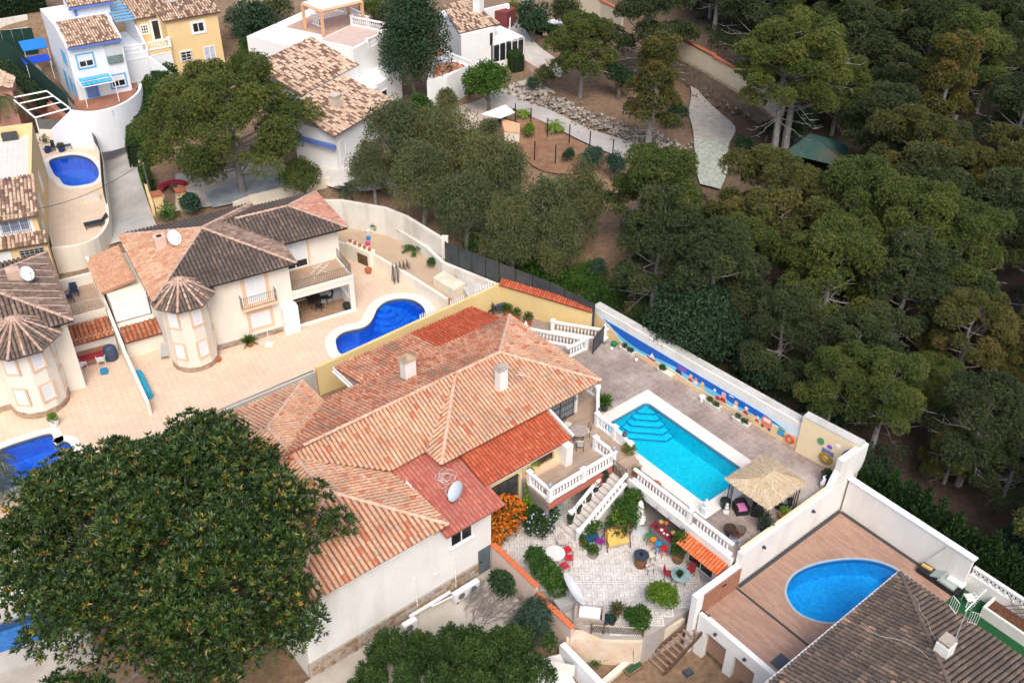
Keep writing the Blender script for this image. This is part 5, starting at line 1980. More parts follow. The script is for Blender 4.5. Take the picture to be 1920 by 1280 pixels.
def railing(parent,a,b,h=.95,gap=.13,t=.03,m=IRON,name='railing',bar_w=.022):
 a,b = Vector(a),Vector(b)
 r = MB()
 for zz in (.08,h):
  r.bar(a + Vector((0,0,zz)),b + Vector((0,0,zz)),t*1.3)
 n = max(2,int((b - a).length/gap))
 for k in range(n + 1):
  q = a.lerp(b,k/n)
  r.bar(q + Vector((0,0,.02)),q + Vector((0,0,h)),bar_w)
 return r.build(name,m,parent)
RAILM = mat('rail_brown',(.10,.085,.08),var=.1,rough=.6)
railing(hb,w2(16.3,-57.6,6.0),w2(20.65,-57.6,6.0),.75,m=RAILM)
railing(hb,w2(20.69,-60.4,6.0),w2(20.69,-57.75,6.0),.75,m=RAILM)
RB = Roof(hb,TILE_DARK,w=.27,L=.42)
C0 = (11.8,-61.75)
ez,az = 8.55,10.2
e_ = 8.5
L_,Rr_,T_,Bm_ = 7.0,16.6,-66.6,-56.9
dk_ = lambda u,v,r: r
RB.plane([w2(L_,Bm_,ez),w2(Rr_,Bm_,ez),w2(*C0,az)],dk_)
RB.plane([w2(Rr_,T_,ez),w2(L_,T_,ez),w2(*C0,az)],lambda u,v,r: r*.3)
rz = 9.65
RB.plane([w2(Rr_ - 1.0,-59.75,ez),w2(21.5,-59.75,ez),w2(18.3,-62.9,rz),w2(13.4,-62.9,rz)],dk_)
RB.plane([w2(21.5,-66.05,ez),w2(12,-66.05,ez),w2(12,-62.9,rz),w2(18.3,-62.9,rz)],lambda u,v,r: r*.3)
for a_,b_ in (((Rr_,Bm_,ez),(*C0,az)),((Rr_,T_,ez),(*C0,az)),((L_,Bm_,ez),(*C0,az)),((L_,T_,ez),(*C0,az)),((21.5,-59.75,ez),(18.3,-62.9,rz)),((21.5,-66.05,ez),(18.3,-62.9,rz)),((14.4,-62.9,rz),(18.3,-62.9,rz))):
 RB.caps(w2(*a_),w2(*b_))
HIPM = tint_mat('hip_cap_rosy',[(0,(.40,.25,.19)),(1,(.60,.42,.33))],.9,fine=5)
rb = RB.finish(200,DECK_DARK,HIPM)
RB2 = Roof(hb,TILE_PEACH,w=.26,L=.42)
RB2.plane([w2(L_,T_,ez),w2(L_,Bm_,ez),w2(*C0,az)],lambda u,v,r: r)
RB2.finish(0,mat('peach_pan',(.42,.22,.14),var=.2,rough=.9),name='peach_roof')
RB3 = Roof(hb,tint_mat('clay_tiles_rosy',[(0,(.44,.20,.14)),(.6,(.56,.28,.20)),(1,(.64,.38,.28))],.85,patch=(.26,.15,.11),patch_amt=.6,fine=5),w=.26,L=.40)
RB3.plane([w2(21.5,-59.75,ez),w2(21.5,-66.05,ez),w2(18.3,-62.9,rz)],lambda u,v,r: r)
RB3.finish(0,mat('rosy_pan',(.36,.15,.10),var=.2,rough=.9),name='rosy_roof')
RB4 = Roof(hb,tint_mat('clay_tiles_umber',[(0,(.20,.13,.10)),(.6,(.28,.19,.15)),(.9,(.36,.26,.20)),(1,(.52,.38,.28))],.9,fine=5),w=.30,L=.42)
RB4.plane([w2(Rr_,Bm_,ez),w2(Rr_,T_,ez),w2(*C0,az)],lambda u,v,r: r)
RB4.finish(0,DECK_DARK,name='umber_roof')
def tower(parent,F,u,v,r,z0,z1,zr,re,roofname,m_wall=CREAMW,a0=0):
 m = MB()
 N = 12
 pts = [F.w(u + r*math.cos(6.2832*i/N),v + r*math.sin(6.2832*i/N)) for i in range(N)]
 m.prism([(p.x,p.y) for p in pts],z0,z1)
 m.build('tower',m_wall,parent)
 rf_ = Roof(parent,TILE_DARK,w=.24,L=.42)
 K = 8
 for i in range(K):
  a1,a2 = 6.2832*(i - .5)/K,6.2832*(i + .5)/K
  p1 = F.w(u + re*math.cos(a1),v + re*math.sin(a1),z1 - .05)
  p2 = F.w(u + re*math.cos(a2),v + re*math.sin(a2),z1 - .05)
  rf_.plane([p1,p2,F.w(u,v,zr)],lambda a,b,r_: .25 + .75*r_)
  rf_.caps(p1,F.w(u,v,zr),w=.22)
  mid = (p1 + p2)/2
  rf_.caps(mid,F.w(u,v,zr) + (mid - F.w(u,v,zr))*.05,w=.2,tint=lambda r_: r_)
 return rf_.finish(0,DECK_DARK,HIPM,name=roofname)
tower(hb,F2,8.9,-57.35,1.5,1.5,8.25,9.55,2.1,'tower_roof')
def tower_windows(parent,F,u,v,r,zs,angs,w=.62,h=1.1):
 for a in angs:
  for zc in zs:
   q = F.w(u + r*.975*math.cos(R(a)),v + r*.975*math.sin(R(a)),zc)
   d_ = F.U*math.cos(R(a)) + F.V*math.sin(R(a))
   window(parent,q,math.degrees(math.atan2(d_.y,d_.x)),w,h,frame=WHITEC,pane=GLASS,mull=0,shutter=.99,trim=PEACH,trim_w=.14,fr=.06)
tower_windows(hb,F2,8.9,-57.35,1.5,(7.2,4.7),(15,75,135))
SE2 = 30.6 - 90
window(hb,w2(13.75,-57.6,7.05),SE2,1.35,2.1,mull=1,shutter=.99,trim=PEACH,trim_w=.26,name='balcony_door',sill=False)
window(hb,w2(13.75,-57.6,4.55),SE2,1.35,1.15,mull=1,shutter=.99,trim=PEACH,trim_w=.24)
m = MB()
m.prism([w2(*q) for q in ((12.5,-57.6),(15.0,-57.6),(15.0,-57.0),(12.5,-57.0))],5.78,5.95)
m.build('small_balcony',PEACH,hb)
railing(hb,w2(12.55,-57.05,5.95),w2(14.95,-57.05,5.95),.9,m=RAILM)
railing(hb,w2(12.55,-57.55,5.95),w2(12.55,-57.1,5.95),.9,m=RAILM)
railing(hb,w2(14.95,-57.55,5.95),w2(14.95,-57.1,5.95),.9,m=RAILM)
window(hb,w2(17.6,-60.6,6.95),SE2,1.9,2.2,mull=1,shutter=.72,trim=PEACH,trim_w=.2,name='balcony_door',sill=False)
window(hb,w2(18.2,-60.6,4.1),SE2,2.8,2.0,mull=1,shutter=.55,trim=PEACH,trim_w=.16,name='porch_door',sill=False)
m = MB()
m.prism([w2(*q) for q in ((15.2,-57.59),(16.3,-57.59),(16.3,-57.0),(15.2,-57.0))],H2Z,5.15)
m.build('outside_cupboard',WHITEC,hb)
pf2 = MB()
pf2.prism([w2(*q) for q in ((10.3,-57.59),(15.19,-57.59),(15.19,-57.52),(10.3,-57.52))],H2Z - .2,H2Z + .42)
ps = pf2.build('plinth',MORTAR,hb)
rubble(ps,w2(10.3,-57.52),w2(15.15,-57.52),H2Z,H2Z + .42,SE2,2,.38,depth=.03)
m = MB()
N = 16
m.prism([(p.x,p.y) for p in [w2(8.9 + 1.55*math.cos(6.2832*i/N),-57.35 + 1.55*math.sin(6.2832*i/N)) for i in range(N)]],H2Z - .2,H2Z + .36)
pt = m.build('tower_plinth',mat('plinth_stone_mix',(.40,.29,.21),var=.4,scale=3,rough=.9),hb)
m = MB()
m.box(w2(9.0,-62.2,9.0),(.75,.6,1.15),30.6)
c_ = m.build('chimney',mat('chimney_rosy',(.70,.50,.42),var=.08,rough=.85),rb)
m = MB()
m.box(w2(9.0,-62.2,10.151),(.34,.3,.03),30.6)
m.build('flue',BLACKM,rb)
def dish(label,base,aim,r=.45,h=.8,squash=.25,name='satellite_dish',m=None,tilt=35,mast=True):
 root = thing(name,label,'satellite dish',base)
 b0 = Vector(base)
 top = b0 + Vector((0,0,h))
 if mast:
  k = MB()
  k.tube([b0 - Vector((0,0,.2)),top],.03,5)
  k.build('mast',GALV,root)
 ax = (hdir(aim)*math.cos(R(tilt)) + Vector((0,0,math.sin(R(tilt))))).normalized()
 sx = ax.cross(Vector((0,0,1))).normalized()
 sy = sx.cross(ax)
 c = top + ax*.12
 k = MB()
 rings = [(0,0),(.35,.03),(.7,.12),(1,squash)]
 NN = 20
 vs = [c + sx*(q*r*.9*math.cos(6.2832*i/NN)) + sy*(q*r*math.sin(6.2832*i/NN)) + ax*(d*r) for q,d in rings for i in range(NN)]
 fs = []
 for a in range(3):
  for i in range(NN):
   fs.append((a*NN + i,a*NN + (i + 1) % NN,(a + 1)*NN + (i + 1) % NN,(a + 1)*NN + i))
 k.add(vs,fs)
 k.build('reflector',m or plain('dish_white',(.72,.75,.78),.5),root)
 k = MB()
 f = c + ax*r*1.1
 k.tube([c - sy*r*.95 + ax*squash*r,f - sy*r*.35],.018,4)
 k.box(f - sy*r*.35,(.08,.08,.1),aim)
 k.build('feed_arm',GALV,root)
 return root
dish('white satellite dish beside the pink chimney on the peach roof',w2(9.75,-61.6,9.3),-35,.55,.75)
m = MB()
m.prism([w2(*q) for q in ((4.95,-68.3),(7.35,-68.3),(7.35,-62.2),(4.95,-62.2))],1.5,6.15)
m.prism([w2(*q) for q in ((4.95,-62.19),(7.5,-62.19),(7.5,-59.7),(4.95,-59.7))],1.5,4.45)
m.build('side_wing',CREAMW,hb)
RL = Roof(hb,TILE_PEACH,w=.24,L=.4)
RL.plane([w2(4.6,-68.5,6.3),w2(4.6,-63.3,6.3),w2(7.0,-63.3,6.75),w2(7.0,-68.5,6.75)],lambda u,v,r: .2 + .5*r)
RL.finish(0,mat('peach_pan',(.42,.22,.14)),name='side_roof')
RL = Roof(hb,tint_mat('clay_tiles_orange',[(0,(.40,.13,.06)),(.6,(.55,.22,.11)),(1,(.64,.36,.22))],.85,patch=(.15,.07,.05),patch_amt=.6,fine=5),w=.30,L=.42)
RL.plane([w2(4.95,-59.4,4.45),w2(7.75,-59.4,4.45),w2(7.75,-60.7,4.9),w2(4.95,-60.7,4.9)],lambda u,v,r: r)
RL.finish(40,DECK_RED,name='lean_to_roof')
m = MB()
m.prism([w2(*q) for q in ((4.95,-62.18),(7.3,-62.18),(7.3,-61.95),(4.95,-61.95))],4.6,6.25)
m.build('white_panel',WHITEB,hb)
m = MB()
m.box(w2(7.55,-60.2,4.9),(.35,.75,.7),30.6)
m.build('ac_unit',plain('unit_white',(.72,.73,.73),.5),hb)
m = MB()
m.wall(w2(4.7,-68.5),w2(4.7,-58.8),.22,1.5,6.5,z1b=4.6)
m.wall(w2(4.7,-58.79),w2(4.75,-52.9),.22,1.5,4.3,z1b=4.1)
o = m.build('dividing_wall',CREAMW)
tag(o,'cream dividing wall between the two tower houses, running down to the decks','wall')
ha = thing('twin_house','cream house with a mossy brown roof and round tower cut by the left edge','house',w2(-4,-61,H2Z))
m = MB()
m.prism([w2(*q) for q in ((-12,-66.2),(1.8,-66.2),(1.8,-57.9),(-12,-57.9))],1.5,8.4)
m.prism([w2(*q) for q in ((1.81,-66.2),(4.55,-66.2),(4.55,-62.3),(1.81,-62.3))],1.5,5.75)
m.prism([w2(*q) for q in ((1.81,-62.29),(4.55,-62.29),(4.55,-60.9),(1.81,-60.9))],1.5,4.75)
m.prism([w2(*q) for q in ((2.0,-66.2),(4.55,-66.2),(4.55,-65.95),(2.0,-65.95))],5.751,6.5)
m.build('wall',CREAMW,ha)
m = MB()
m.prism([w2(*q) for q in ((1.85,-65.9),(4.5,-65.9),(4.5,-62.35),(1.85,-62.35))],5.755,5.775)
m.build('terrace_floor',BALFLOOR,ha)
railing(ha,w2(2.0,-62.4,5.78),w2(4.5,-62.4,5.78),.8,m=mat('rail_cream',(.55,.46,.38),rough=.7),bar_w=.05,gap=.14)
RA = Roof(ha,tint_mat('clay_tiles_moss',[(0,(.155,.105,.08)),(.5,(.235,.16,.125)),(.85,(.33,.235,.185)),(1,(.5,.35,.27))],.9,patch=(.12,.09,.075),patch_amt=.6,fine=5),w=.28,L=.42)
L_,Rr_,T_,Bm_ = -7.4,2.2,-66.6,-57.2
C0 = (-2.6,-61.9)
RA.plane([w2(L_,Bm_,ez),w2(Rr_,Bm_,ez),w2(*C0,az)],dk_)
RA.plane([w2(Rr_,Bm_,ez),w2(Rr_,T_,ez),w2(*C0,az)],dk_)
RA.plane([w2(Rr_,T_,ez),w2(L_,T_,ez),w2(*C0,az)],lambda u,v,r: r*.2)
RA.plane([w2(L_,T_,ez),w2(L_,Bm_,ez),w2(*C0,az)],dk_)
for a_,b_ in (((Rr_,Bm_,ez),(*C0,az)),((Rr_,T_,ez),(*C0,az)),((L_,T_,ez),(*C0,az))):
 RA.caps(w2(*a_),w2(*b_))
ra1 = RA.finish(120,DECK_DARK,HIPM)
m = MB()
for k in range(9):
 u_,vq = Rr_,Bm_ - .8 - k*.95
 top_t = min(1,max(.1,1 - abs((vq + 61.9)/4.7)))
 a_,b_ = Vector(w2(Rr_ - .15,vq,ez + .16)),Vector(w2(Rr_ - .15 - 4.65*top_t,vq,ez + .16 + (az - ez)*.97*top_t))
 m.tube([a_,b_],.035,4)
m.build('mortar_line',mat('lime_mortar',(.52,.42,.34),var=.2),ra1)['kind'] = 'stuff'
tower(ha,F2,-1.0,-57.75,1.7,1.5,8.2,9.6,2.5,'tower_roof')
tower_windows(ha,F2,-1.0,-57.75,1.7,(7.1,4.7),(15,70,125),.68,1.1)
m = MB()
m.prism([(p.x,p.y) for p in [w2(-1.0 + 1.76*math.cos(6.2832*i/16),-57.75 + 1.76*math.sin(6.2832*i/16)) for i in range(16)]],H2Z - .2,H2Z + .4)
m.prism([w2(*q) for q in ((-12,-57.89),(-2.6,-57.89),(-2.6,-57.83),(-12,-57.83))],H2Z - .2,H2Z + .4)
m.build('plinth',mat('plinth_stone_mix',(.40,.29,.21)),ha)
RL = Roof(ha,TILE_RED,w=.28,L=.42)
RL = Roof(ha,MC['clay_tiles_orange'],w=.30,L=.42)
RL.plane([w2(1.9,-60.6,4.6),w2(4.5,-60.6,4.6),w2(4.5,-62.1,5.15),w2(1.9,-62.1,5.15)],lambda u,v,r: r*.8)
RL.finish(40,DECK_RED,name='lean_to_roof')
m = MB()
m.box(w2(-.2,-62.6,9.0),(.8,.7,1.1),30.6)
m.build('chimney',mat('chimney_buff',(.58,.42,.33),var=.15),ra1)
dish('white satellite dish by the stubby chimney on the mossy twin roof',w2(.45,-61.9,9.2),-30,.5,.7)
H1Z = 2.985
loop1 = smooth_closed([P(x,y,H1Z) for x,y in ((-80,880),(0,841),(55,822),(92,812),(100,820),(104,834),(118,826),(132,832),(134,846),(118,854),(112,862),(114,880),(104,888),(50,903),(-60,940))],3)
out1 = offset_closed(loop1,.55)
sheet_with_hole('tiled_deck',[P(-140,700,H1Z),P(-60,640,H1Z),P(140,560,H1Z),P(222,640,H1Z),P(262,742,H1Z),P(240,850,H1Z),P(150,960,H1Z),P(-60,1010,H1Z),P(-180,960,H1Z)],out1,.2,H1Z,DECKP)
make_pool('dark blue pool with a rounded step bay at the left edge',loop1,H1Z,.55,BASIN_BLUE,WATER_B,COPING,[],line_m=plain('rope_line',(.16,.17,.20),.5),band=.06)
m = MB()
m.wall(P(150,960,H1Z),P(-60,1010,H1Z),.2,1.0,H1Z - .005)
m.build('deck_edge',CONC)['kind'] = 'structure'
# ---- sand garden and stepped white walls right of the tower house
GZ = 4.0
m = MB()
gpoly = [P(627,447,GZ),P(612,420,GZ),P(640,405,GZ),P(725,425,GZ),P(800,470,GZ),P(860,522,GZ),P(930,548,GZ),P(860,566,GZ),P(822,548,GZ),P(765,512,GZ),P(700,474,GZ)]
m.prism([(p.x,p.y) for p in gpoly],2.0,GZ)
struct('sand_garden',m,SANDM)
gwl = thing('garden_wall','low cream retaining wall of the sand garden beside the peach deck','wall',P(760,515,GZ))
m = MB()
pp = [P(627,450,GZ + .1),P(700,476,GZ + .1),P(765,514,GZ + .1),P(822,550,GZ + .1),P(838,560,GZ + .1)]
m.run(pp,.25,2.5,GZ + .12)
m.build('wall_body',CREAM,gwl)
m = MB()
bx_ = [P(812,520,4.7),P(832,507,4.7),P(872,530,4.7),P(852,545,4.7)]
m.prism([(p.x,p.y) for p in bx_],2.5,4.7)
o = m.build('stone_planter',mat('cream_planter',(.74,.66,.52),var=.08,dirt=(.45,.40,.30),dirt_amt=.6,dirt_scale=.8,streak=True))
tag(o,'tall cream planter box with dry soil at the end of the sand garden','planter')
sw = thing('stepped_white_wall','stained white stepped wall behind the sand garden and its cycad','wall',P(760,430,5))
m = MB()
low = [P(610,405,5.0),P(640,398,5.0),P(725,415,5.0),P(800,462,5.0),P(832,492,5.0),P(938,535,4.7)]
m.run(low,.3,2.5,[p.z for p in low])
up = [P(600,372,6.5),P(640,372,6.5),P(722,386,6.6),P(762,402,6.6),P(834,446,6.5)]
m.run(up,.3,2.5,[p.z - .15 for p in up])
m.prism([up[-1] + Vector(q) for q in ((-.25,-.25,0),(.25,-.25,0),(.25,.25,0),(-.25,.25,0))],2.5,6.6)
m.build('wall_body',STAINED,sw)
m = MB()
for i in range(1,4):
 m.prism([(p.x,p.y) for p in (low[i],low[i + 1],up[i + 1],up[i])],2.5,4.86)
m.build('ledge',mat('ledge_earth',(.36,.29,.20),var=.3,rough=1),sw)
m = MB()
m.prism([P(832,497,4.32),P(936,540,4.32),P(880,560,4.32),P(858,520,4.32)],2.5,4.32)
struct('ramp_path',m,CONC)
df = thing('screen_fence','dark green screened fence between the white wall and the mural','fence',P(960,510,4))
fl = [P(836,492,4.9),P(936,528,4.7),P(1030,563,4.2),P(1114,604,3.6)]
hh = [1.75,1.6,1.55,1.5]
SCREEN = mat('screen_net',(.050,.058,.062),var=.3,scale=1.2,rough=.9,fine=9,dirt=(.11,.10,.09),dirt_amt=.6)
for i in range(3):
 n = 4 if i == 0 else 3
 for k in range(n):
  a_,b_ = fl[i].lerp(fl[i + 1],k/n),fl[i].lerp(fl[i + 1],(k + 1)/n)
  z0,z1 = hh[i] + (hh[i + 1] - hh[i])*k/n,hh[i] + (hh[i + 1] - hh[i])*(k + 1)/n
  m = MB()
  d_ = (b_ - a_)*.01
  m.wall(a_ + d_,b_ - d_,.05,2.0,a_.z + z0,z1b=b_.z + z1)
  m.build('screen_panel',SCREEN,df)
  m = MB()
  m.tube([Vector((a_.x,a_.y,2)),a_ + Vector((0,0,z0 + .06))],.05,5)
  m.build('post',BLACKM,df)
# road, yellow pool house, blue-and-white house and the white villa up the slope
strip('road',[(207,462),(203,420),(198,370),(196,320),(190,285),(178,255),(222,230),(258,198),(266,160),(270,140)],
 [(300,440),(288,410),(274,370),(260,320),(257,275),(259,235),(270,205),(300,170),(330,138),(345,120)],ROADM,cross=6)
strip('gravel_drive',[(330,330),(380,322),(430,318),(500,305),(560,318),(600,322)],[(330,400),(385,392),(440,384),(510,372),(570,350),(690,352)],mat('drive_gravel',(.52,.47,.42),var=.16,scale=.6,rough=.95,fine=9,dirt=(.36,.31,.27),dirt_amt=.5),cross=5)
strip('blue_gravel',[(385,366),(440,350),(500,335),(545,328)],[(400,394),(450,384),(510,370),(560,352)],mat('bluish_gravel',(.36,.39,.41),var=.3,scale=1.2,rough=.95,fine=10,bump=.4),off=.12)
strip('gravel_court',[(600,315),(640,300),(680,298),(720,310)],[(610,352),(650,362),(700,362),(740,352)],mat('pale_court',(.62,.59,.55),var=.1,scale=.7,rough=.95,fine=9),off=.14)
strip('garden_terrace',[(800,225),(850,205),(900,190),(960,160),(1000,150)],[(840,262),(890,245),(940,225),(985,190),(1040,175)],mat('pale_terrace_earth',(.50,.43,.36),var=.2,scale=.6,rough=.95,fine=8),off=.05)
strip('forest_track',[(900,158),(960,183),(1040,214),(1100,244),(1160,263),(1212,281)],[(910,186),(962,207),(1036,241),(1090,268),(1140,290),(1200,312)],mat('track_dust',(.42,.39,.37),var=.14,scale=.5,rough=.95,fine=8,dirt=(.30,.26,.22),dirt_amt=.4),off=.1)
strip('woodland_path',[(1288,150),(1296,178),(1291,215),(1297,240),(1301,266)],[(1296,150),(1312,178),(1345,212),(1378,243),(1368,271)],mat('path_stones',(.36,.335,.30),var=.25,scale=1.5,rough=.95,fine=10,bump=.4),off=.12)
strip('cobbled_path',[(1300,265),(1303,300),(1305,325),(1312,350)],[(1366,270),(1364,300),(1362,330),(1350,360)],mat('cobble_ground',(.38,.40,.34),var=.4,scale=3,rough=.9,fine=12,bump=.6),off=.14)
strip('red_garden',[(980,210),(1030,240),(1090,270),(1140,292)],[(960,262),(1000,315),(1060,330),(1120,320)],mat('red_garden_earth',(.26,.14,.085),var=.3,scale=1.2,rough=1,fine=8,bump=.4,dirt=(.36,.25,.17),dirt_amt=.6),off=.06,cross=6)
strip('upper_terrace',[(960,30),(985,60),(1010,90),(1060,125)],[(940,60),(960,100),(1000,130),(1050,150)],mat('pale_terrace_earth2',(.50,.47,.43),var=.15,rough=.95),off=.08)
m = MB()
a_,b_ = G(1305,264,.16),G(1368,271,.16)
m.wall(a_,b_,.5,a_.z - .3,a_.z + .03)
struct('path_kerb',m,CONC)
def scatter_stones(name,line,n,r,spread,tm,parent=None):
 oct_v = np.array([(1,0,0),(-1,0,0),(0,1,0),(0,-1,0),(0,0,1),(0,0,-1)],float)
 oct_f = np.array([(0,2,4),(2,1,4),(1,3,4),(3,0,4),(2,0,5),(1,2,5),(3,1,5),(0,3,5)])
 Vs,Fs,ts = [],[],[]
 pts = [G(*q) for q in line]
 for i in range(n):
  t = rng.random()*(len(pts) - 1)
  k = int(t)
  p = pts[k].lerp(pts[k + 1],t - k)
  p = p + Vector((rng.gauss(0,spread),rng.gauss(0,spread),0))
  p.z = gz(p.x,p.y) + rng.uniform(.05,.5 if spread > .5 else .3)
  s_ = np.array([rng.uniform(*r) for _ in range(3)])
  v = oct_v*s_*nrg.uniform(.75,1.2,(6,1))
  a = rng.random()*6.28
  c,s = math.cos(a),math.sin(a)
  v = v @ np.array([[c,s,0],[-s,c,0],[0,0,1]]) + np.array(p)
  Fs.append(oct_f + 6*i)
  Vs.append(v)
  ts += [rng.random()]*8
 me = mesh_np(name,np.concatenate(Vs),np.concatenate(Fs),ts)
 me.materials.append(tm)
 o = link(bpy.data.objects.new(name,me))
 o['kind'] = 'stuff'
 return o
RUB = tint_mat('rubble_stone',[(0,(.16,.13,.105)),(.5,(.27,.235,.20)),(1,(.40,.36,.32))],.95)
scatter_stones('rubble',[(965,165),(1030,196),(1095,222),(1160,250),(1225,272),(1262,285)],900,(.10,.28),.75,RUB)
scatter_stones('fallen_stones',[(1310,165),(1350,190),(1400,215),(1425,225)],160,(.08,.25),.9,tint_mat('dark_rubble',[(0,(.05,.04,.035)),(1,(.20,.16,.13))],.95))
# ---- yellow pool house at the left edge
F5 = Frame(21.5)
YZ = 4.6
yh = thing('pool_house','pale yellow two storey house with a roof terrace beside the round-ended pool','house',P(40,420,YZ))
fr_,br_ = P(57,372,9.7),P(60,228,9.7)
Lx = F5.U*-14
m = MB()
m.prism([(p.x,p.y) for p in (fr_ + Lx,fr_,br_,br_ + Lx)],3.0,8.6)
fr0 = P(98,470,YZ)
d_ = (br_ - fr_).normalized()
m.build('wall',YELLOWP,yh)
wd_ = .25
m = MB()
i_ = F5.U*-wd_
m.prism([(p.x,p.y) for p in (fr_ + d_*4.2 + i_,fr_ + d_*4.2,br_,br_ + i_)],8.601,9.6)
m.prism([(p.x,p.y) for p in (br_ + Lx,br_,br_ - d_*wd_,br_ + Lx - d_*wd_)],8.601,9.598)
m.build('parapet',YELLOWP,yh)
m = MB()
m.prism([(p.x,p.y) for p in (fr_ + d_*4.0 + Lx,fr_ + d_*4.0 + i_,br_ - d_*wd_ + i_,br_ - d_*wd_ + Lx)],8.602,8.66)
m.build('roof_terrace',paved('terrace_white_tiles',(.66,.63,.60),(.70,.67,.64),(.55,.52,.50),(.4,.4),21.5,var=.15),yh)
RY = Roof(yh,TILE_MIX,w=.27,L=.42)
p0 = fr_ - d_*.4
RY.plane([Vector((q.x,q.y,zz)) for q,zz in ((p0 + Lx,8.45),(p0 + F5.U*.25,8.45),(fr_ + d_*4.0 + F5.U*.1,9.7),(fr_ + d_*4.0 + Lx,9.7))],lambda u,v,r: r)
RY.finish(0,mat('mixed_pan',(.24,.16,.12),var=.3,rough=.95))
m = MB()
q0 = fr_ + Lx - d_*0
m.prism([(p.x,p.y) for p in (fr_ + Lx,fr_ + F5.U*.3,fr_ + F5.U*.3 - d_*.95,fr_ + Lx - d_*.95)],3.0,6.55)
m.build('ground_floor',YELLOWP,yh)
RY2 = Roof(yh,TILE_MIX,w=.27,L=.42)
RY2.plane([Vector((q.x,q.y,zz)) for q,zz in ((fr_ + Lx - d_*1.25,6.6),(fr_ + F5.U*.4 - d_*1.25,6.6),(fr_ + F5.U*.4 - d_*.02,7.05),(fr_ + Lx - d_*.02,7.05))],lambda u,v,r: r)
RY2.finish(0,MC['mixed_pan'],name='lean_to_roof')
fo = math.degrees(math.atan2(-d_.y,-d_.x))
window(yh,fr_ - d_*.001 + F5.U*-1.55 + Vector((0,0,7.75 - fr_.z)),fo,2.0,1.05,mull=2,trim=WHITEC,trim_w=.22,bars=IRON,pane=mat('pale_pane',(.30,.36,.50),var=.3,rough=.2))
window(yh,fr_ - d_*.951 + F5.U*-.85 + Vector((0,0,5.75 - fr_.z)),fo,1.7,.85,frame=GALV,mull=4,trans=3,fr=.05,bars=None,sill=False)
window(yh,fr_ - d_*.951 + F5.U*-3.2 + Vector((0,0,5.5 - fr_.z)),fo,1.9,1.5,frame=WHITEC,pane=SHUT,mull=0,sill=False,name='garage_door')
so_ = math.degrees(math.atan2(F5.U.y,F5.U.x))
for k,(t,zc) in enumerate(((4.5,7.0),(8.5,7.0),(2.0,5.9))):
 window(yh,fr_ + d_*t + Vector((0,0,zc - fr_.z)),so_,.9,1.25,mull=1,trim=WHITEC,trim_w=.1,pane=SHUT)
m = MB()
q = P(20,262,8.66)
m.box(q,(1.2,.5,.6),21.5)
o = m.build('barbecue',plain('bbq_black',(.05,.055,.06),.6))
tag(o,'black lidded barbecue on the white roof terrace','barbecue')
m = MB()
loopy = smooth_closed([P(x,y,YZ) for x,y in ((92,302),(110,294),(140,290),(167,297),(182,313),(185,330),(175,342),(155,347),(135,349),(119,345),(111,334),(104,330),(97,318))],4)
outy = offset_closed(loopy,.5)
dpoly = [P(100,474,YZ),P(160,466,YZ),P(195,440,YZ),P(204,420,YZ),P(198,385,YZ),P(196,345,YZ),P(197,310,YZ),P(184,278,YZ),P(150,258,YZ),P(110,250,YZ),P(60,250,YZ),P(60,300,YZ)]
sheet_with_hole('pool_deck',dpoly,outy,2.5,YZ,paved('buff_deck_tiles',(.70,.54,.40),(.73,.58,.44),(.58,.45,.34),(.4,.4),21.5,jw=.015,var=.2))
make_pool('round-ended blue pool beside the pale yellow house',loopy,YZ,.5,BASIN_BLUE,WATER_B,COPING,[],line_m=plain('rope_line',(.16,.17,.20),.5),band=.06)
cwv = thing('curved_wall','curved cream wall round the pool deck of the pale yellow house','wall',P(200,400,YZ))
m = MB()
cpts = smooth_open([P(100,476,YZ),P(150,470,YZ),P(185,455,YZ),P(203,430,YZ),P(204,405,YZ),P(199,370,YZ),P(196,335,YZ),P(193,305,YZ),P(180,278,YZ),P(150,262,YZ),P(110,254,YZ),P(75,252,YZ)],3)
m.run(cpts,.22,2.5,YZ + .55)
m.build('wall_body',CREAM,cwv)
cf = thing('reed_fence','grey reed screen on the curved wall round the small pool','fence',P(180,278,YZ + .5))
REED = mat('grey_reed',(.16,.155,.15),var=.3,scale=6,rough=.95,fine=20)
n = len(cpts)
for i in range(13,n - 1):
 a_,b_ = cpts[i],cpts[i + 1]
 m = MB()
 m.wall(a_,b_,.06,YZ + .56,YZ + 1.55)
 m.build('screen_panel',REED if i > 22 else SCREEN,cf)
rg = thing('roadside_wall','cream roadside wall with pillars and letter boxes below the umbrella pine','wall',G(290,380))
m = MB()
pp = [G(263,305),G(270,340),G(280,372),G(290,405)]
for i in range(3):
 m.wall(pp[i],pp[i + 1],.25,pp[i].z - 1,pp[i].z + .95,z1b=pp[i + 1].z + .952)
for q,h in ((G(300,395),1.5),(G(345,392),1.7)):
 m.box(q - Vector((0,0,.5)),(.7,.7,h + .5),30)
m.build('wall_body',YELLOWP,rg)
m = MB()
for q,h in ((G(300,395),1.5),(G(345,392),1.7)):
 m.box(q + Vector((0,0,h + .002)),(.85,.85,.16),30)
m.build('pillar_cap',TERRA,rg)
m = MB()
m.box(G(308,386) + Vector((0,0,.6)),(.3,.12,.4),30)
m.build('letter_box',WHITEC,rg)
lc = thing('low_court_wall','low cream wall behind the long brown roof under the umbrella pine','wall',G(495,372))
m = MB()
a_,b_,c_ = G(440,396),G(468,384),G(620,348)
m.wall(a_,b_,.25,a_.z - 1,a_.z + .8)
m.wall(b_,c_,.25,b_.z - 1,b_.z + .85,z1b=c_.z + .85)
m.build('wall_body',CREAM,lc)
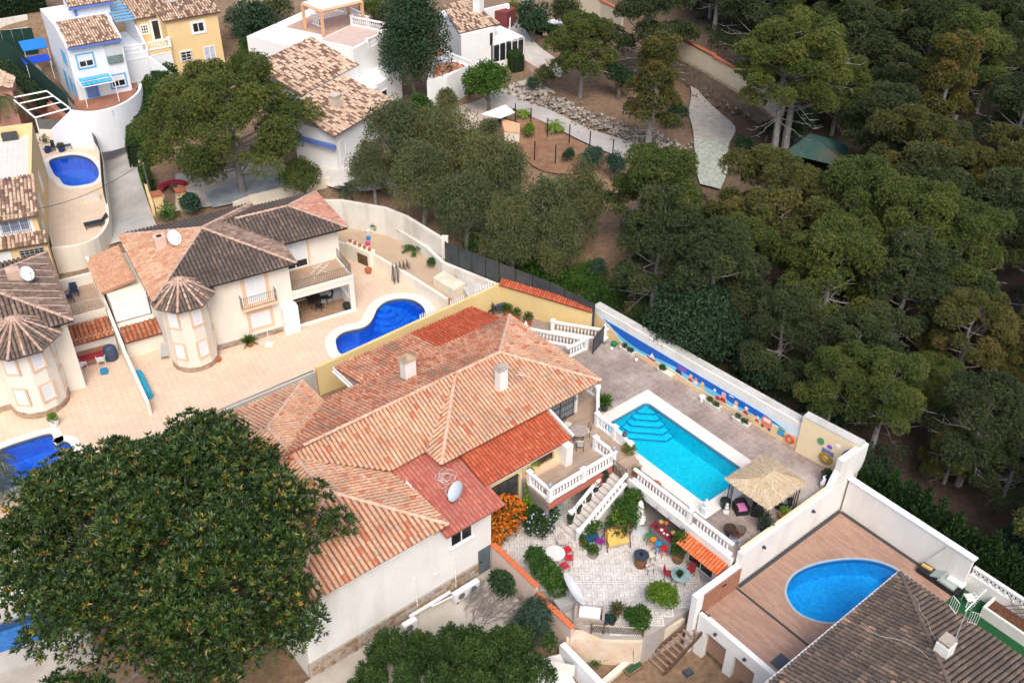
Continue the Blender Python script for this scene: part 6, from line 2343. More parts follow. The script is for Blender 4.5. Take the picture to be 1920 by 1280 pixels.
# ---- blue-and-white house and its yellow neighbour
F3 = Frame(33.6)
w4 = F3.w
BZ = 6.8
bw = thing('blue_white_house','white house with sky blue trim, tiled roof and curved front garden wall','house',w4(17.5,-99,BZ))
m = MB()
m.prism([w4(*q) for q in ((14.95,-96.9),(19.9,-96.9),(19.9,-100.6),(14.95,-100.6))],5.5,11.8)
m.prism([w4(*q) for q in ((14.95,-100.61),(20.3,-100.61),(20.3,-106),(14.95,-106))],5.5,12.0)
m.prism([w4(*q) for q in ((14.9,-96.85),(15.15,-96.85),(15.15,-100.6),(14.9,-100.6))],11.801,[12.1,12.1,13.3,13.3])
m.prism([w4(*q) for q in ((19.7,-96.85),(19.95,-96.85),(19.95,-100.6),(19.7,-100.6))],11.801,[12.1,12.1,13.3,13.3])
m.prism([w4(*q) for q in ((14.9,-100.61),(15.15,-100.61),(15.15,-106),(14.9,-106))],12.001,13.0)
m.prism([w4(*q) for q in ((15.16,-100.4),(19.69,-100.4),(19.69,-100.62),(15.16,-100.62))],12.001,13.35)
m.prism([w4(*q) for q in ((15.16,-105.8),(17.2,-105.8),(17.2,-106),(15.16,-106))],12.001,13.0)
m.prism([w4(*q) for q in ((17.2,-102.2),(20.6,-102.2),(20.6,-106.2),(17.2,-106.2))],12.001,14.0)
m.prism([w4(*q) for q in ((19.95,-98.6),(22.5,-98.6),(22.5,-105.5),(19.95,-105.5))],5.5,9.6)
m.prism([w4(*q) for q in ((22.35,-98.6),(22.55,-98.6),(22.55,-105.5),(22.35,-105.5))],9.601,[10.0,10.0,13.6,13.6])
m.build('wall',WHITEB,bw)
RW = Roof(bw,TILE_MIX,w=.25,L=.4)
RW.plane([w4(15.1,-96.5,12.0),w4(19.75,-96.5,12.0),w4(19.75,-100.4,13.2),w4(15.1,-100.4,13.2)],lambda u,v,r: .2 + .75*r)
RW.plane([w4(16.9,-101.8,13.9),w4(20.8,-101.8,13.9),w4(20.8,-106.5,15.2),w4(16.9,-106.5,15.2)],lambda u,v,r: .2 + .75*r)
RW.finish(0,MC['mixed_pan'])
m = MB()
m.wall(w4(15.0,-96.52),w4(19.85,-96.52),.1,11.72,11.95)
m.build('blue_eave',BLUEP,bw)
m = MB()
m.wall(w4(16.8,-101.82),w4(20.9,-101.82),.1,13.6,13.85)
m.wall(w4(17.3,-102.1),w4(17.5,-102.1),.1,12.2,13.6)
m.build('blue_trim',BLUEP,bw)
SE3 = 33.6 - 90
window(bw,w4(16.35,-96.9,10.4),SE3,1.35,1.15,mull=1,shutter=.5,trim=BLUEL,trim_w=.16)
window(bw,w4(18.8,-96.9,7.95),SE3,1.3,1.1,mull=1,shutter=.45,trim=BLUEL,trim_w=.16)
window(bw,w4(16.3,-96.9,7.75),SE3,.95,1.7,mull=0,frame=BLUEP,pane=mat('blue_door',(.16,.26,.55),var=.1),trim=BLUEL,trim_w=.12,name='door',sill=False)
W3 = 33.6 + 180
for v,zc,wd,hh_ in ((-98.6,10.3,.6,1.2),(-99.6,10.3,.6,1.2),(-99.0,7.8,.8,1.1),(-97.6,7.7,.5,1.0),(-101.2,7.4,.9,1.9)):
 window(bw,w4(14.94,v,zc),W3,wd,hh_,mull=0,frame=BLUEL,pane=mat('blue_pane',(.10,.30,.62),var=.2,rough=.3),trim=BLUEL,trim_w=.08,sill=False)
m = MB()
m.prism([w4(*q) for q in ((18.2,-96.88),(19.7,-96.88),(19.7,-96.8),(18.2,-96.8))],10.0,11.5)
m.build('loggia_shade_panel',mat('loggia_shade',(.55,.58,.62),var=.1),bw)  # flat panel, white greyed to stand for the shade inside a loggia
m = MB()
m.prism([w4(*q) for q in ((18.25,-96.79),(19.65,-96.79),(19.65,-96.7),(18.25,-96.7))],9.75,10.45)
m.build('mosaic_rail',mat('pebble_mosaic',(.22,.30,.27),var=.9,scale=9,fine=14),bw)
balb = balustrade('white balcony balustrade above the white garage',[w4(20.0,-98.75,9.6),w4(22.4,-98.75,9.6)],.85,posts=())
window(bw,w4(21.25,-98.6,8.0),SE3,2.0,2.3,frame=WHITEC,pane=SHUT,mull=0,sill=False,name='garage_door')
pg = thing('blue_pergola','blue slatted pergola behind the white roof','pergola',w4(21,-102.5,12.4))
for k in range(7):
 m = MB()
 m.wall(w4(20.4,-100.3 - k*.62),w4(22.3,-100.3 - k*.62),.3,12.35 + .1*k,12.45 + .1*k)
 m.build('slat',BLUEL,pg)
pc = thing('porch_canopy','small porch canopy of turquoise glass panels over the blue door','canopy',w4(16.5,-95.4,BZ))
for k in range(6):
 for j in range(2):
  m = MB()
  u0 = 15.2 + k*.47
  v0 = -96.5 + j*.85
  m.prism([w4(u0,v0),w4(u0 + .42,v0),w4(u0 + .42,v0 + .78),w4(u0,v0 + .78)],8.98 - .14*j,9.02 - .14*j)
  m.build('panel',mat('turquoise_glass',(.03,.42,.68),var=.12,rough=.15),pc)
m = MB()
for u in (15.15,18.05):
 m.bar(w4(u,-94.75,BZ),w4(u,-94.75,8.8),.1)
 m.bar(w4(u,-96.8,9.05),w4(u,-94.7,8.78),.1)
m.bar(w4(15.15,-94.72,8.78),w4(18.05,-94.72,8.78),.1)
m.bar(w4(15.15,-95.66,8.93),w4(18.05,-95.66,8.93),.06)
m.build('canopy_frame',WHITEC,pc)
fw = thing('curved_white_wall','curved white front wall of the blue-trimmed house with small lettering','wall',w4(16.5,-89,BZ))
cz = 6.3
cp_ = smooth_open([P(132,206,8.1),P(142,208,8.1),P(175,209,8.1),P(215,200,8.1),P(243,186,8.1),P(260,170,8.1),P(263,157,8.1)],4)
m = MB()
m.run(cp_,.25,4.2,8.1)
a_,b_ = P(132,206,8.1),P(95,245,6.6)
m.wall(a_,b_,.25,4.0,8.0,z1b=6.6)
a_,b_ = w4(22.45,-98.3),P(330,145,7.4)
m.wall(a_,b_,.25,5.5,9.2,z1b=7.5)
m.build('wall_body',WHITEB,fw)
k_ = len(cp_)*11 // 24
wa,wb = cp_[k_],cp_[k_ + 3]
rt = (wb - wa)
rt.z = 0
m = MB()
nrm_ = Vector((rt.y,-rt.x,0)).normalized()
for r_,(l0,l1) in enumerate(((0,.95),(.05,.3),(.1,.6))):
 x = l0
 while x < l1:
  ln = rng.uniform(.05,.12)
  q0 = wa + rt.normalized()*x + nrm_*.135
  m.prism([(p.x,p.y) for p in (q0,q0 + rt.normalized()*ln*.8,q0 + rt.normalized()*ln*.8 + nrm_*.02,q0 + nrm_*.02)],7.72 - .2*r_,7.81 - .2*r_)
  x += ln
m.build('lettering',mat('letter_grey',(.35,.37,.42),rough=.7),fw)
m = MB()
m.prism([(p.x,p.y) for p in [P(140,206,BZ),P(175,207,BZ),P(215,198,BZ),P(243,184,BZ),P(258,168,BZ),P(255,150,BZ),P(200,158,BZ),P(140,180,BZ)]],5.0,BZ)
struct('front_garden',m,mat('red_garden_tiles',(.36,.16,.10),var=.25,scale=1,rough=.8,fine=6))
m = MB()
m.prism([(p.x,p.y) for p in [P(70,120,BZ),P(118,175,BZ),P(146,205,BZ),P(138,206,BZ),P(100,165,BZ),P(60,125,BZ)]],5.0,BZ - .05)
struct('side_path',m,mat('side_path_tiles',(.36,.27,.22),var=.2,rough=.85))
yb = thing('yellow_villa','yellow villa with solar panels and white balcony next to the blue-trimmed house','house',w4(26.5,-102,BZ))
m = MB()
m.prism([w4(*q) for q in ((24.8,-99.1),(30.0,-99.1),(30.0,-108),(24.8,-108))],5.5,12.0)
m.prism([w4(*q) for q in ((22.56,-98.7),(24.79,-98.7),(24.79,-101.2),(22.56,-101.2))],5.5,9.6)
m.prism([w4(*q) for q in ((22.56,-101.21),(24.79,-101.21),(24.79,-108),(22.56,-108))],5.5,12.0)
m.build('wall',YELLOWP,yb)
RV_ = Roof(yb,TILE_MIX,w=.25,L=.4)
RV_.plane([w4(24.5,-98.8,12.1),w4(30.3,-98.8,12.1),w4(30.3,-104,13.7),w4(24.5,-104,13.7)],lambda u,v,r: r*.95)
RV_.plane([w4(22.2,-100.9,12.1),w4(24.5,-100.9,12.1),w4(24.5,-107,14.0),w4(22.2,-107,14.0)],lambda u,v,r: .1 + r*.75)
RV_.finish(0,MC['mixed_pan'])
window(yb,w4(27.9,-99.1,10.9),SE3,1.2,1.0,mull=1,trim=WHITEC,trim_w=.16)
window(yb,w4(26.2,-99.1,8.3),SE3,1.1,.95,mull=1,trans=2,trim=WHITEC,trim_w=.1,bars=IRON)
window(yb,w4(28.6,-99.1,7.9),SE3,1.2,1.9,frame=WHITEC,pane=mat('stained_pane',(.50,.54,.66),var=.3,scale=4),mull=1,name='door',sill=False)
window(yb,w4(24.3,-101.21,10.65),SE3,.8,2.0,mull=0,name='door',sill=False,trim=WHITEC,trim_w=.14)
window(yb,w4(23.2,-101.21,10.9),SE3,.75,.9,mull=2,trans=2,sill=False,trim=WHITEC,trim_w=.08)
window(yb,w4(23.7,-98.7,8.0),SE3,2.0,2.3,frame=WHITEC,pane=SHUT,mull=0,sill=False,name='garage_door')
balustrade('white balcony balustrade above the yellow garage',[w4(22.6,-98.75,9.6),w4(24.7,-98.75,9.6),w4(24.72,-99.3,9.6)],.85,posts=(1,))
for k,(u0,col) in enumerate(((26.0,(.30,.40,.42)),(27.5,(.10,.13,.26)))):
 sp_ = thing('solar_panel',('greenish' if k == 0 else 'dark blue') + ' solar panel on the yellow villa roof','solar panel',w4(u0 + .6,-102.5,13.3))
 wdt = 1.3 if k == 0 else 1.35
 q = [w4(u0,-101.5,13.0),w4(u0 + wdt,-101.5,13.0),w4(u0 + wdt,-104.0 if k == 0 else -102.9,13.95),w4(u0,-104.0 if k == 0 else -102.9,13.95)]
 m = MB()
 m.slab(q,.08)
 m.build('frame',GALV,sp_)
 c0 = sum(q,Vector())/4
 m = MB()
 m.slab([c0 + (p - c0)*.93 + Vector((0,0,.015)) for p in q],.012)
 m.build('glass',plain('solar_glass_%d' % k,col,.15),sp_)
gf = thing('green_fence','dark green screen fence along the white house and its side path','fence',w4(12.8,-100,7))
gl = [P(-5,95,7.8),P(35,118,7.6),P(80,160,7.4),P(132,208,7.0)]
GREENNET = mat('green_net',(.012,.045,.035),var=.15,scale=2,rough=.9,fine=16)
for i in range(3):
 for k in range(3):
  a_,b_ = gl[i].lerp(gl[i + 1],k/3),gl[i].lerp(gl[i + 1],(k + 1)/3)
  m = MB()
  m.wall(a_.lerp(b_,.01),b_.lerp(a_,.01),.06,4.5,a_.z + 1.6,z1b=b_.z + 1.6)
  m.build('screen_panel',GREENNET,gf)
gf2 = thing('green_fence','dark green screen fence behind the blue sun shades','fence',P(30,85,8))
a_,b_ = P(-10,92,7.6),P(68,84,7.6)
for k in range(4):
 m = MB()
 m.wall(a_.lerp(b_,k/4 + .003),a_.lerp(b_,(k + 1)/4 - .003),.06,6,9.4)
 m.build('screen_panel',GREENNET,gf2)
rw2 = thing('red_garden_wall','long terracotta garden wall outside the green fence','wall',P(70,175,6))
m = MB()
rl = [P(-10,110,7.0),P(60,165,6.8),P(132,225,6.4)]
for i in range(2):
 m.wall(rl[i],rl[i + 1],.5,4.5,rl[i].z,z1b=rl[i + 1].z)
m.build('wall_body',mat('terracotta_wall',(.42,.19,.13),var=.12,rough=.9),rw2)
wp = thing('white_pergola','open white pergola frame over the car port beside the palm','pergola',P(90,205,7.5))
m = MB()
q = [P(66,221,8.0),P(131,203,8.0),P(88,171,8.0),P(22,184,8.0)]
for a_,b_ in ((0,1),(1,2),(2,3),(3,0)):
 m.bar(q[a_],q[b_],.17)
for t in (.35,.7):
 m.bar(q[0].lerp(q[3],t),q[1].lerp(q[2],t),.14)
for p in q[:2]:
 m.bar(p,Vector((p.x,p.y,5.0)),.14)
m.build('frame',WHITEC,wp)
ph = thing('pink_house','pink house corner with a pale tile roof at the left edge','house',P(5,150,7))
m = MB()
q = [P(27,146,9),P(-40,120,9),P(-60,160,9),P(20,165,9)]
m.prism([(p.x,p.y) for p in q],4.5,9)
m.build('wall',mat('pink_render',(.60,.30,.24),var=.08,rough=.85),ph)
RPk = Roof(ph,TILE_MIX,w=.27)
RPk.plane([P(22,166,9.0),P(28,145,9.0),P(-40,110,10.6),P(-60,150,10.6)],lambda u,v,r: .3 + r*.6)
RPk.finish(0,MC['mixed_pan'])
bs = []
for k,(x,y,lab) in enumerate(((64,88,'bright blue sun shade tilted against the white house wall'),(68,112,'cobalt blue awning over the stair beside the white house'))):
 t_ = thing('sun_awning',lab,'sun shade',P(x,y,8.0))
 c0 = P(x,y,8.6)
 m = MB()
 m.slab([c0 + F3.U*-1.2 + F3.V*.8,c0 + F3.U*1.2 + F3.V*.8,c0 + F3.U*1.2 - F3.V*.9 + Vector((0,0,.5 if k == 0 else .1)),c0 - F3.U*1.2 - F3.V*.9 + Vector((0,0,.5 if k == 0 else .1))],.06)
 m.build('canvas',plain('shade_blue_%d' % k,(.02,.20,.62) if k == 0 else (.01,.06,.50),.6),t_)
 m = MB()
 for s_ in (-1,1):
  m.bar(c0 + F3.U*s_*1.1 + F3.V*.75,c0 + F3.U*s_*1.1 + F3.V*.75 - Vector((0,0,1.9)),.06)
 m.build('pole',WHITEC,t_)
lt = thing('terraced_wall','low pale stone terrace walls in the top left corner','wall',P(20,45,9))
m = MB()
a_,b_ = P(-10,38,9.2),P(50,28,9.2)
m.wall(a_,b_,.4,6,9.2)
a_,b_ = P(-10,60,8.6),P(52,52,8.6)
m.wall(a_,b_,.4,6,8.6)
m.build('wall_body',STAINED,lt)
# ---- white villa up the slope
FC = Frame(62)
wc = FC.w
wv = thing('white_villa','white villa with two mottled tile roofs and a roof terrace behind the umbrella pine','house',wc(68,-54,6))
m = MB()
m.prism([wc(*q) for q in ((61.9,-50.2),(69.8,-50.2),(69.8,-54.6),(61.9,-54.6))],4.5,8.75)
m.prism([wc(*q) for q in ((64.4,-54.9),(72.2,-54.9),(72.2,-60),(64.4,-60))],4.5,10.35)
m.prism([wc(*q) for q in ((72.21,-55.4),(79.6,-55.4),(79.6,-61),(72.21,-61))],4.5,11.0)
m.prism([wc(*q) for q in ((69.81,-52.8),(76,-52.8),(76,-55.39),(69.81,-55.39))],4.5,9.0)
m.prism([wc(*q) for q in ((72.21,-55.4),(74.6,-55.4),(74.6,-55.7),(72.21,-55.7))],11.001,11.8)
m.prism([wc(*q) for q in ((72.21,-55.71),(72.5,-55.71),(72.5,-61),(72.21,-61))],11.001,11.9)
m.build('wall',WHITEC,wv)
RC = Roof(wv,TILE_MIX,w=.25,L=.42)
mixf = lambda u,v,r: (r*.42 if rng.random() < .38 else .5 + .5*r)
RC.plane([wc(63.9,-54.9,10.4),wc(72.3,-54.9,10.4),wc(72.3,-60.2,12.1),wc(63.9,-60.2,12.1)],mixf)
RC.plane([wc(61.2,-49.7,8.75),wc(70.2,-49.7,8.75),wc(69.9,-54.85,10.2),wc(61.8,-54.85,10.2)],mixf)
RC.finish(0,MC['mixed_pan'])
m = MB()
m.box(wc(65.0,-52.3,9.3),(.8,.7,1.2),62)
m.box(wc(65.0,-52.3,10.502),(.95,.85,.12),62)
m.build('chimney',mat('buff_chimney',(.60,.52,.42),var=.1),wv)
m = MB()
m.prism([wc(*q) for q in ((72.52,-55.72),(79.5,-55.72),(79.5,-60.9),(72.52,-60.9))],11.004,11.03)
m.build('roof_terrace',mat('pinkish_terrace',(.60,.46,.40),var=.1,rough=.8),wv)
OSE = 62 - 90
window(wv,wc(68.2,-54.9,9.55),OSE,.5,.22,frame=GREYW,pane=GLASS,mull=0,fr=.04,sill=False,name='vent')
window(wv,wc(69.6,-54.9,9.55),OSE,.5,.22,frame=GREYW,pane=GLASS,mull=0,fr=.04,sill=False,name='vent')
window(wv,wc(73.0,-52.8,7.2),OSE,1.0,1.9,mull=0,name='door',sill=False)
window(wv,wc(62.8,-50.2,6.8),OSE,.9,1.8,mull=0,name='door',pane=SHUT,sill=False)
m = MB()
m.prism([wc(*q) for q in ((61.4,-49.9),(61.6,-49.9),(61.6,-54),(61.4,-54))],7.4,7.8)
m.build('blue_blind',BLUEP,wv)
m = MB()
m.box(wc(71.2,-52.6,8.3),(.9,.4,.7),62)
m.build('ac_unit',plain('unit_white',(.72,.73,.73)),wv)
balustrade('white roof balustrade of the white villa behind the dark tree',[wc(74.7,-55.5,11.0),wc(79.5,-55.5,11.0),wc(79.5,-60.8,11.0)],.95,posts=(0,1,2))
m = MB()
m.prism([wc(*q) for q in ((72,-61.2),(83,-61.2),(83,-68),(72,-68))],5,10.9)
o = m.build('upper_terrace_base',WHITEC,wv)
m = MB()
m.prism([wc(*q) for q in ((76,-61.3),(82.6,-61.3),(82.6,-66.4),(76,-66.4))],10.9,10.93)
m.build('upper_terrace',mat('terracotta_terrace',(.52,.33,.25),var=.15,rough=.8),wv)
pg2 = thing('timber_pergola','peach timber pergola with a white ribbed roof on the upper terrace','pergola',wc(80,-64,11))
PT = mat('peach_timber',(.66,.38,.22),var=.08,rough=.7)
pcs = [P(567,8,13.4),P(602,22,13.4),P(678,4,13.4),P(650,-14,13.4)]
m = MB()
for i in range(4):
 m.bar(pcs[i],pcs[(i + 1) % 4],.32)
for p in pcs:
 m.bar(p,Vector((p.x,p.y,10.9)),.34)
m.build('timber_frame',PT,pg2)
for k in range(14):
 m = MB()
 a_,b_ = pcs[0].lerp(pcs[1],(k + .1)/14),pcs[3].lerp(pcs[2],(k + .1)/14)
 a2,b2 = pcs[0].lerp(pcs[1],(k + .85)/14),pcs[3].lerp(pcs[2],(k + .85)/14)
 up_ = Vector((0,0,.2))
 m.slab([a_ + up_,a2 + up_,b2 + up_,b_ + up_],.05)
 m.build('roof_slat',WHITEB,pg2)
balustrade('white balustrade of the upper terrace under the timber pergola',[P(585,45,10.93),P(602,52,10.93)],.95,posts=())
balustrade('white balustrade at the back of the upper terrace',[P(590,40,10.93),P(648,27,10.93),P(676,40,10.93)],.95,posts=(1,))
an_ = thing('garden_annex','small white annex with a pale tile roof left of the pergola','annex',P(560,55,9))
m = MB()
q = [P(548,46,9.6),P(572,40,9.6),P(584,55,9.6),P(556,62,9.6)]
m.prism([(p.x,p.y) for p in q],5,9.5)
m.build('wall',WHITEC,an_)
RAx = Roof(an_,TILE_MIX,w=.25)
RAx.plane([P(550,52,9.6),P(582,44,9.6),P(570,34,10.2),P(545,42,10.2)],mixf)
RAx.finish(0,MC['mixed_pan'])
lb_ = thing('low_wing','low white wing with a flat parapet at the back left of the white villa','annex',P(560,80,9))
m = MB()
q = [P(538,76,9.6),P(605,63,9.6),P(618,72,9.6),P(545,105,9.6)]
m.prism([(p.x,p.y) for p in q],5,9.4)
m.build('wall',WHITEC,lb_)
m = MB()
m.wall(P(540,75,9.8),P(606,62,9.8),.3,9.401,9.8)
m.build('red_parapet',mat('dark_red_coping',(.33,.09,.08),var=.1),lb_)
# ---- the white house with the glazed porch, right of the dark tree
cw2 = thing('porch_house','white house with a mottled roof and white glazed porch right of the dark tree','house',wc(88,-52,7))
m = MB()
m.prism([wc(*q) for q in ((83.4,-50.5),(87.0,-48.7),(91.6,-55.0),(88.6,-56.4))],5,10.6)
m.build('wall',WHITEC,cw2)
RD = Roof(cw2,TILE_MIX,w=.25,L=.42)
RD.plane([P(862,63,10.7),P(938,45,10.7),P(877,0,12.0),P(830,11,12.0)],mixf)
RD.finish(0,MC['mixed_pan'])
m = MB()
m.box(P(897,22,11.4),(.9,.8,1.7),62)
m.box(P(897,22,11.4) + Vector((0,0,1.702)),(1.0,.9,.25),62)
m.build('chimney',WHITEC,cw2)
gp = thing('glazed_porch','white glazed porch with a flat ribbed roof and black flue','porch',P(930,75,7.5))
q = [P(885,66,9.4),P(938,48,9.6),P(982,68,9.2),P(925,85,9.0)]
m = MB()
for k in range(7):
 a_,b_ = q[0].lerp(q[1],k/7 + .004),q[3].lerp(q[2],k/7 + .004)
 a2,b2 = q[0].lerp(q[1],(k + 1)/7 - .01),q[3].lerp(q[2],(k + 1)/7 - .01)
 m.slab([a_,a2,b2,b_],.1)
m.build('ribbed_roof',WHITEC,gp)
m = MB()
for i,j in ((3,2),(0,3)):
 for k in range(6):
  p = q[i].lerp(q[j],k/5)
  m.bar(Vector((p.x,p.y,p.z - .1)),Vector((p.x,p.y,6.0)),.14)
 m.wall(q[i],q[j],.1,6.0,7.2)
m.build('porch_frame',WHITEC,gp)
m = MB()
for i,j in ((3,2),(0,3)):
 a_,b_ = q[i],q[j]
 m.wall(a_.lerp(b_,.01),b_.lerp(a_,.01),.03,7.21,min(a_.z,b_.z) - .15)
m.build('pane',GLASS,gp)
m = MB()
m.tube([P(921,84,9.0),P(921,84,9.0) + Vector((0,0,1.2))],.16,8)
m.build('flue',BLACKM,gp)
wx = thing('white_wing','white wing with pink flat roof and tiled eave below the glazed porch','annex',P(860,140,7))
q = [P(835,98,9.2),P(850,96,9.2),P(886,116,9.2),P(868,124,9.2),P(838,140,9.2),P(800,150,9.2),P(810,110,9.2)]
m = MB()
m.prism([(p.x,p.y) for p in q],4.8,9.0)
m.build('wall',WHITEC,wx)
m = MB()
m.wall(P(838,99,9.4),P(884,117,9.4),.3,9.001,9.5)
m.build('parapet',WHITEC,wx)
RX = Roof(wx,tint_mat('clay_tiles_warm',[(0,(.36,.13,.08)),(1,(.58,.34,.22))],.85),w=.26)
RX.plane([P(812,147,9.0),P(872,125,9.0),P(858,114,9.5),P(815,122,9.5)],lambda u,v,r: r)
RX.finish(0,DECK_RED)
for k in range(3):
 q0,q1 = P(812,147,9.0),P(872,125,9.0)
 c0 = q0.lerp(q1,.55 + .16*k)
 nn = Vector((q1.y - q0.y,q0.x - q1.x,0)).normalized()
 window(wx,c0 + Vector((0,0,-1.2)) - nn*.35,math.degrees(math.atan2(nn.y,nn.x)),.6,1.3,mull=0,sill=False,pane=GLASS) if k < 2 else None
wg = thing('white_garden_wall','white garden wall behind the chimney of the porch house','wall',P(930,20,10))
m = MB()
m.wall(P(905,18,10.2),P(952,7,10.2),.3,7,10.2)
m.wall(P(952,7,10.2),P(955,36,9.0),.3,7,10.2,z1b=9.0)
m.build('wall_body',WHITEC,wg)
m = MB()
m.box(P(947,45,8.2),(2.2,1.6,1.6),62)
o = m.build('garden_shed',mat('shed_red',(.20,.05,.05),var=.15))
tag(o,'dark red flat-topped shed beside the porch house','shed')
m = MB()
tr_a,tr_b = P(985,27,7.8),P(986,-8,9.5)
for s_ in (-.3,.3):
 m.bar(tr_a + Vector((s_,0,0)),tr_b + Vector((s_,0,0)),.1)
for k in range(8):
 c0 = tr_a.lerp(tr_b,(k + .5)/8)
 m.box(c0,(.6,.3,.06),0)
o = m.build('garden_steps',WHITEC)
tag(o,'steep white ladder-like garden steps at the top edge','steps')
hut = thing('well_house','tiny white hut with a tiled roof behind the clipped hedge','hut',P(1036,55,7.5))
m = MB()
m.box(P(1036,62,6.8),(1.7,1.5,1.2),40)
m.build('wall',WHITEC,hut)
Rh = Roof(hut,TILE_MIX,w=.25)
cq = P(1036,62,8.0)
Rh.plane([cq + Vector((-1.1,-1.0,0)),cq + Vector((1.1,-1.0,0)),cq + Vector((1.0,.9,.6)),cq + Vector((-1.0,.9,.6))],mixf)
Rh.finish(0,MC['mixed_pan'])
pb = thing('garden_bed','raised garden bed edged in pinkish render in front of the glazed porch','garden bed',P(1010,110,7))
m = MB()
bq = [P(968,95,7.2),P(985,112,7.2),P(1012,128,7.2),P(1035,122,7.2),P(1025,108,7.2)]
m.run(bq,.3,5.8,7.2)
m.build('edging',mat('pinkish_edging',(.66,.48,.40),var=.1),pb)
# ---- shed and shade sail by the track, boundary fence posts, woodland walls, green canopy
ss = thing('shade_sail','white shade sail stretched beside the woodland track','shade sail',P(935,210,7.2))
m = MB()
q = [P(901,214,7.0),P(948,196,7.3),P(966,211,7.0),P(938,222,6.9)]
m.slab(q,.04)
m.build('sail',WHITEB,ss)
m = MB()
for p in q[1:3]:
 m.bar(p,Vector((p.x,p.y,4.5)),.1)
m.build('pole',BLACKM,ss)
sh = thing('lean_to_shed','low shed with a pale orange sheet roof below the shade sail','shed',P(960,232,6))
m = MB()
q = [P(940,222,6.4),P(975,232,6.4),P(974,250,6.2),P(946,246,6.2)]
m.prism([(p.x,p.y) for p in q],4,6.1)
m.build('wall',CREAM,sh)
for k in range(8):
 m = MB()
 a_,b_ = q[0].lerp(q[1],k/8),q[3].lerp(q[2],k/8)
 a2,b2 = q[0].lerp(q[1],(k + .92)/8),q[3].lerp(q[2],(k + .92)/8)
 m.slab([a_,a2,b2,b_],.06)
 m.build('roof_sheet',mat('orange_sheet',(.70,.42,.24),var=.12,rough=.8),sh)
fnc = thing('wire_fence','line of thin dark fence posts beside the woodland track','fence',G(1060,262))
for k,(x,y) in enumerate(((995,240),(1026,260),(1067,272),(1105,285),(1148,300),(1199,318),(1002,304),(1041,310),(966,232))):
 p = G(x,y)
 m = MB()
 m.tube([p - Vector((0,0,.3)),p + Vector((0,0,2.0))],.055,5)
 m.build('post',BLACKM,fnc)
cwall = thing('woodland_wall','cream wall with red coping above a stone footing among the pines','wall',P(1350,135,8))
wl = [P(1255,62,9.6),P(1340,108,9.3),P(1430,160,9.0),P(1470,200,8.2)]
m = MB()
for i in range(3):
 m.wall(wl[i],wl[i + 1],.3,5,wl[i].z,z1b=wl[i + 1].z)
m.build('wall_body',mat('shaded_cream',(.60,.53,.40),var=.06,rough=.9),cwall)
m = MB()
for i in range(3):
 m.wall(wl[i],wl[i + 1],.5,wl[i].z + .002,wl[i].z + .16,z1b=wl[i + 1].z + .16)
m.build('tile_coping',TERRA,cwall)
m = MB()
off_ = Vector((-.35,-.4,0))
for i in range(3):
 m.wall(wl[i] + off_,wl[i + 1] + off_,.4,4.5,wl[i].z - 1.7,z1b=wl[i + 1].z - 1.6)
m.build('stone_footing',mat('brown_footing',(.20,.155,.115),var=.4,scale=2,rough=1,fine=6),cwall)
cw3 = thing('woodland_wall','short cream wall with red coping at the top edge above the pines','wall',P(1120,5,9))
wl = [P(1085,-14,10.4),P(1128,2,10.2),P(1168,24,10.0)]
m = MB()
for i in range(2):
 m.wall(wl[i],wl[i + 1],.3,6,wl[i].z,z1b=wl[i + 1].z)
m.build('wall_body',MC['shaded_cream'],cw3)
m = MB()
for i in range(2):
 m.wall(wl[i],wl[i + 1],.5,wl[i].z + .002,wl[i].z + .16,z1b=wl[i + 1].z + .16)
m.build('tile_coping',TERRA,cw3)
gc = thing('green_canopy','faded green pyramid canopy standing among the pines','canopy',P(1530,275,6))
q = [P(1470,287,6.6),P(1600,318,6.4),P(1585,268,6.6),P(1500,258,6.6)]
ap = P(1519,250,8.2)
m = MB()
for i in range(4):
 m.slab([q[i],q[(i + 1) % 4],ap],.05)
m.build('canopy_cloth',mat('faded_green_cloth',(.035,.10,.09),var=.25,scale=.6,rough=.9,dirt=(.12,.085,.06),dirt_amt=.8,dirt_scale=.3),gc)
m = MB()
for p in q:
 m.bar(p,Vector((p.x,p.y,4.0)),.12)
m.build('pole',BLACKM,gc)
m = MB()
for k in range(60):
 p = G(rng.uniform(1290,1345),rng.uniform(130,165))
 a = rng.random()*6.28
 m.bar(p + Vector((0,0,rng.uniform(.05,.9))),p + Vector((math.cos(a)*1.6,math.sin(a)*1.0,rng.uniform(.05,.9))),.04)
for k in range(60):
 p = G(rng.uniform(1370,1425),rng.uniform(180,220))
 a = rng.random()*6.28
 m.bar(p + Vector((0,0,rng.uniform(.05,.8))),p + Vector((math.cos(a)*1.4,math.sin(a)*1.0,rng.uniform(.05,.9))),.05)
o = m.build('brushwood',mat('dry_brush',(.10,.075,.06),var=.4,rough=1))
o['kind'] = 'stuff'
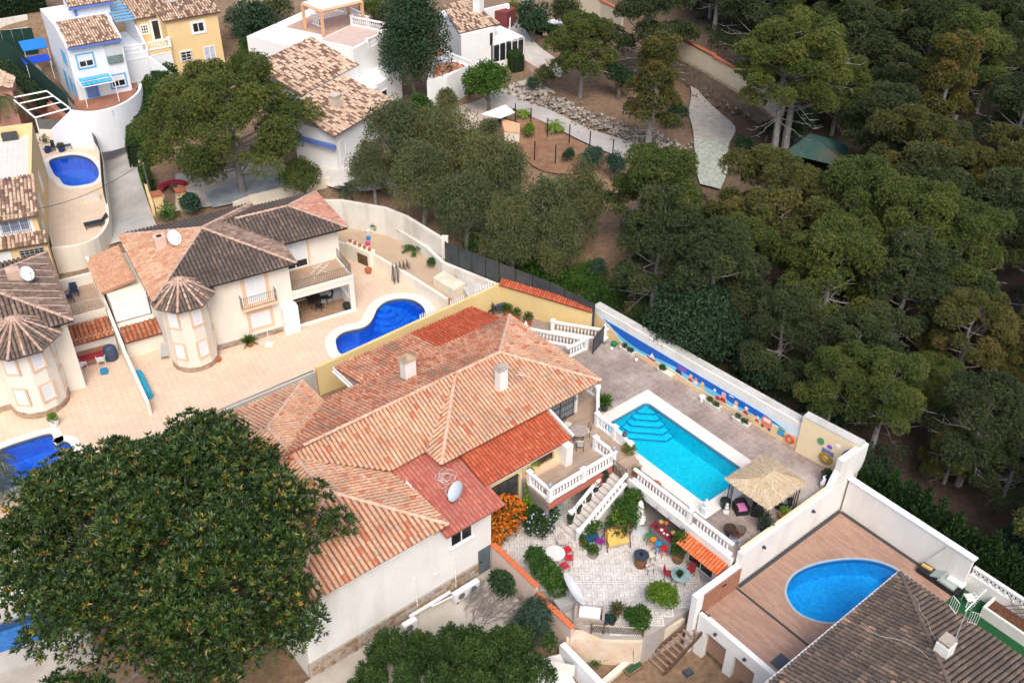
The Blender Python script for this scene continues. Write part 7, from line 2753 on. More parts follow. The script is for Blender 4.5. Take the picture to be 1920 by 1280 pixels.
# trees and shrubs
def crown_base(px,py,h):
 z = 4.0
 for _ in range(14):
  p = P(px,py,z + h)
  z = .4*z + .6*gz(p.x,p.y)
 p = P(px,py,z + h)
 return Vector((p.x,p.y,gz(p.x,p.y)))
def mpp(p):
 return (Vector(p) - Vector((0,0,CAMH))).dot(CF)/FPX
PROTO = {}
def pine_proto(key,**k):
 PROTO[key] = (make_pine('',**k),k.get('W',4.2),k.get('H',9.0))
pine_proto('a',H=9.5,W=4.3,base=.34,puffs=52,tuft_n=9500,m=F_PINE)
pine_proto('b',H=10.5,W=4.0,base=.42,puffs=44,tuft_n=8500,m=F_PINE,dead=12)
pine_proto('c',H=9.0,W=4.6,base=.30,puffs=56,tuft_n=9500,m=F_PINEB,puff_r=(.6,1.2))
pine_proto('d',H=11.0,W=3.4,base=.30,puffs=46,tuft_n=8000,m=F_PINEB,shape='cone',puff_r=(.6,1.1))
pine_proto('e',H=9.0,W=4.2,base=.25,puffs=40,tuft_n=7000,m=F_PINE_SHADE,dead=16)
pine_proto('f',H=10.0,W=3.8,base=.36,puffs=36,tuft_n=6500,m=F_PINE_SHADE,dead=18,puff_r=(.8,1.4))
pine_proto('g',H=13.5,W=5.6,base=.55,puffs=56,tuft_n=10500,m=F_PINE,dead=14,lean=.1)
def put_tree(key,px,py,wpx,label,frac=.66,group=None,deg=None,hs=1.0,base=None):
 root,W,H = PROTO[key]
 sc0 = 1.0
 p = crown_base(px,py,H*frac) if base is None else base
 for _ in range(3):
  sc0 = wpx*.5*mpp(p + Vector((0,0,H*frac)))/W
  if base is None:
   p = crown_base(px,py,H*frac*sc0*hs)
 return place(root,p,rng.uniform(0,360) if deg is None else deg,label,(sc0,sc0,sc0*hs),group)
ump = make_pine('broad umbrella pine with a forked grey trunk at the bend of the pale road',H=10.2,W=6.9,base=.36,puffs=135,tuft_n=22000,m=F_PINE,dead=3,flat=.8,puff_r=(.9,1.5))
b_ = G(458,364)
ump.location = b_
ump.rotation_euler = (0,0,R(40))
pines_named = [
 ('f',1425,30,160,'dark tall pine standing over the red-coped woodland wall',.74),
 ('d',1225,165,140,'narrow pine with rusty tips beside the cobbled path',.6),
 ('a',1092,95,135,'slim pine with a straight trunk above the rubble bank',.62),
 ('e',1215,35,190,'dark shaded pine below the short cream wall at the top edge',.62),
 ('a',1235,375,200,'yellow-green pine between the track and the screen fence',.62),
 ('c',1450,390,250,'broad bright pine with golden tips left of the wood, nearest the cobbled path',.64),
 ('a',1595,392,200,'bright pine just right of the golden-tipped one, in front of the canopy',.64),
 ('c',1720,300,220,'golden-tipped pine in the sunlit second row, near the green canopy',.64),
 ('c',1880,320,190,'rust-tipped pine at the right edge of the sunlit second row',.64),
 ('d',1770,165,150,'cone-shaped pine with an orange top in the upper right wood',.62),
 ('a',1700,440,210,'rounded green pine in the middle of the wood below the golden-tipped one',.62),
 ('a',1800,470,190,'rounded green pine in the middle of the wood, nearer the right edge',.62),
 ('a',1560,520,220,'green pine with bare lower twigs in the centre of the wood',.62),
 ('c',1820,620,200,'pine with a browned orange crown at the right of the wood',.64),
 ('c',1910,640,150,'browned pine cut by the right edge of the picture',.64),
 ('e',1470,620,190,'dark pine with many dead twigs behind the carob tree',.62),
 ('e',1610,660,200,'dark pine with dead twigs above the cream mosaic wall',.62),
 ('b',1570,715,150,'small upright pine nearest the cream mosaic wall',.66),
 ('b',1665,735,170,'olive pine leaning over the mosaic wall corner',.66),
 ('a',1745,720,130,'round-headed pine above the cypress hedge',.66),
 ('f',1840,790,190,'drooping dark pine above the cypress hedge at the right',.66),
 ('c',1790,850,130,'low brownish pine just behind the cypress hedge',.62),
 ('e',1905,870,160,'dark pine at the right edge behind the cypress hedge',.62),
 ('b',1390,470,150,'pine with pale dead branches in front of the golden-tipped one',.62),
 ('e',1340,440,130,'thin dark pine between the yellow-green pine and the bright ones',.62),
]
for k,x,y,wpx,lab,fr_ in pines_named:
 put_tree(k,x,y,wpx,lab,fr_)
for x,y,wpx,cx,lab in ((1447,302,210,-.2,'tall pine with a bare pale upright trunk beside the green canopy'),(1470,297,230,.5,'tall pine with a leaning pale trunk touching the green canopy')):
 g_ = G(x,y)
 q = put_tree('g',x,y - 170,wpx,lab,.76,base=g_,deg=200 if cx > 0 else 30)
 q.rotation_euler[1] = .06 if cx > 0 else -.02
taken = [Vector((o.location.x,o.location.y,0)) for o in COL.objects if o.name.startswith('pine_tree')]
forest_px = [(1520,110),(1455,215),(1440,262),(1385,340),(1345,372),(1290,360),(1225,440),(1190,560),(1290,660),(1480,782),(1620,868),(1800,962),(2050,1090),(2250,900),(2250,-140),(1150,-140),(1165,0),(1300,72),(1440,158)]
forest_w = [P(x,y,5) for x,y in forest_px]
clear_px = [(1240,40),(1300,55),(1400,110),(1480,190),(1470,300),(1400,360),(1290,400),(1200,330),(1240,200)]
clear2_px = [(1440,200),(1620,235),(1640,335),(1440,340)]
cand = 0
n_fill = 0
fill_lab = {'e': 'dark pine in the shaded depth of the wood on the right','f': 'dark pine in the shaded depth of the wood on the right','a': 'green pine among the crowded crowns of the wood on the right','b': 'green pine among the crowded crowns of the wood on the right','d': 'narrow rust-tipped pine among the crowded crowns of the wood','c': 'rust-tipped pine among the crowded crowns of the wood'}
while cand < 4000 and n_fill < 150:
 cand += 1
 x,y = rng.uniform(8,90),rng.uniform(36,150)
 if not inside((x,y),forest_w):
  continue
 q = Vector((x,y,0))
 if any((q - t).length < (4.7 if n_ < 38 else 4.3) for n_,t in enumerate(taken)):
  continue
 p = Vector((x,y,gz(x,y)))
 v = p - Vector((0,0,CAMH))
 zc = v.dot(CF)
 px,py = 960 + FPX*v.dot(CR)/zc,640 + FPX*v.dot(CD)/zc
 du,dv = q.dot(FH.U),q.dot(FH.V)
 if du < 46.4 and dv > -44:
  continue
 cpx,cpy = px,py - 4.5*FPX/zc*.85
 if any(inside((cpx,cpy + k_),cl_) for k_ in (-60,-20,30) for cl_ in (clear_px,clear2_px)):
  continue
 if px > 2080 or py < -60:
  continue
 taken.append(q)
 key = rng.choice('eeffabe') if py < 330 or px > 1650 else rng.choice('aabcefe')
 if rng.random() < .10:
  key = 'd'
 root,W,H = PROTO[key]
 s_ = rng.uniform(.72,1.05)
 place(root,p,rng.uniform(0,360),fill_lab[key],(s_,s_,s_*rng.uniform(.9,1.1)),'pines crowded in the wood')
 n_fill += 1
# ---- carob, slender-leaved trees along the fence, dark evergreen, round green tree
def put_broad(name,lab,px,py,wpx,lumps,n,size,m,cz,Wm,cat='tree',trunk=None,base=None,group=None,**k):
 root = make_broad(name,lab,lumps,n,size,m,trunk=trunk,cat=cat,group=group,**k)
 p = crown_base(px,py,cz) if base is None else base
 s_ = 1
 for _ in range(3):
  s_ = wpx*.5*mpp(p + Vector((0,0,cz)))/Wm
  if base is None:
   p = crown_base(px,py,cz*s_)
 root.location = p
 root.scale = (s_,)*3
 return root
put_broad('carob_tree','dense dark carob tree rising behind the painted mural wall',1305,605,225,rand_lumps((0,0,3.6),(3.6,3.4,2.6),26,(1.2,1.9),up=-.3),15000,.26,F_DARK,3.6,4.2,trunk=(0,0,2.4),shell=.4)
put_broad('carob_tree','dark low carob bush squeezed between mural wall and pines',1420,700,120,rand_lumps((0,0,2.0),(2.4,2.2,1.6),14,(.9,1.3)),6000,.24,F_DARK,2.0,2.8,trunk=(0,0,1.2))
for px,py,wpx,lab in ((735,265,165,'olive slender-leaved tree nearest the white villa, left of its row'),(838,275,175,'olive slender-leaved tree second in the row above the stepped wall'),(925,330,180,'tall slender-leaved tree with hanging sprays in the middle of the row'),
      (1010,400,170,'olive slender-leaved tree above the dark screen fence'),(1085,375,150,'grey-olive slender-leaved tree at the right end of the row'),(870,390,150,'deep green slender-leaved tree directly behind the stepped white wall'),(960,440,150,'drooping slender-leaved tree leaning over the dark screen fence'),(790,335,150,'shorter slender-leaved tree low in the gap of the row'),(700,320,110,'slender-leaved sapling at the left foot of the row'),(1045,450,130,'slender-leaved tree low at the right of the row, above the creeper')):
 put_broad('willow_leaved_tree',lab,px,py,wpx,rand_lumps((0,0,5.0),(3.0,3.0,3.6),30,(.8,1.4),rz=1.25,up=-.8),13000,.34,F_EUC,5.0,3.6,trunk=(rng.uniform(-.5,.5),0,4.2),aspect=.2,shell=.7,low=-.9,droop=.55,r0=.22,bark=BARKG,lump_var=.5)
put_broad('evergreen_tree','very dark dense evergreen towering beside the white villa',775,92,165,rand_lumps((0,0,4.6),(2.8,2.8,4.0),26,(1.2,1.9),rz=1.1,up=-.7),17000,.24,F_DARK,4.6,3.6,trunk=(0,0,3.0),shell=.4)
put_broad('citrus_tree','round bright green tree in front of the white wing',916,162,108,rand_lumps((0,0,2.3),(1.9,1.9,1.6),18,(.8,1.2)),8000,.22,F_GREEN,2.3,2.35,trunk=(0,0,1.6))
put_broad('young_pine','low rounded pine just behind the rosy roof end of the tower house',568,335,110,rand_lumps((0,0,2.2),(2.0,2.0,1.6),18,(.6,1.0)),7000,.26,F_PINE,2.2,2.4,trunk=(0,0,1.6),aspect=.22,shell=.6)
put_broad('shrub','round clipped dark shrub by the white villa corner',613,296,34,rand_lumps((0,0,.8),(.5,.5,.5),6,(.45,.55)),1600,.16,F_DARK,.8,.85,cat='shrub')
put_broad('shrub','upright dark shrub against the white villa wall',648,268,34,rand_lumps((0,0,1.2),(.4,.4,.9),8,(.4,.6)),2000,.17,F_DARK,1.2,.8,cat='shrub')
for px,py,wpx,m_,lab in ((480,55,120,F_DARK,'tall dark garden tree between the yellow villa and the pergola'),(515,20,95,F_EUC,'olive tree beside the turquoise pool at the top edge'),(440,40,70,F_PALMG,'feathery garden tree right of the yellow villa'),
       (470,95,70,F_GREEN,'green shrub with white blossoms behind the umbrella pine'),(510,100,46,F_HEDGE,'clipped round shrub beside the low white wing'),(700,20,60,F_PINE,'small pine behind the timber pergola'),(735,30,90,F_EUC,'olive shrub right of the timber pergola'),
       (1000,40,90,F_DARK,'dark thicket at the top edge beside the garden steps'),(1060,30,80,F_PINE_SHADE,'dark thicket tree left of the slim pine'),(960,20,46,F_YEL,'yellowish shrub beside the white garden wall'),
       (840,190,60,F_EUC,'grey-green shrub below the white wing'),(790,200,60,F_GREEN,'bright shrub at the foot of the dark evergreen'),(915,245,60,F_EUC,'shrub beside the shade sail'),(1020,145,56,F_EUC,'grey shrub at the end of the garden terrace'),
       (1000,158,34,F_BLUEG,'blue-green agave clump on the garden terrace'),(990,245,36,F_LIME,'bright lime shrub beside the orange shed'),(1065,290,36,F_DARK,'slim dark cypress-like shrub among the fence posts'),(1110,295,60,F_BLUEG,'grey-blue scrub by the track'),
       (1150,310,60,F_BLUEG,'grey-blue scrub below the end of the track'),(1395,275,52,F_DARK,'round dark shrub beside the cobbled path'),(1160,150,80,F_DARK,'dark evergreen shrub behind the slim pine'),(1270,215,60,F_DARK,'dark shrub at the foot of the rusty-tipped pine'),
       (1440,245,46,F_DARK,'low dark shrub below the bare pine trunks'),(1500,240,80,F_DARK,'dark thicket behind the green canopy'),(1010,480,60,F_GREEN,'green creeper clump behind the dark screen fence'),(1080,525,60,F_GREEN,'green scrub at the right end of the screen fence'),
       (1120,505,50,F_BLUEG,'spiky bluish shrub behind the screen fence end'),(925,95,46,F_YEL,'pale yellow euphorbia in front of the glazed porch'),(880,175,26,F_EUC,'thin bare shrub by the white wing')):
 Wm = 1.6
 put_broad('shrub' if wpx < 75 else 'garden_tree',lab,px,py,wpx,rand_lumps((0,0,1.5),(1.1,1.1,1.1),12,(.5,.8),rz=1.0),3200,.2,m_,1.5,Wm,cat='shrub' if wpx < 75 else 'tree',trunk=(0,0,1.0),aspect=.4,shell=.6)
def hedge(label,pts,h,w,m,n_per=260,size=.16,z=None,name='hedge'):
 root = thing(name,label,'hedge',pts[0])
 core = MB()
 Vs,Fs,ts,o = [],[],[],0
 for i in range(len(pts) - 1):
  a,b = Vector(pts[i]),Vector(pts[i + 1])
  L = (b - a).length
  d = (b - a).normalized()
  nn = Vector((-d.y,d.x,0))
  core.wall(a,b,w*.8,min(a.z,b.z) - .3,(a.z + b.z)/2 + h*.93)
  n = int(n_per*L*(h*2 + w))
  s = nrg.random(n)*L
  side = nrg.random(n)
  per = 2*h + w
  q = side*per
  off = np.where(q < h,-w/2,np.where(q < h + w,q - h - w/2,w/2))
  zz = np.where(q < h,q,np.where(q < h + w,h,per - q))
  nd = np.where(q < h,-1.0,np.where(q < h + w,0.0,1.0))
  up = np.where((q >= h) & (q < h + w),1.0,.25)
  pos = np.array(a)[None] + np.array(d)[None]*s[:,None] + np.array(nn)[None]*off[:,None]
  pos[:,2] = a.z + (b.z - a.z)*s/L + zz*1.0 + nrg.normal(0,.03,n)
  dirs = unit(np.array(nn)[None]*nd[:,None] + np.array([0,0,1.0])[None]*up[:,None] + nrg.normal(0,.5,(n,3)))
  sz = size*nrg.uniform(.7,1.3,n)
  V,F = blades(pos - dirs*sz[:,None]*.4,dirs,sz,sz*.5)
  Vs.append(V)
  Fs.append(F + o)
  ts.append(nrg.random(n))
  o += len(V)
 core.build('stems',mat('hedge_core',(.012,.022,.008),var=.3,rough=1),root)
 me = mesh_np('foliage',np.concatenate(Vs) - np.array(pts[0]),np.concatenate(Fs),np.concatenate(ts))
 me.materials.append(m)
 add_mesh(me,root)
 return root
hedge('long clipped hedge beside the gravel garden right of the porch house',[P(985,68,6.9),P(1015,78,6.8),P(1046,90,6.7)],2.0,1.2,F_HEDGE)
hedge('short clipped hedge in front of the glazed porch',[P(934,105,6.4),P(955,118,6.3),P(972,138,6.2)],1.8,1.2,F_HEDGE)
hedge('tall ivy hedge along the road under the umbrella pine',[G(266,315),G(266,270),G(275,225),G(300,180),G(330,160)],2.2,1.8,F_HEDGE,160,.2)
hedge('bright green hedge strip inside the roadside wall',[G(272,330),G(283,362)],1.3,.8,F_GREEN,200,.18)
hedge('dark hedge in the top left corner above the terrace walls',[P(-20,28,9.2),P(40,15,9.4),P(85,5,9.6)],2.6,2.0,F_DARK,100,.25)
hedge('low dark hedge along the terracotta garden wall',[P(10,130,7),P(50,165,6.8),P(82,195,6.6)],.9,1.0,F_DARK,120,.2)
def make_conifer(label,H,W,m,n=3000,name='cypress',size=.22,blobs=10):
 lumps = []
 for i in range(blobs):
  t = (i + .3)/blobs
  r = W*(1 - t) ** .65*(.75 + .25*min(1,t*6))
  lumps.append((Vector((rng.gauss(0,W*.12),rng.gauss(0,W*.12),H*t)),(max(.15,r),max(.15,r),H/blobs*1.5)))
 root = thing(name,label,'conifer')
 tr = MB()
 tr.tube([(0,0,-.3),(0,0,H*.8)],[.09,.03],5)
 tr.build('trunk',BARK,root,local=True)
 pos,d,k = lumps_points(lumps,n,.3,-.8)
 dirs = unit(d*.7 + np.array([0,0,.9]) + nrg.normal(0,.35,d.shape))
 sz = size*nrg.uniform(.7,1.4,n)
 V,F = blades(pos - dirs*sz[:,None]*.3,dirs,sz,sz*.45)
 add_mesh(fol_mesh('crown',[(V,F,np.clip(nrg.random(n)*.8 + .2*nrg.random(len(lumps))[k],.001,.999))],m),root)
 return root
cyps = [make_conifer('',3.4,.85,F_CYP,3600),make_conifer('',3.0,.95,F_CYP,3600)]
row = [(1620,872,70),(1650,905,95),(1683,925,100),(1718,950,100),(1752,968,100),(1785,988,105),(1818,1008,100),(1850,1030,105),(1882,1052,105),(1915,1072,105),(1950,1095,105)]
for i,(x,y,w_) in enumerate(row):
 p = w3(43.9 + .1*(i % 2),-20.3 + 1.02*i,.9)
 s_ = (.8 if i == 0 else 1.0)*rng.uniform(.92,1.1)
 place(cyps[i % 2],p,rng.uniform(0,360),'dark cypress in the close row behind the tall white wall' if i else 'small slim cypress at the corner of the mosaic wall',(s_,s_,s_),'cypresses along the white wall')
hedge('dark loose hedge behind the pierced block wall at the right edge',[w3(45.2,-12.5,.8),w3(45.2,-4,.8)],2.6,2.4,F_DARK,90,.24)
F_LOOSE = fmat('loose_hedge_green',(.016,.040,.011),(.034,.076,.018),(.066,.118,.026),(.12,.17,.045),var=.2)
hc = [make_broad('hedge_conifer','',[(Vector((rng.gauss(0,.45),rng.gauss(0,.45),rng.uniform(.4,2.6))),(.38,.38,.75)) for _ in range(13)],4200,.2,F_LOOSE,trunk=(0,0,1.2),aspect=.35,shell=.6,low=-.8,cat='conifer',r0=.08) for _ in range(3)]
for i,(x,y,hh_) in enumerate(((715,1212,.95),(752,1240,.9),(785,1205,.8),(815,1228,1.0),(850,1205,.9),(880,1232,1.05),(915,1212,.95),(945,1240,1.05),(972,1215,1.1),(990,1255,1.0),(700,1268,.9),(760,1282,1.0),(830,1275,1.05),(900,1280,1.0),(955,1285,1.0),(660,1290,.8))):
 p = crown_base(x,y,1.7)
 place(hc[i % 3],p,rng.uniform(0,360),'loose green conifer bush in the hedge clump at the lower middle edge',hh_,'conifers of the lower hedge')
put_broad('olive_shrub','silvery blue-green shrub below the orange coped wall',1005,1168,110,rand_lumps((0,0,1.4),(.9,.9,1.0),12,(.5,.7)),3200,.22,F_BLUEG,1.4,1.4,cat='shrub',trunk=(0,0,1),aspect=.3)
put_broad('laurel_shrub','dark glossy shrub beside the slate door yard',945,1093,62,rand_lumps((0,0,.9),(.5,.5,.6),8,(.4,.55)),1500,.24,F_DARK,.9,.85,cat='shrub',trunk=(0,0,.6))
hz = w3(26.0,-31.7,0)
put_broad('orange_blossom_vine','bushy vine of orange blossom climbing the barred window wall',952,965,75,[(Vector((0,0,1.0)),(.7,.6,.7)),(Vector((.3,.1,2.0)),(.8,.5,.7)),(Vector((-.3,0,1.6)),(.6,.5,.7)),(Vector((.1,0,2.6)),(.6,.4,.4)),(Vector((-.6,-.4,.6)),(.6,.5,.5))],1500,.2,F_HEDGE,1.6,1.0,cat='vine',base=w3(25.4,-31.5,0),part='foliage')
ob = [o for o in COL.objects if o.name.startswith('orange_blossom_vine')][0]
add_mesh(fol_mesh('blossom',[leafy([(Vector((0,0,1.05)),(.78,.68,.8)),(Vector((.3,.1,2.05)),(.88,.58,.8)),(Vector((-.3,0,1.65)),(.68,.58,.8)),(Vector((.1,0,2.65)),(.68,.48,.5)),(Vector((-.6,-.4,.65)),(.68,.6,.6))],2300,.15,.8,.3)],F_ORANGE),ob)
put_broad('blue_flower_bush','green bush dotted with pale blue flowers under the terrace corner',1010,965,80,[(Vector((0,0,.9)),(.9,.8,.8)),(Vector((.3,.2,1.5)),(.8,.7,.7)),(Vector((-.4,.2,1.3)),(.7,.6,.7))],3600,.17,F_HEDGE,1.1,1.2,cat='shrub',base=w3(27.4,-30.6,0))
ob = [o for o in COL.objects if o.name.startswith('blue_flower_bush')][0]
add_mesh(fol_mesh('blossom',[leafy([(Vector((-.1,-.2,1.0)),(.95,.85,.85)),(Vector((.3,.2,1.6)),(.8,.7,.7))],130,.13,.9,.15)],F_VIOLET),ob)
put_broad('green_shrub','dense bright green shrub mass filling the corner above the swing seat',1172,932,85,[(Vector((-.2,-.2,1.0)),(1.0,.9,1.0)),(Vector((.3,.5,2.1)),(.95,.8,.9)),(Vector((.9,1.0,2.7)),(.75,.65,.65)),(Vector((.3,-.1,1.7)),(.9,.9,.9)),(Vector((.9,.4,2.2)),(.8,.8,.8))],6500,.16,F_GREEN,1.5,1.6,cat='shrub',base=w3(31.2,-27.6,0))
put_broad('citrus_bush','leafy citrus tree beside the red table in the patio corner',1005,1065,78,[(Vector((0,0,1.3)),(.8,.7,.8)),(Vector((-.5,.6,1.6)),(.7,.7,.7)),(Vector((.5,-.6,1.2)),(.7,.7,.8)),(Vector((.8,-1.2,1.0)),(.6,.6,.7))],3600,.19,F_GREEN,1.3,1.25,cat='tree',base=w3(25.2,-27.6,0),trunk=(0,0,.9),r0=.08)
put_broad('round_bush','large rounded yellow-green bush at the patio edge',1240,1128,84,rand_lumps((0,0,1.0),(.65,.65,.6),12,(.45,.6)),4200,.15,F_LIME,1.0,1.12,cat='shrub',base=w3(28.9,-22.1,0))
put_broad('patio_bush','dark green bush at the patio edge beside the round bush',1183,1160,76,rand_lumps((0,0,.7),(.7,.6,.4),10,(.35,.5)),3000,.17,F_GREEN,.7,1.1,cat='shrub',base=w3(27.3,-22.3,0))
cr = thing('creeper','bright creeper climbing the yellow wall by the small barred window','creeper',w3(28.0,-32.3,3.1))
add_mesh(fol_mesh('foliage',[leafy([(Vector(w3(28.0,-32.2,3.4)) - cr.location,(.2,.15,.5)),(Vector(w3(28.4,-32.2,3.9)) - cr.location,(.3,.12,.2)),(Vector(w3(27.6,-31.9,2.6)) - cr.location,(.25,.2,.7)),(Vector(w3(27.3,-31.5,1.9)) - cr.location,(.4,.4,.6))],900,.14,.6)],F_LIME),cr)
def make_palm(label,H,L,n,m,droop=1.0,name='palm_tree',trunk_r=.2,cat='palm',leaflets=16,wl=.5,up=.7,group=None,bark=None):
 root = thing(name,label,cat,group=group)
 if H > .3:
  tr = MB()
  tr.tube([(0,0,-.4),(0,0,H*.5),(0,0,H)],[trunk_r*1.2,trunk_r,trunk_r*.9],8)
  tr.build('trunk',bark or mat('palm_trunk',(.20,.15,.10),var=.4,scale=5,rough=1),root,local=True)
 for k in range(n):
  a = k*2.4 + rng.gauss(0,.1)
  el = rng.uniform(.05,1.0)*up
  Vs,Fs = [],[]
  mb_ = MB()
  prev = Vector((0,0,H))
  d = Vector((math.cos(a)*math.cos(el),math.sin(a)*math.cos(el),math.sin(el)))
  seg = 6
  pts = [prev.copy()]
  for i in range(seg):
   d.z -= droop*.28
   d.normalize()
   prev = prev + d*L/seg
   pts.append(prev.copy())
  mb_.tube(pts,[.025,.02,.018,.015,.012,.01,.005],3,.2)
  for i in range(leaflets):
   t = .18 + .82*i/leaflets
   q = t*seg
   i0 = min(seg - 1,int(q))
   p = pts[i0].lerp(pts[i0 + 1],q - i0)
   dd = (pts[i0 + 1] - pts[i0]).normalized()
   sd = dd.cross(Vector((0,0,1))).normalized()
   ll = wl*(1 - .6*abs(t - .45))
   for s_ in (-1,1):
    e = p + (sd*s_*.8 + dd*.55 + Vector((0,0,-.25))).normalized()*ll
    wv_ = dd*(L/leaflets*.42)
    mb_.add([p - wv_,p + wv_,e],[(0,1,2)],rng.random())
  mb_.build('frond',m,root,local=True)
 return root
pa = make_palm('grey-green fan palm leaning in at the left edge by the dark blue pool',4.5,2.6,26,F_PALMG,1.25,wl=.75,leaflets=18)
pa.location = P(-8,975,2.0)
pb_ = make_palm('feathery date palm behind the pale yellow pool house',3.2,3.2,26,F_PALM,1.0,wl=.5)
pb_.location = P(18,235,5.0)
cy = make_palm('cycad on the sand garden before the stepped white wall',.35,1.15,22,F_GREEN,.6,'cycad',.22,'cycad',12,.3,1.0)
cy.location = P(778,470,GZ)
c2 = make_palm('small palm beside the gravel court behind the stepped wall',.5,1.4,14,F_DARK,.8,'small_palm',.18,'palm',12,.35,.9)
c2.location = G(652,362)
for i,(x,y,s_,lab) in enumerate(((982,222,.8,'small green fan palm by the black poles of the shade sail'),(1040,250,1.0,'green fan palm inside the wire fence'))):
 q = make_palm(lab,.9,1.1,14,F_LIME,.8,'fan_palm',.2,'palm',12,.45,.8)
 q.location = G(x,y)
 q.scale = (s_,)*3
yu = make_palm('spiky yucca behind the long brown roof beside the road',.5,1.1,26,F_GREEN,.35,'yucca',.15,'yucca',5,.25,1.2)
yu.location = G(317,412)
og = make_palm('tuft of bright ornamental grass below the green shrub',.1,.65,34,F_LIME,.5,'ornamental_grass',.1,'grass tuft',3,.12,1.2)
og.location = P(1163,972,1.5)
for x,y,w_,lab in ((705,424,30,'leafy green shrub against the low white wall of the sand garden'),(812,492,26,'dark green shrub at the end of the sand garden'),(355,385,60,'grey-green bush behind the long brown roof')):
 put_broad('shrub',lab,x,y,w_,rand_lumps((0,0,.6),(.5,.5,.4),8,(.3,.45)),1500,.15,F_GREEN if w_ < 50 else F_BLUEG,.6,.75,cat='shrub',base=P(x,y + 8,GZ) if w_ < 50 else None)
# ---- the great glossy-leaved tree in the foreground
bt = thing('glossy_leaved_tree','huge dark glossy-leaved tree with a few yellow leaves filling the lower left','tree')
C_t = P(325,1035,6.6)
bz_ = gz(C_t.x,C_t.y)
bt.location = (C_t.x,C_t.y,bz_)
hc_ = 6.6 - bz_
lumps = [(Vector((0,0,hc_ - .6)),(6.2,6.0,4.4))]
for i in range(125):
 d = rand_dirs(1)[0]
 if d[2] < -.4:
  d[2] *= -1
 r = rng.uniform(.75,1.55)
 th = math.atan2(d[1],d[0])
 pl = (abs(math.cos(th)) ** 1.5 + abs(math.sin(th)) ** 1.5) ** (-1/1.5)*1.06
 f_ = rng.uniform(.72,1.06)*pl
 lumps.append((Vector((d[0]*7.9*f_,d[1]*8.0*f_,hc_ - .6 + d[2]*5.6*min(1,f_ + .1))),(r,r,r*.8)))
tr = MB()
tr.tube([(0,0,-.5),(.1,0,1.8),(0,.1,3.4)],[.75,.6,.55],9)
for c,r in lumps[1:]:
 limb(tr,Vector((0,0,rng.uniform(1.8,4.2))),c,.16,.025,sag=.04,n=5,seg=5,wob=.3)
tr.build('trunk',BARKG,bt,local=True)
pos,d,k = lumps_points(lumps[1:],17500,.6,-.5)
pos2,d2,k2 = lumps_points(lumps[:1],5200,.35,-.7)
pos,d = np.concatenate([pos,pos2]),np.concatenate([d,d2])
ax = unit(d*.8 + np.array([0,0,.8]) + nrg.normal(0,.35,d.shape))
add_mesh(fol_mesh('crown',[tufts(pos,ax,7,.29,.10,1.0,nrg.random(len(pos))*.90 + .02)],F_MAG),bt)
Vs,Fs,ts,o = [],[],[],0
for i in range(420):
 while True:
  x,y = rng.uniform(5,80),rng.uniform(40,130)
  if inside((x,y),forest_w):
   break
 r = rng.uniform(.3,.9)
 V,F,t = leafy([(Vector((x,y,gz(x,y) + r*.4)),(r,r,r*.8))],70,.22,.4,.6)
 Vs.append(V)
 Fs.append(F + o)
 ts.append(t)
 o += len(V)
me = mesh_np('undergrowth',np.concatenate(Vs),np.concatenate(Fs),np.concatenate(ts))
me.materials.append(F_DARK)
uo = link(bpy.data.objects.new('undergrowth',me))
uo['kind'] = 'stuff'
Vs,Fs,ts,o = [],[],[],0
for i in range(150):  # dark leaves added behind the mural wall to stand for deep shadow
 q = w3(rng.uniform(43.6,48.5),rng.uniform(-45,-19.5))
 r = rng.uniform(.5,1.25)
 V,F,tt = leafy([(Vector((q.x,q.y,gz(q.x,q.y) + r*.6)),(r,r,r))],170,.2,.4,.6)
 Vs.append(V)
 Fs.append(F + o)
 ts.append(tt)
 o += len(V)
me = mesh_np('undergrowth',np.concatenate(Vs),np.concatenate(Fs),np.concatenate(ts))
me.materials.append(F_DARK)
link(bpy.data.objects.new('undergrowth',me))['kind'] = 'stuff'
Vs,Fs,ts,o = [],[],[],0
for i in range(150):
 t = rng.random()
 a_ = P(850,480,5.0).lerp(P(1120,590,4.0),t) + Vector((rng.uniform(.5,4.5),rng.uniform(.8,4.5),0))
 r = rng.uniform(.5,1.1)
 V,F,tt = leafy([(Vector((a_.x,a_.y,gz(a_.x,a_.y) + r*.7)),(r,r,r))],160,.2,.35,.6)
 Vs.append(V)
 Fs.append(F + o)
 ts.append(tt)
 o += len(V)
me = mesh_np('undergrowth',np.concatenate(Vs),np.concatenate(Fs),np.concatenate(ts))
me.materials.append(F_GREEN)
uo = link(bpy.data.objects.new('undergrowth',me))
uo['kind'] = 'stuff'
m = MB()
for k in range(170):
 p = P(rng.uniform(870,985),rng.uniform(1120,1178),-1.2)
 a = rng.gauss(.6,.5)
 l = rng.uniform(.5,1.6)
 z0 = rng.uniform(-1.15,-.5)
 m.tube([Vector((p.x,p.y,z0)),Vector((p.x + math.cos(a)*l,p.y + math.sin(a)*l,z0 + rng.uniform(-.1,.35)))],rng.uniform(.012,.035),4)
o = m.build('prunings',TWIG)
o['kind'] = 'stuff'
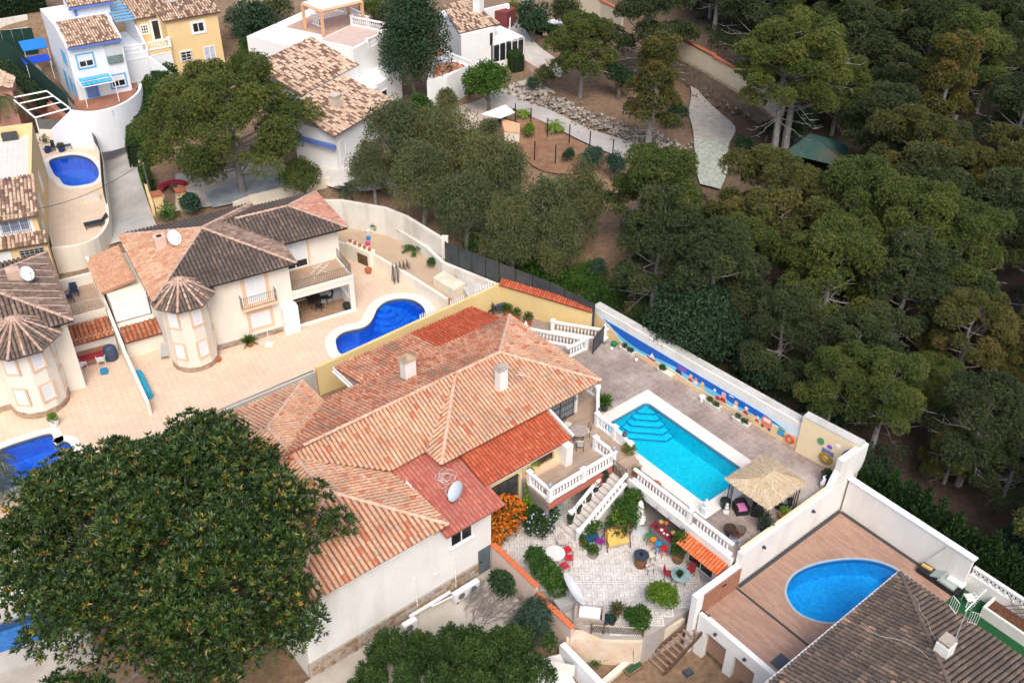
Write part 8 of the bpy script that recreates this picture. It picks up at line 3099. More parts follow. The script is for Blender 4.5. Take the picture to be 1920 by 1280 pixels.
# furniture and small things
def pot(label,p,r,h,m,pm=None,ph=.4,pr=None,n=260,size=.13,aspect=.4,name=None,spiky=False):
 t = thing(name or ('potted_plant' if pm else 'pot'),label,'potted plant' if pm else 'pot',p)
 k = MB()
 k.lathe([(r*.72,0),(r*.9,h*.5),(r,h*.93),(r*1.06,h*.94),(r*1.06,h),(r*.85,h),(r*.8,h*.9)],(0,0,0),14)
 k.build('pot' if pm else 'body',m,t,local=True)
 if pm:
  pr = pr or r*1.5
  if spiky:
   pos = np.tile(np.array([[0,0,h]]),(n // 8,1)) + nrg.normal(0,r*.25,(n // 8,3))*[1,1,.2]
   ax = unit(np.array([0,0,1.0]) + nrg.normal(0,.5,pos.shape))
   add_mesh(fol_mesh('foliage',[tufts(pos,ax,4,ph,ph*.12,.7)],pm),t)
  else:
   add_mesh(fol_mesh('foliage',[leafy([(Vector((0,0,h + ph*.45)),(pr,pr,ph*.6))],n,size,aspect,.8)],pm),t)
 return t
def chair(label,p,deg,m_frame,m_seat,style='slat',w=.44,sh=.45,bh=.45,group=None,arms=False,cat='chair',name='chair'):
 t = thing(name,label,cat,p,deg,group)
 k = MB()
 h = w/2
 for i in (-1,1):
  for j in (-1,1):
   b = MB()
   b.tube([(i*h,j*h,0),(i*h*.92,j*h*.92,sh)],.02,5)
   b.build('leg',m_frame,t,local=True)
 k.box((0,0,sh),(w,w,.05))
 k.build('seat',m_seat,t,local=True)
 k = MB()
 if style == 'solid':
  k.add([(-h,h - .02,sh + .06),(h,h - .02,sh + .06),(h*.95,h + .1,sh + bh),(-h*.95,h + .1,sh + bh),(-h,h + .02,sh + .06),(h,h + .02,sh + .06),(h*.95,h + .14,sh + bh),(-h*.95,h + .14,sh + bh)],[(0,1,2,3),(7,6,5,4),(0,4,5,1),(1,5,6,2),(2,6,7,3),(3,7,4,0)])
 elif style == 'slat':
  for i in (-1,1):
   k.tube([(i*h*.95,h*.95,sh),(i*h*.95,h + .1,sh + bh)],.018,5)
  for q in (.4,.7,1.0):
   k.bar((-h,h + .1*q,sh + bh*q),(h,h + .1*q,sh + bh*q),.035)
 else:
  pts = [Vector((h*math.cos(R(180*i/8)),h*.6 + .5*h*math.sin(R(180*i/8)),sh + bh*(.35 + .65*math.sin(R(180*i/8))))) for i in range(9)]
  k.tube(pts,.018,5)
  for i in (2,4,6):
   k.tube([Vector((pts[i].x*.6,h*.8,sh)),pts[i]],.01,4)
 k.build('backrest',m_frame if style != 'solid' else m_seat,t,local=True)
 if arms:
  k = MB()
  for i in (-1,1):
   k.tube([(i*(h + .02),h*.9,sh + .24),(i*(h + .03),-h*.7,sh + .22),(i*(h + .02),-h*.9,sh)],.025,5)
  k.build('armrest',m_frame,t,local=True)
 return t
def table(label,p,r,h,m_top,m_leg,deg=0,name='table',rect=None):
 t = thing(name,label,'table',p,deg)
 k = MB()
 if rect:
  k.box((0,0,h - .04),(rect[0],rect[1],.04))
 else:
  k.lathe([(r*.97,h - .045),(r,h - .04),(r,h)],(0,0,0),24)
 k.build('table_top',m_top,t,local=True)
 for i in range(4):
  a = R(45 + 90*i)
  b = MB()
  x,y = (math.cos(a)*r*.7,math.sin(a)*r*.7) if not rect else ((1 if i in (0,3) else -1)*rect[0]*.42,(1 if i < 2 else -1)*rect[1]*.4)
  b.tube([(x,y,0),(x*.8,y*.8,h - .05)],.022,5)
  b.build('leg',m_leg,t,local=True)
 return t
CUSH = plain('cushion_cream',(.66,.60,.53),.9)
DKPOT = mat('dark_glazed_pot',(.028,.032,.036),var=.2,rough=.35)
tc = P(1084,823,TZ)
table('round mosaic garden table on the plank terrace',tc,.58,.74,mat('mosaic_top',(.42,.35,.31),var=.35,scale=6,rough=.5),IRON,name='mosaic_table')
chair('iron chair behind the mosaic table, nearest the terrace parapet',P(1097,818,TZ),-70,IRON,CUSH)
chair('iron chair with a white cushion pulled out in front of the mosaic table',P(1087,842,TZ),180,IRON,CUSH)
chair('iron chair between the mosaic table and the house wall',P(1064,806,TZ),60,IRON,CUSH)
for (x,y,z_,lab) in ((1123,775,3.75,'dark bellied vase on the sloping white parapet'),(1171,818,3.9,'slim dark vase on the stepped white parapet by the pool')):
 t = thing('vase',lab,'vase',P(x,y,z_))
 k = MB()
 k.lathe([(.08,0),(.15,.1),(.16,.2),(.06,.32),(.08,.4),(.02,.42)],(0,0,0),10)
 k.build('body',mat('vase_slate',(.08,.085,.11),var=.3,rough=.4),t,local=True)
dish('pale blue-grey satellite dish on the pink roof above the cable tangle',w3(22.6,-31.9,4.85),200,.62,.55,tilt=40,m=plain('dish_bluegrey',(.55,.64,.72),.5))
t = thing('cable_tangle','tangled white aerial cable lying on the pink roof','cable',w3(23.1,-33.6,4.9))
k = MB()
for i in range(6):
 c0 = w3(23.0 + rng.gauss(0,.18),-33.7 + rng.gauss(0,.25))
 r = rng.uniform(.25,.55)
 pts = []
 for j in range(25):
  a = 6.2832*j/20 + i
  u,v = r*math.cos(a)*(1 + .1*math.sin(3*a)),r*.8*math.sin(a)
  q = c0 + FH.U*u + FH.V*v
  vv = (q - FH.o).dot(FH.V)
  pts.append(Vector((q.x,q.y,5.3 - (vv + 35.75)*.2 + .16 + rng.uniform(0,.05))))
 k.tube(pts,.012,4)
k.build('wire',mat('white_cable',(.66,.62,.58)),t)
k = MB()
k.tube([w3(20.95,-34.6,5.2),w3(20.98,-32.5,4.85)],.05,6)
tag(k.build('roof_pipe',PLASTW),'white plastic pipe lying along the edge of the pink roof','pipe')
t = thing('aerial_bracket','bent white aerial bracket beside the flat-capped chimney','antenna',w3(30.0,-36.3,6.4))
k = MB()
k.tube([w3(30.0,-36.3,6.35),w3(30.1,-36.2,7.3),w3(30.6,-35.9,7.2)],.03,5)
k.bar(w3(30.4,-36.4,7.3),w3(30.7,-35.6,7.15),.04)
k.build('bracket',GALV,t)
def ac(label,c,wd,fans,deg):
 t = thing('air_conditioner',label,'air conditioner',c,deg)
 k = MB()
 k.box((0,0,.12),(wd,.34,.62))
 k.build('casing',plain('unit_white',(.72,.73,.73),.5),t,local=True)
 for i in range(fans):
  x = (i - (fans - 1)/2)*wd/max(1,fans)*.95 + (-.1 if fans == 1 else 0)
  f = MB()
  pts = [(x + .23*math.cos(6.2832*j/16),-.171,.43 + .23*math.sin(6.2832*j/16)) for j in range(16)]
  pts2 = [(a,-.19,b) for a,_,b in pts]
  f.add(pts + pts2,[(j,(j + 1) % 16,16 + (j + 1) % 16,16 + j) for j in range(16)] + [tuple(range(16,32))])
  f.build('fan_grille',mat('fan_grey',(.16,.17,.18),var=.3,rough=.5),t,local=True)
 for i in (-1,1):
  f = MB()
  f.box((i*wd*.4,0,0),(.08,.36,.118))
  f.build('foot',BLACKM,t,local=True)
 return t
ac('long twin-fan air conditioner by the rubble plinth near the slate door',w3(21.75,-30.3,-1),1.75,2,FH.deg)
ac('single-fan air conditioner at the lower end of the rubble plinth',w3(17.9,-30.3,-1),.85,1,FH.deg)
k = MB()
k.wall(w3(18.2,-30.75),w3(21.0,-30.75),.16,-.6,-.48)
k.wall(w3(19.6,-30.6),w3(21.0,-30.45),.07,-.62,-.56)
tag(k.build('pipe_trunking',PLASTW),'white pipe trunking running between the two air conditioners','pipe')
table('white round table half hidden by the citrus tree',P(1040,1052,0),.58,.72,plain('table_white',(.76,.72,.70),.4),WHITEC,name='garden_table')
RSEAT = plain('red_seat',(.52,.015,.035),.6)
WIRE = mat('rusty_wire',(.42,.22,.20),rough=.7)
for x,y,d,lab in ((1063,1040,-60,'upper'),(1067,1055,-95,'middle'),(1058,1070,-150,'lower')):
 chair('red-seated wire chair, the %s of three round the white table' % lab,P(x,y,0),d,WIRE,RSEAT,'loop')
chair('faint wire chair standing apart above the white table',P(1052,1025,0),10,WIRE,plain('wire_seat',(.55,.46,.42)),'loop')
bd = dish('huge white satellite dish on a concrete block in the patio corner',Vector((P(1069,1108,1.25).x,P(1069,1108,1.25).y,0)),12,1.06,1.25,.16,tilt=34,m=plain('big_dish',(.84,.85,.86),.45))
k = MB()
k.box(P(1056,1140,0),(.9,.7,.62),30)
tag(k.build('concrete_block',mat('block_grey',(.36,.35,.34),var=.15)),'grey concrete block carrying the huge white dish','block')
t = thing('rattan_daybed','weathered rattan daybed with a white cushion beside the huge dish','daybed',P(1105,1158,0),-8)
k = MB()
for q in ((-.75,0),(.75,0)):
 k.box((q[0],0,0),(.14,1.0,.62))
k.box((0,-.45,0),(1.36,.12,.42))
k.box((0,.45,0),(1.36,.12,.42))
k.box((0,0,.1),(1.36,.78,.25))
k.build('rattan_frame',mat('rattan_grey',(.38,.32,.27),var=.25,scale=6,rough=.85),t,local=True)
k = MB()
k.box((0,.02,.36),(1.15,.72,.14))
k.build('cushion',mat('daybed_white',(.72,.72,.73),var=.08,scale=5,rough=.9),t,local=True)
pot('dark blue pot beside the rattan daybed',P(1134,1168,0),.26,.5,plain('navy_pot',(.02,.035,.07),.35))
pot('black and white pot with a small dark plant near the daybed',P(1147,1168,0),.24,.42,DKPOT,F_DARK,.4)
pot('dark pot with a spiky plant before the patio bush',P(1158,1150,0),.22,.4,TERRA,F_EUC,.55,n=320,spiky=True)
t = thing('barrel','rusty brown barrel table with a dark round lid','barrel',P(1200,1060,0))
k = MB()
k.lathe([(.30,0),(.36,.3),(.37,.5),(.34,.85)],(0,0,0),20)
k.build('body',mat('rusty_barrel',(.20,.085,.035),var=.3,scale=3,rough=.7),t,local=True)
k = MB()
k.lathe([(.44,.86),(.45,.88),(.45,.93),(.2,.94)],(0,0,0),24)
k.build('lid',plain('lid_slate',(.035,.045,.06),.5),t,local=True)
k = MB()
k.lathe([(.10,.945),(.10,1.02),(.07,1.03),(.07,1.1)],(0,0,0),10)
k.build('ashtray',plain('navy_tray',(.01,.012,.05),.3),t,local=True)
chair('bistro chair with a pale round seat close to the barrel',P(1217,1072,0),200,IRON,CUSH,'loop',.38)
chair('bistro chair with a curled back behind the barrel',P(1220,1050,0),-60,IRON,CUSH,'loop',.38)
for x,y,c,lab in ((1217,1002,(.02,.20,.075),'green'),(1225.5,1010,(.70,.22,.015),'orange'),(1235,1018,(.01,.25,.60),'blue'),(1245,1026,(.55,.015,.015),'red')):
 p = P(x,y,.68)
 p.z = 0
 t = thing('bar_stool','%s round bar stool in the row before the red counter' % lab,'stool',p,20)
 mm = plain('stool_' + lab,c,.5)
 k = MB()
 k.lathe([(.17,.64),(.19,.66),(.19,.69),(.15,.7)],(0,0,0),16)
 k.build('seat',mm,t,local=True)
 for i in (-1,1):
  for j in (-1,1):
   b = MB()
   b.tube([(i*.2,j*.2,0),(i*.11,j*.11,.64)],.022,5)
   b.build('leg',mm,t,local=True)
 k = MB()
 for a,b in (((-.16,-.16),(.16,-.16)),((.16,-.16),(.16,.16)),((.16,.16),(-.16,.16)),((-.16,.16),(-.16,-.16))):
  k.bar((a[0],a[1],.25),(b[0],b[1],.25),.025)
 k.build('foot_ring',mm,t,local=True)
t = thing('bar_counter','grey garden bar with a dark red top under the pool terrace','bar',P(1240,1000,0))
q = [P(1219,984,1.05),P(1228,975,1.05),P(1268,1008,1.05),P(1261,1021,1.05)]
c0 = sum(q,Vector())/4
k = MB()
k.prism([(p.x,p.y) for p in [c0 + (p - c0)*.9 for p in q]],0,1.0)
k.build('counter',mat('counter_grey',(.22,.22,.22),var=.15),t)
k = MB()
k.prism([(p.x,p.y) for p in q],1.002,1.06)
k.build('counter_top',plain('counter_red',(.24,.025,.045),.45),t)
for i,(f,g_,m_,s_) in enumerate(((.2,.35,DKPOT,.12),(.42,.5,PLASTW,.1),(.55,.35,PLASTW,.07),(.68,.5,PLASTW,.08),(.85,.6,DKPOT,.11))):
 a_ = q[0].lerp(q[3],f).lerp(q[1].lerp(q[2],f),g_)
 k = MB()
 k.lathe([(s_*.6,0),(s_,.02),(s_,.05)],Vector((a_.x,a_.y,1.062)),12)
 tag(k.build('dish_on_bar',m_),('dark bowl at the far end of the red bar','white plate left on the red bar','small white cup between the plates on the red bar','white saucer right of the cup on the red bar','dark bowl at the near end of the red bar')[i],'crockery')
for x,y,lab,m_ in ((1240,977,'tan hat hanging behind the red bar','straw_light'),(1263,998,'tan basket at the near end behind the red bar','straw_light'),(1250,979,'orange bundle behind the red bar','orange_coping')):
 p = P(x,y,1.3)
 k = MB()
 k.ball(p,.17,10,6,sz=.8)
 k.tube([p - Vector((0,0,.15)),Vector((p.x,p.y,0))],.04,5)
 tag(k.build('stand_with_hat' if 'hat' in lab else 'stand_with_bundle',MC[m_]),lab,'bar item')
t = thing('parasol','white closed parasol on a pale square base plate','parasol',P(1195,996,0))
k = MB()
k.box((0,0,0),(.85,.85,.07),45)
k.build('base_plate',plain('plate_grey',(.62,.66,.70),.5),t,local=True)
k = MB()
k.tube([(0,0,.07),(0,0,2.55)],.03,8)
k.build('pole',PLASTW,t,local=True)
k = MB()
n = 24
prof = [(.36,.95),(.33,1.25),(.27,1.7),(.2,2.1),(.16,2.35),(.06,2.55)]
vs = [(r*(1 + .16*math.cos(8*6.2832*i/n)*(1 - j/6))*math.cos(6.2832*i/n),r*(1 + .16*math.cos(8*6.2832*i/n)*(1 - j/6))*math.sin(6.2832*i/n),z_ - (.06 if (j == 0 and i % 3) else 0)) for j,(r,z_) in enumerate(prof) for i in range(n)]
k.add(vs,[(j*n + i,j*n + (i + 1) % n,(j + 1)*n + (i + 1) % n,(j + 1)*n + i) for j in range(5) for i in range(n)] + [tuple(range(5*n,6*n))])
k.build('canvas',mat('parasol_white',(.78,.78,.78),var=.04,rough=.9),t,local=True)
sa,sb = P(1139,1036,0),P(1182,1027,0)
dd = math.degrees(math.atan2((sb - sa).y,(sb - sa).x))
W_ = (sb - sa).length/2
t = thing('swing_seat','garden swing seat with yellow cushions and a rust-red frame','swing seat',(sa + sb)/2,dd)
FR = plain('swing_red',(.20,.045,.035),.5)
for s_ in (-1,1):
 k = MB()
 k.tube([(s_*W_,0,0),(s_*W_*.98,.45,1.55)],.035,6)
 k.tube([(s_*W_,1.1,0),(s_*W_*.98,.45,1.55)],.035,6)
 k.build('leg',FR,t,local=True)
k = MB()
k.tube([(-W_,.45,1.55),(W_,.45,1.55)],.035,6)
k.build('top_bar',FR,t,local=True)
YC = mat('yellow_cushion',(.74,.50,.14),var=.12,scale=4,rough=.9)
for q in ((-W_*.43,0),(W_*.43,0)):
 k = MB()
 k.box((q[0],.35,.42),(W_*.84,.58,.14))
 k.build('cushion',YC,t,local=True)
 k = MB()
 x = q[0]
 hw = W_*.42
 k.add([(x - hw,.64,.5),(x + hw,.64,.5),(x + hw,.82,1.02),(x - hw,.82,1.02),(x - hw,.76,.5),(x + hw,.76,.5),(x + hw,.92,.98),(x - hw,.92,.98)],[(0,1,2,3),(7,6,5,4),(0,4,5,1),(1,5,6,2),(2,6,7,3),(3,7,4,0)])
 k.build('back_cushion',YC,t,local=True)
for s_ in (-1,1):
 k = MB()
 k.bar((s_*W_*.88,.35,.5),(s_*W_*.88,.45,1.52),.02)
 k.build('hanger',YC,t,local=True)
chair('purple-seated garden chair among the pots beside the swing seat',P(1124,1024,0),150,IRON,plain('seat_purple',(.30,.02,.30),.6),'loop')
t = thing('planter','blue square planter with leafy greenery by the stairs','planter',P(1107,1012,0),20)
k = MB()
k.add([(-.22,-.22,0),(.22,-.22,0),(.22,.22,0),(-.22,.22,0),(-.38,-.38,.5),(.38,-.38,.5),(.38,.38,.5),(-.38,.38,.5)],[(3,2,1,0),(4,5,6,7),(0,1,5,4),(1,2,6,5),(2,3,7,6),(3,0,4,7)])
k.build('box',plain('planter_blue',(.015,.10,.24),.5),t,local=True)
add_mesh(fol_mesh('foliage',[leafy([(Vector((0,.1,.85)),(.5,.5,.5)),(Vector((.35,.3,.8)),(.5,.4,.4))],700,.15,.5,.7)],F_GREEN),t)
pot('terracotta pot with an upright plant at the foot of the stairs',P(1090,1022,0),.16,.3,TERRA,F_GREEN,.6,.2)
pot('cream pot with a small plant by the blue planter',P(1098,1034,0),.2,.34,CREAM,F_GREEN,.35)
pot('wide bowl of leafy plants with a white stone at the patio stairs',P(1112,1043,0),.3,.3,mat('stone_bowl',(.30,.26,.24),var=.2),F_GREEN,.55,.36,500)
for i,(x,y,z_) in enumerate(((1069,980,.42),(1084,960,.85),(1102,941,1.25),(1117,921,1.7),(1133,903,2.15))):
 pot(('dark pot on the lowest stair','dark pot on the second planted stair','dark pot in the middle of the stair row','dark pot with a rounded plant high on the stairs','dark pot with a leafy plant on the top stair')[i],P(x,y,z_),.2,.5,DKPOT,F_DARK if i != 2 else F_EUC,.35 if i > 2 else .16,.22)
pot('tall bushy plant in a big brown pot at the near end of the bar',P(1270,1052,0),.36,.5,mat('brown_pot',(.20,.11,.06),var=.2),F_GREEN,1.9,.46,1500,.17)
table('round glass table with a small plant, below the sliding door',P(1274,1092,0),.56,.72,mat('glass_top',(.26,.40,.40),var=.25,rough=.1,spec=.6),IRON,name='glass_table')
pot('little dark plant standing on the glass table',P(1274,1081,.74),.12,.2,DKPOT,F_DARK,.3)
RC_ = plain('chair_crimson',(.26,.025,.03),.6)
chair('crimson solid-backed chair on the left of the glass table',P(1253,1085,0),75,IRON,RC_,'solid')
chair('crimson solid-backed chair on the right of the glass table',P(1291,1080,0),-45,IRON,RC_,'solid')
t = thing('motor_scooter','dark scooter parked against the ochre wall behind the roof','scooter',P(935,588,2.6),115)
k = MB()
for y in (-.6,.6):
 k.tube([(0,y + .24*math.cos(6.2832*i/12),.26 + .24*math.sin(6.2832*i/12)) for i in range(13)],.06,5,cap=False)
k.build('wheel',RUBBER,t,local=True)
k = MB()
k.box((0,-.2,.35),(.3,.9,.35))
k.box((0,-.25,.7),(.28,.7,.1))
k.box((0,.45,.3),(.34,.1,.6))
k.build('body',plain('scooter_slate',(.05,.06,.085),.35),t,local=True)
k = MB()
k.tube([(0,.6,.3),(0,.45,1.0)],.03,5)
k.bar((-.32,.42,1.0),(.32,.42,1.0),.04)
k.build('handlebar',BLACKM,t,local=True)
for x,y,lab in ((952,592,'potted shrub beside the scooter'),(968,600,'terracotta pot with a drooping plant by the ochre wall'),(990,608,'leafy potted plant by the back stair')):
 pot(lab,P(x,y,2.6),.3,.4,TERRA,F_GREEN,.6,.4,400)
LWP = plain('white_planter',(.70,.66,.58),.7)
for i,(x,y,lab,pm) in enumerate(((1176,662,'white trough of dark plants by the back gate, first along the mural',F_DARK),(1247,703,'white trough with one green tuft, second along the mural',F_HEDGE),(1336,763,'white trough beside the white bucket, third along the mural',F_HEDGE),(1389,795,'white trough full of grey-green plants nearest the cream wall',F_BLUEG))):
 t = thing('planter_trough',lab,'planter',P(x,y,PZ),FH.deg - 90)
 k = MB()
 k.add([(-.55,-.17,0),(.55,-.17,0),(.55,.17,0),(-.55,.17,0),(-.64,-.23,.36),(.64,-.23,.36),(.64,.23,.36),(-.64,.23,.36)],[(3,2,1,0),(4,5,6,7),(0,1,5,4),(1,2,6,5),(2,3,7,6),(3,0,4,7)])
 k.build('trough',LWP,t,local=True)
 add_mesh(fol_mesh('foliage',[leafy([(Vector((-.3,0,.45)),(.28,.2,.2))] + ([(Vector((.25,0,.42)),(.35,.2,.16))] if i != 1 else []),420,.12,.4,.8)],pm),t)
pot('white bucket by the third trough along the mural',P(1316,752,PZ),.2,.42,PLASTW)
t = thing('watering_can','green watering can left by the mural gate','watering can',P(1151,648,PZ))
k = MB()
k.lathe([(.2,0),(.2,.3),(.12,.36)],(0,0,0),12)
k.tube([(.15,0,.1),(.45,0,.35)],.03,5)
k.tube([(-.18,0,.1),(-.3,0,.25),(-.1,0,.42)],.02,5)
k.build('can',plain('can_green',(.01,.18,.06),.4),t,local=True)
for x,y,lab in ((1147,653,'white ball lying beside the green watering can'),(1193,674,'white ball at the end of the first trough')):
 k = MB()
 k.ball(P(x,y,PZ + .13),.13,12,8)
 tag(k.build('ball',PLASTW,smooth=True),lab,'ball')
pot('tall dark pot with a spiky palm by the parapet corner',P(1133,768,PZ),.28,.55,DKPOT,F_GREEN,.7,n=360,spiky=True)
pot('white rock pot with a yellow-green bush at the pool corner',P(1178,857,PZ),.34,.35,LWP,F_YEL,.7,.5,700)
pot('small green shrub pot behind the terrace balustrade',P(1192,892,PZ),.22,.3,TERRA,F_LIME,.4,.3)
pot('wide terracotta bowl behind the terrace balustrade',P(1226,915,PZ),.42,.28,TERRA)
t = thing('wire_bench','white wire bench behind the terrace balustrade','bench',P(1243,932,PZ),FH.deg - 90)
k = MB()
for i in range(7):
 k.bar((-.6,-.2 + i*.06,.42),(.6,-.2 + i*.06,.42),.02)
k.build('seat',WHITEC,t,local=True)
k = MB()
for i in range(9):
 k.bar((-.6 + .15*i,.2,.42),(-.6 + .15*i,.28,.85),.02)
k.bar((-.6,.28,.85),(.6,.28,.85),.03)
k.build('backrest',WHITEC,t,local=True)
for i in (-.55,.55):
 k = MB()
 k.bar((i,-.2,0),(i,-.2,.42),.03)
 k.bar((i,.2,0),(i,.2,.42),.03)
 k.build('leg',WHITEC,t,local=True)
t = thing('garden_statue','white finial-topped pedestal at the near pool corner','statue',P(1321,962,PZ))
k = MB()
k.box((0,0,0),(.34,.34,.5),40)
k.build('pedestal',WHITEB,t,local=True)
k = MB()
k.lathe([(.12,.5),(.07,.6),(.16,.75),(.15,.9),(.05,1.0),(.08,1.1),(.01,1.18)],(0,0,0),10)
k.build('urn',WHITEB,t,local=True)
pot('black bucket beside the thatched gazebo post',P(1358,950,PZ),.3,.55,DKPOT)
t = thing('garden_statue','small white figure-like statue at the gazebo foot','statue',P(1361,960,PZ))
k = MB()
k.lathe([(.2,0),(.2,.12),(.1,.2),(.13,.4),(.08,.55),(.1,.65),(.02,.75)],(0,0,0),10)
k.build('body',plain('pale_green_white',(.55,.62,.56),.6),t,local=True)
pot('dark brown ceramic pot on the pool terrace near the balustrade',P(1367,1000,PZ),.33,.5,mat('brown_glaze',(.06,.04,.032),var=.3,rough=.5))
pot('blue and white patterned pot with dry brown plants in the terrace corner',P(1376,1018,PZ),.3,.45,mat('delft_pot',(.36,.42,.56),var=.9,scale=6,fine=9,rough=.3),mat('dry_leaves',(.14,.06,.035),var=.4),.5,.3,260)
pot('murky stone jar against the dividing wall',P(1388,1000,PZ),.3,.4,mat('stone_jar',(.14,.12,.10),var=.3))
gz_t = thing('gazebo','square gazebo with a straw thatch roof and black lattice posts','gazebo',w3(37.1,-22.3,PZ))
THATCH = tint_mat('thatch',[(0,(.46,.34,.20)),(.5,(.60,.46,.29)),(1,(.70,.58,.40))],.95,patch=(.60,.50,.46),patch_amt=.6,fine=8)
ug0,ug1,vg0,vg1,zg,zt = 35.45,38.85,-23.9,-20.85,4.75,5.25
cg = (37.15,-22.35)
corner = [w3(ug0,vg0,zg),w3(ug1,vg0,zg),w3(ug1,vg1,zg),w3(ug0,vg1,zg)]
apx = [w3(cg[0] - .5,cg[1],zt),w3(cg[0] + .5,cg[1],zt)]
k = MB()
for pts in ([corner[0],corner[1],apx[1],apx[0]],[corner[1],corner[2],apx[1]],[corner[2],corner[3],apx[0],apx[1]],[corner[3],corner[0],apx[0]]):
 k.slab(pts,.12)
th = k.build('thatch_roof',THATCH,gz_t)
k = MB()
for pts in ([corner[0],corner[1],apx[1],apx[0]],[corner[1],corner[2],apx[1],apx[1]],[corner[2],corner[3],apx[0],apx[1]],[corner[3],corner[0],apx[0],apx[0]]):
 a_,b_,c_,d_ = pts
 n_ = int((b_ - a_).length/.035)
 up_ = (b_ - a_).cross(d_ - a_).normalized()
 up_ = up_ if up_.z > 0 else -up_
 for i in range(n_):
  t0 = (i + rng.random())/n_
  lo,hi = a_.lerp(b_,t0),d_.lerp(c_,t0)
  for s_ in range(3):
   f0 = s_/3 - rng.uniform(.02,.08)
   f1 = min(1,f0 + .42)
   p0_,p1_ = lo.lerp(hi,f0) + up_*(.02 + rng.uniform(0,.03)),lo.lerp(hi,f1) + up_*.01
   sd = (b_ - a_).normalized()*rng.uniform(.012,.022)
   j_ = (b_ - a_).normalized()*rng.gauss(0,.03)
   k.add([p0_ - sd + j_,p0_ + sd + j_,p1_ + sd,p1_ - sd],[(0,1,2,3)],rng.random())
o = k.build('straw',THATCH,gz_t)
o['kind'] = 'stuff'
for u,v in ((ug0 + .2,vg0 + .2),(ug1 - .2,vg0 + .2),(ug1 - .2,vg1 - .2),(ug0 + .2,vg1 - .2)):
 k = MB()
 du,dv = (.28 if u < 37 else -.28),(.28 if v < -22 else -.28)
 cs = [(u,v),(u + du,v),(u,v + dv)]
 for a_ in cs:
  k.bar(w3(*a_,PZ),w3(*a_,zg),.055)
 for a_ in cs[1:]:
  for i in range(7):
   z0 = PZ + .1 + i*.28
   s_ = i % 2
   k.bar(w3(*(cs[0] if s_ else a_),z0),w3(*(a_ if s_ else cs[0]),z0 + .28),.025)
 k.build('post',BLACKM,gz_t)
RATT = mat('black_rattan',(.022,.022,.025),var=.4,scale=12,rough=.7)
def armchair(label,p,deg,cm):
 t = thing('armchair',label,'armchair',p,deg)
 k = MB()
 k.box((0,0,0),(.74,.72,.32))
 for i in (-1,1):
  k.box((i*.33,0,.321),(.1,.72,.25))
 k.box((0,.31,.322),(.56,.1,.42))
 k.build('rattan_body',RATT,t,local=True)
 k = MB()
 k.box((0,-.04,.323),(.52,.56,.1))
 k.build('cushion',cm,t,local=True)
 return t
armchair('black rattan armchair with a pink cushion at the gazebo edge',P(1388,958,PZ),10,plain('cushion_pink',(.72,.24,.50),.9))
armchair('black rattan armchair with dark cushion under the gazebo',P(1420,962,PZ),70,plain('cushion_dark',(.05,.05,.055),.9))
armchair('rattan seat with grey-green patterned cushions at the back of the gazebo',P(1468,950,PZ),-120,mat('cushion_tropical',(.22,.32,.30),var=.6,scale=5))
pot('yellow-green plant behind the dividing wall cap',P(1466,972,PZ),.25,.35,TERRA,F_LIME,.6,.3)
pot('dark leafy plant at the near gazebo corner',P(1432,995,PZ),.3,.4,DKPOT,F_DARK,.8,.5,600)
pot('potted plant on a blue crate in the mosaic wall corner',P(1548,905,PZ),.3,.4,mat('crate_blue',(.03,.06,.22),rough=.6),F_DARK,.6,.4,500)
t = thing('garden_statue','white heron statue behind the dividing wall cap','statue',P(1540,915,PZ))
k = MB()
k.tube([(0,0,0),(0,0,.4),(.05,0,.75),(-.05,0,.95),(.08,0,1.05)],[.05,.16,.1,.05,.03],7)
k.build('body',WHITEC,t,local=True)
t = thing('sun_lounger','dark rattan double lounger with grey cushions along the tall white wall','lounger',w3(42.15,-13.4,ND),FH.deg - 90)
k = MB()
k.box((0,0,0),(2.5,.8,.32))
k.build('rattan_base',RATT,t,local=True)
k = MB()
k.box((.45,0,.321),(1.0,.7,.12))
k.build('cushion',plain('cushion_sage',(.36,.42,.39),.9),t,local=True)
k = MB()
k.add([(-.5,-.36,.35),(-.5,.36,.35),(.1,.36,.72),(.1,-.36,.72),(-.5,-.36,.27),(-.5,.36,.27),(.12,.36,.62),(.12,-.36,.62)],[(0,1,2,3),(7,6,5,4),(0,4,5,1),(1,5,6,2),(2,6,7,3),(3,7,4,0)])
k.build('back_cushion',plain('cushion_sage',(.36,.42,.39)),t,local=True)
k = MB()
k.box((-.9,.05,.322),(.6,.22,.08),8)
tag(k.build('folded_towel',plain('towel_tan',(.55,.38,.14),.95),t,local=True))
k = MB()
k.box((.75,.25,.46),(.95,.5,.12),4)
tag(k.build('white_cushion',plain('cushion_white',(.70,.72,.71),.9),t,local=True))
k = MB()
k.tube([w3(42.35,-14.8,ND),w3(42.42,-13.8,ND + 2.3)],.02,5)
tag(k.build('pool_pole',GALV),'thin metal pole leaning on the tall white wall','pole')
chair('white plastic armchair on the edge of the green turf',w3(42.0,-11.6,ND),FH.deg + 150,PLASTW,PLASTW,'loop',.5,arms=True,name='plastic_chair')
t = thing('trough','green-lined wooden trough by the low cream wall','trough',P(1187,1258,-2.5),38)
k = MB()
for a_,b_ in (((0,-.22),(1.1,.06)),((0,.22),(1.1,.06)),((-.52,0),(.06,.38)),((.52,0),(.06,.38))):
 k.box((a_[0],a_[1],0),(b_[0],b_[1],.38))
k.build('sides',WOODM,t,local=True)
k = MB()
k.box((0,0,.1),(.98,.38,.24))
k.build('lining',plain('lining_green',(.02,.08,.035)),t,local=True)
k = MB()
k.box(P(1289,1268,-2.5),(.5,.4,.45),30)
k.box(P(1289,1268,-2.5) + Vector((0,0,.452)),(.42,.34,.05),30)
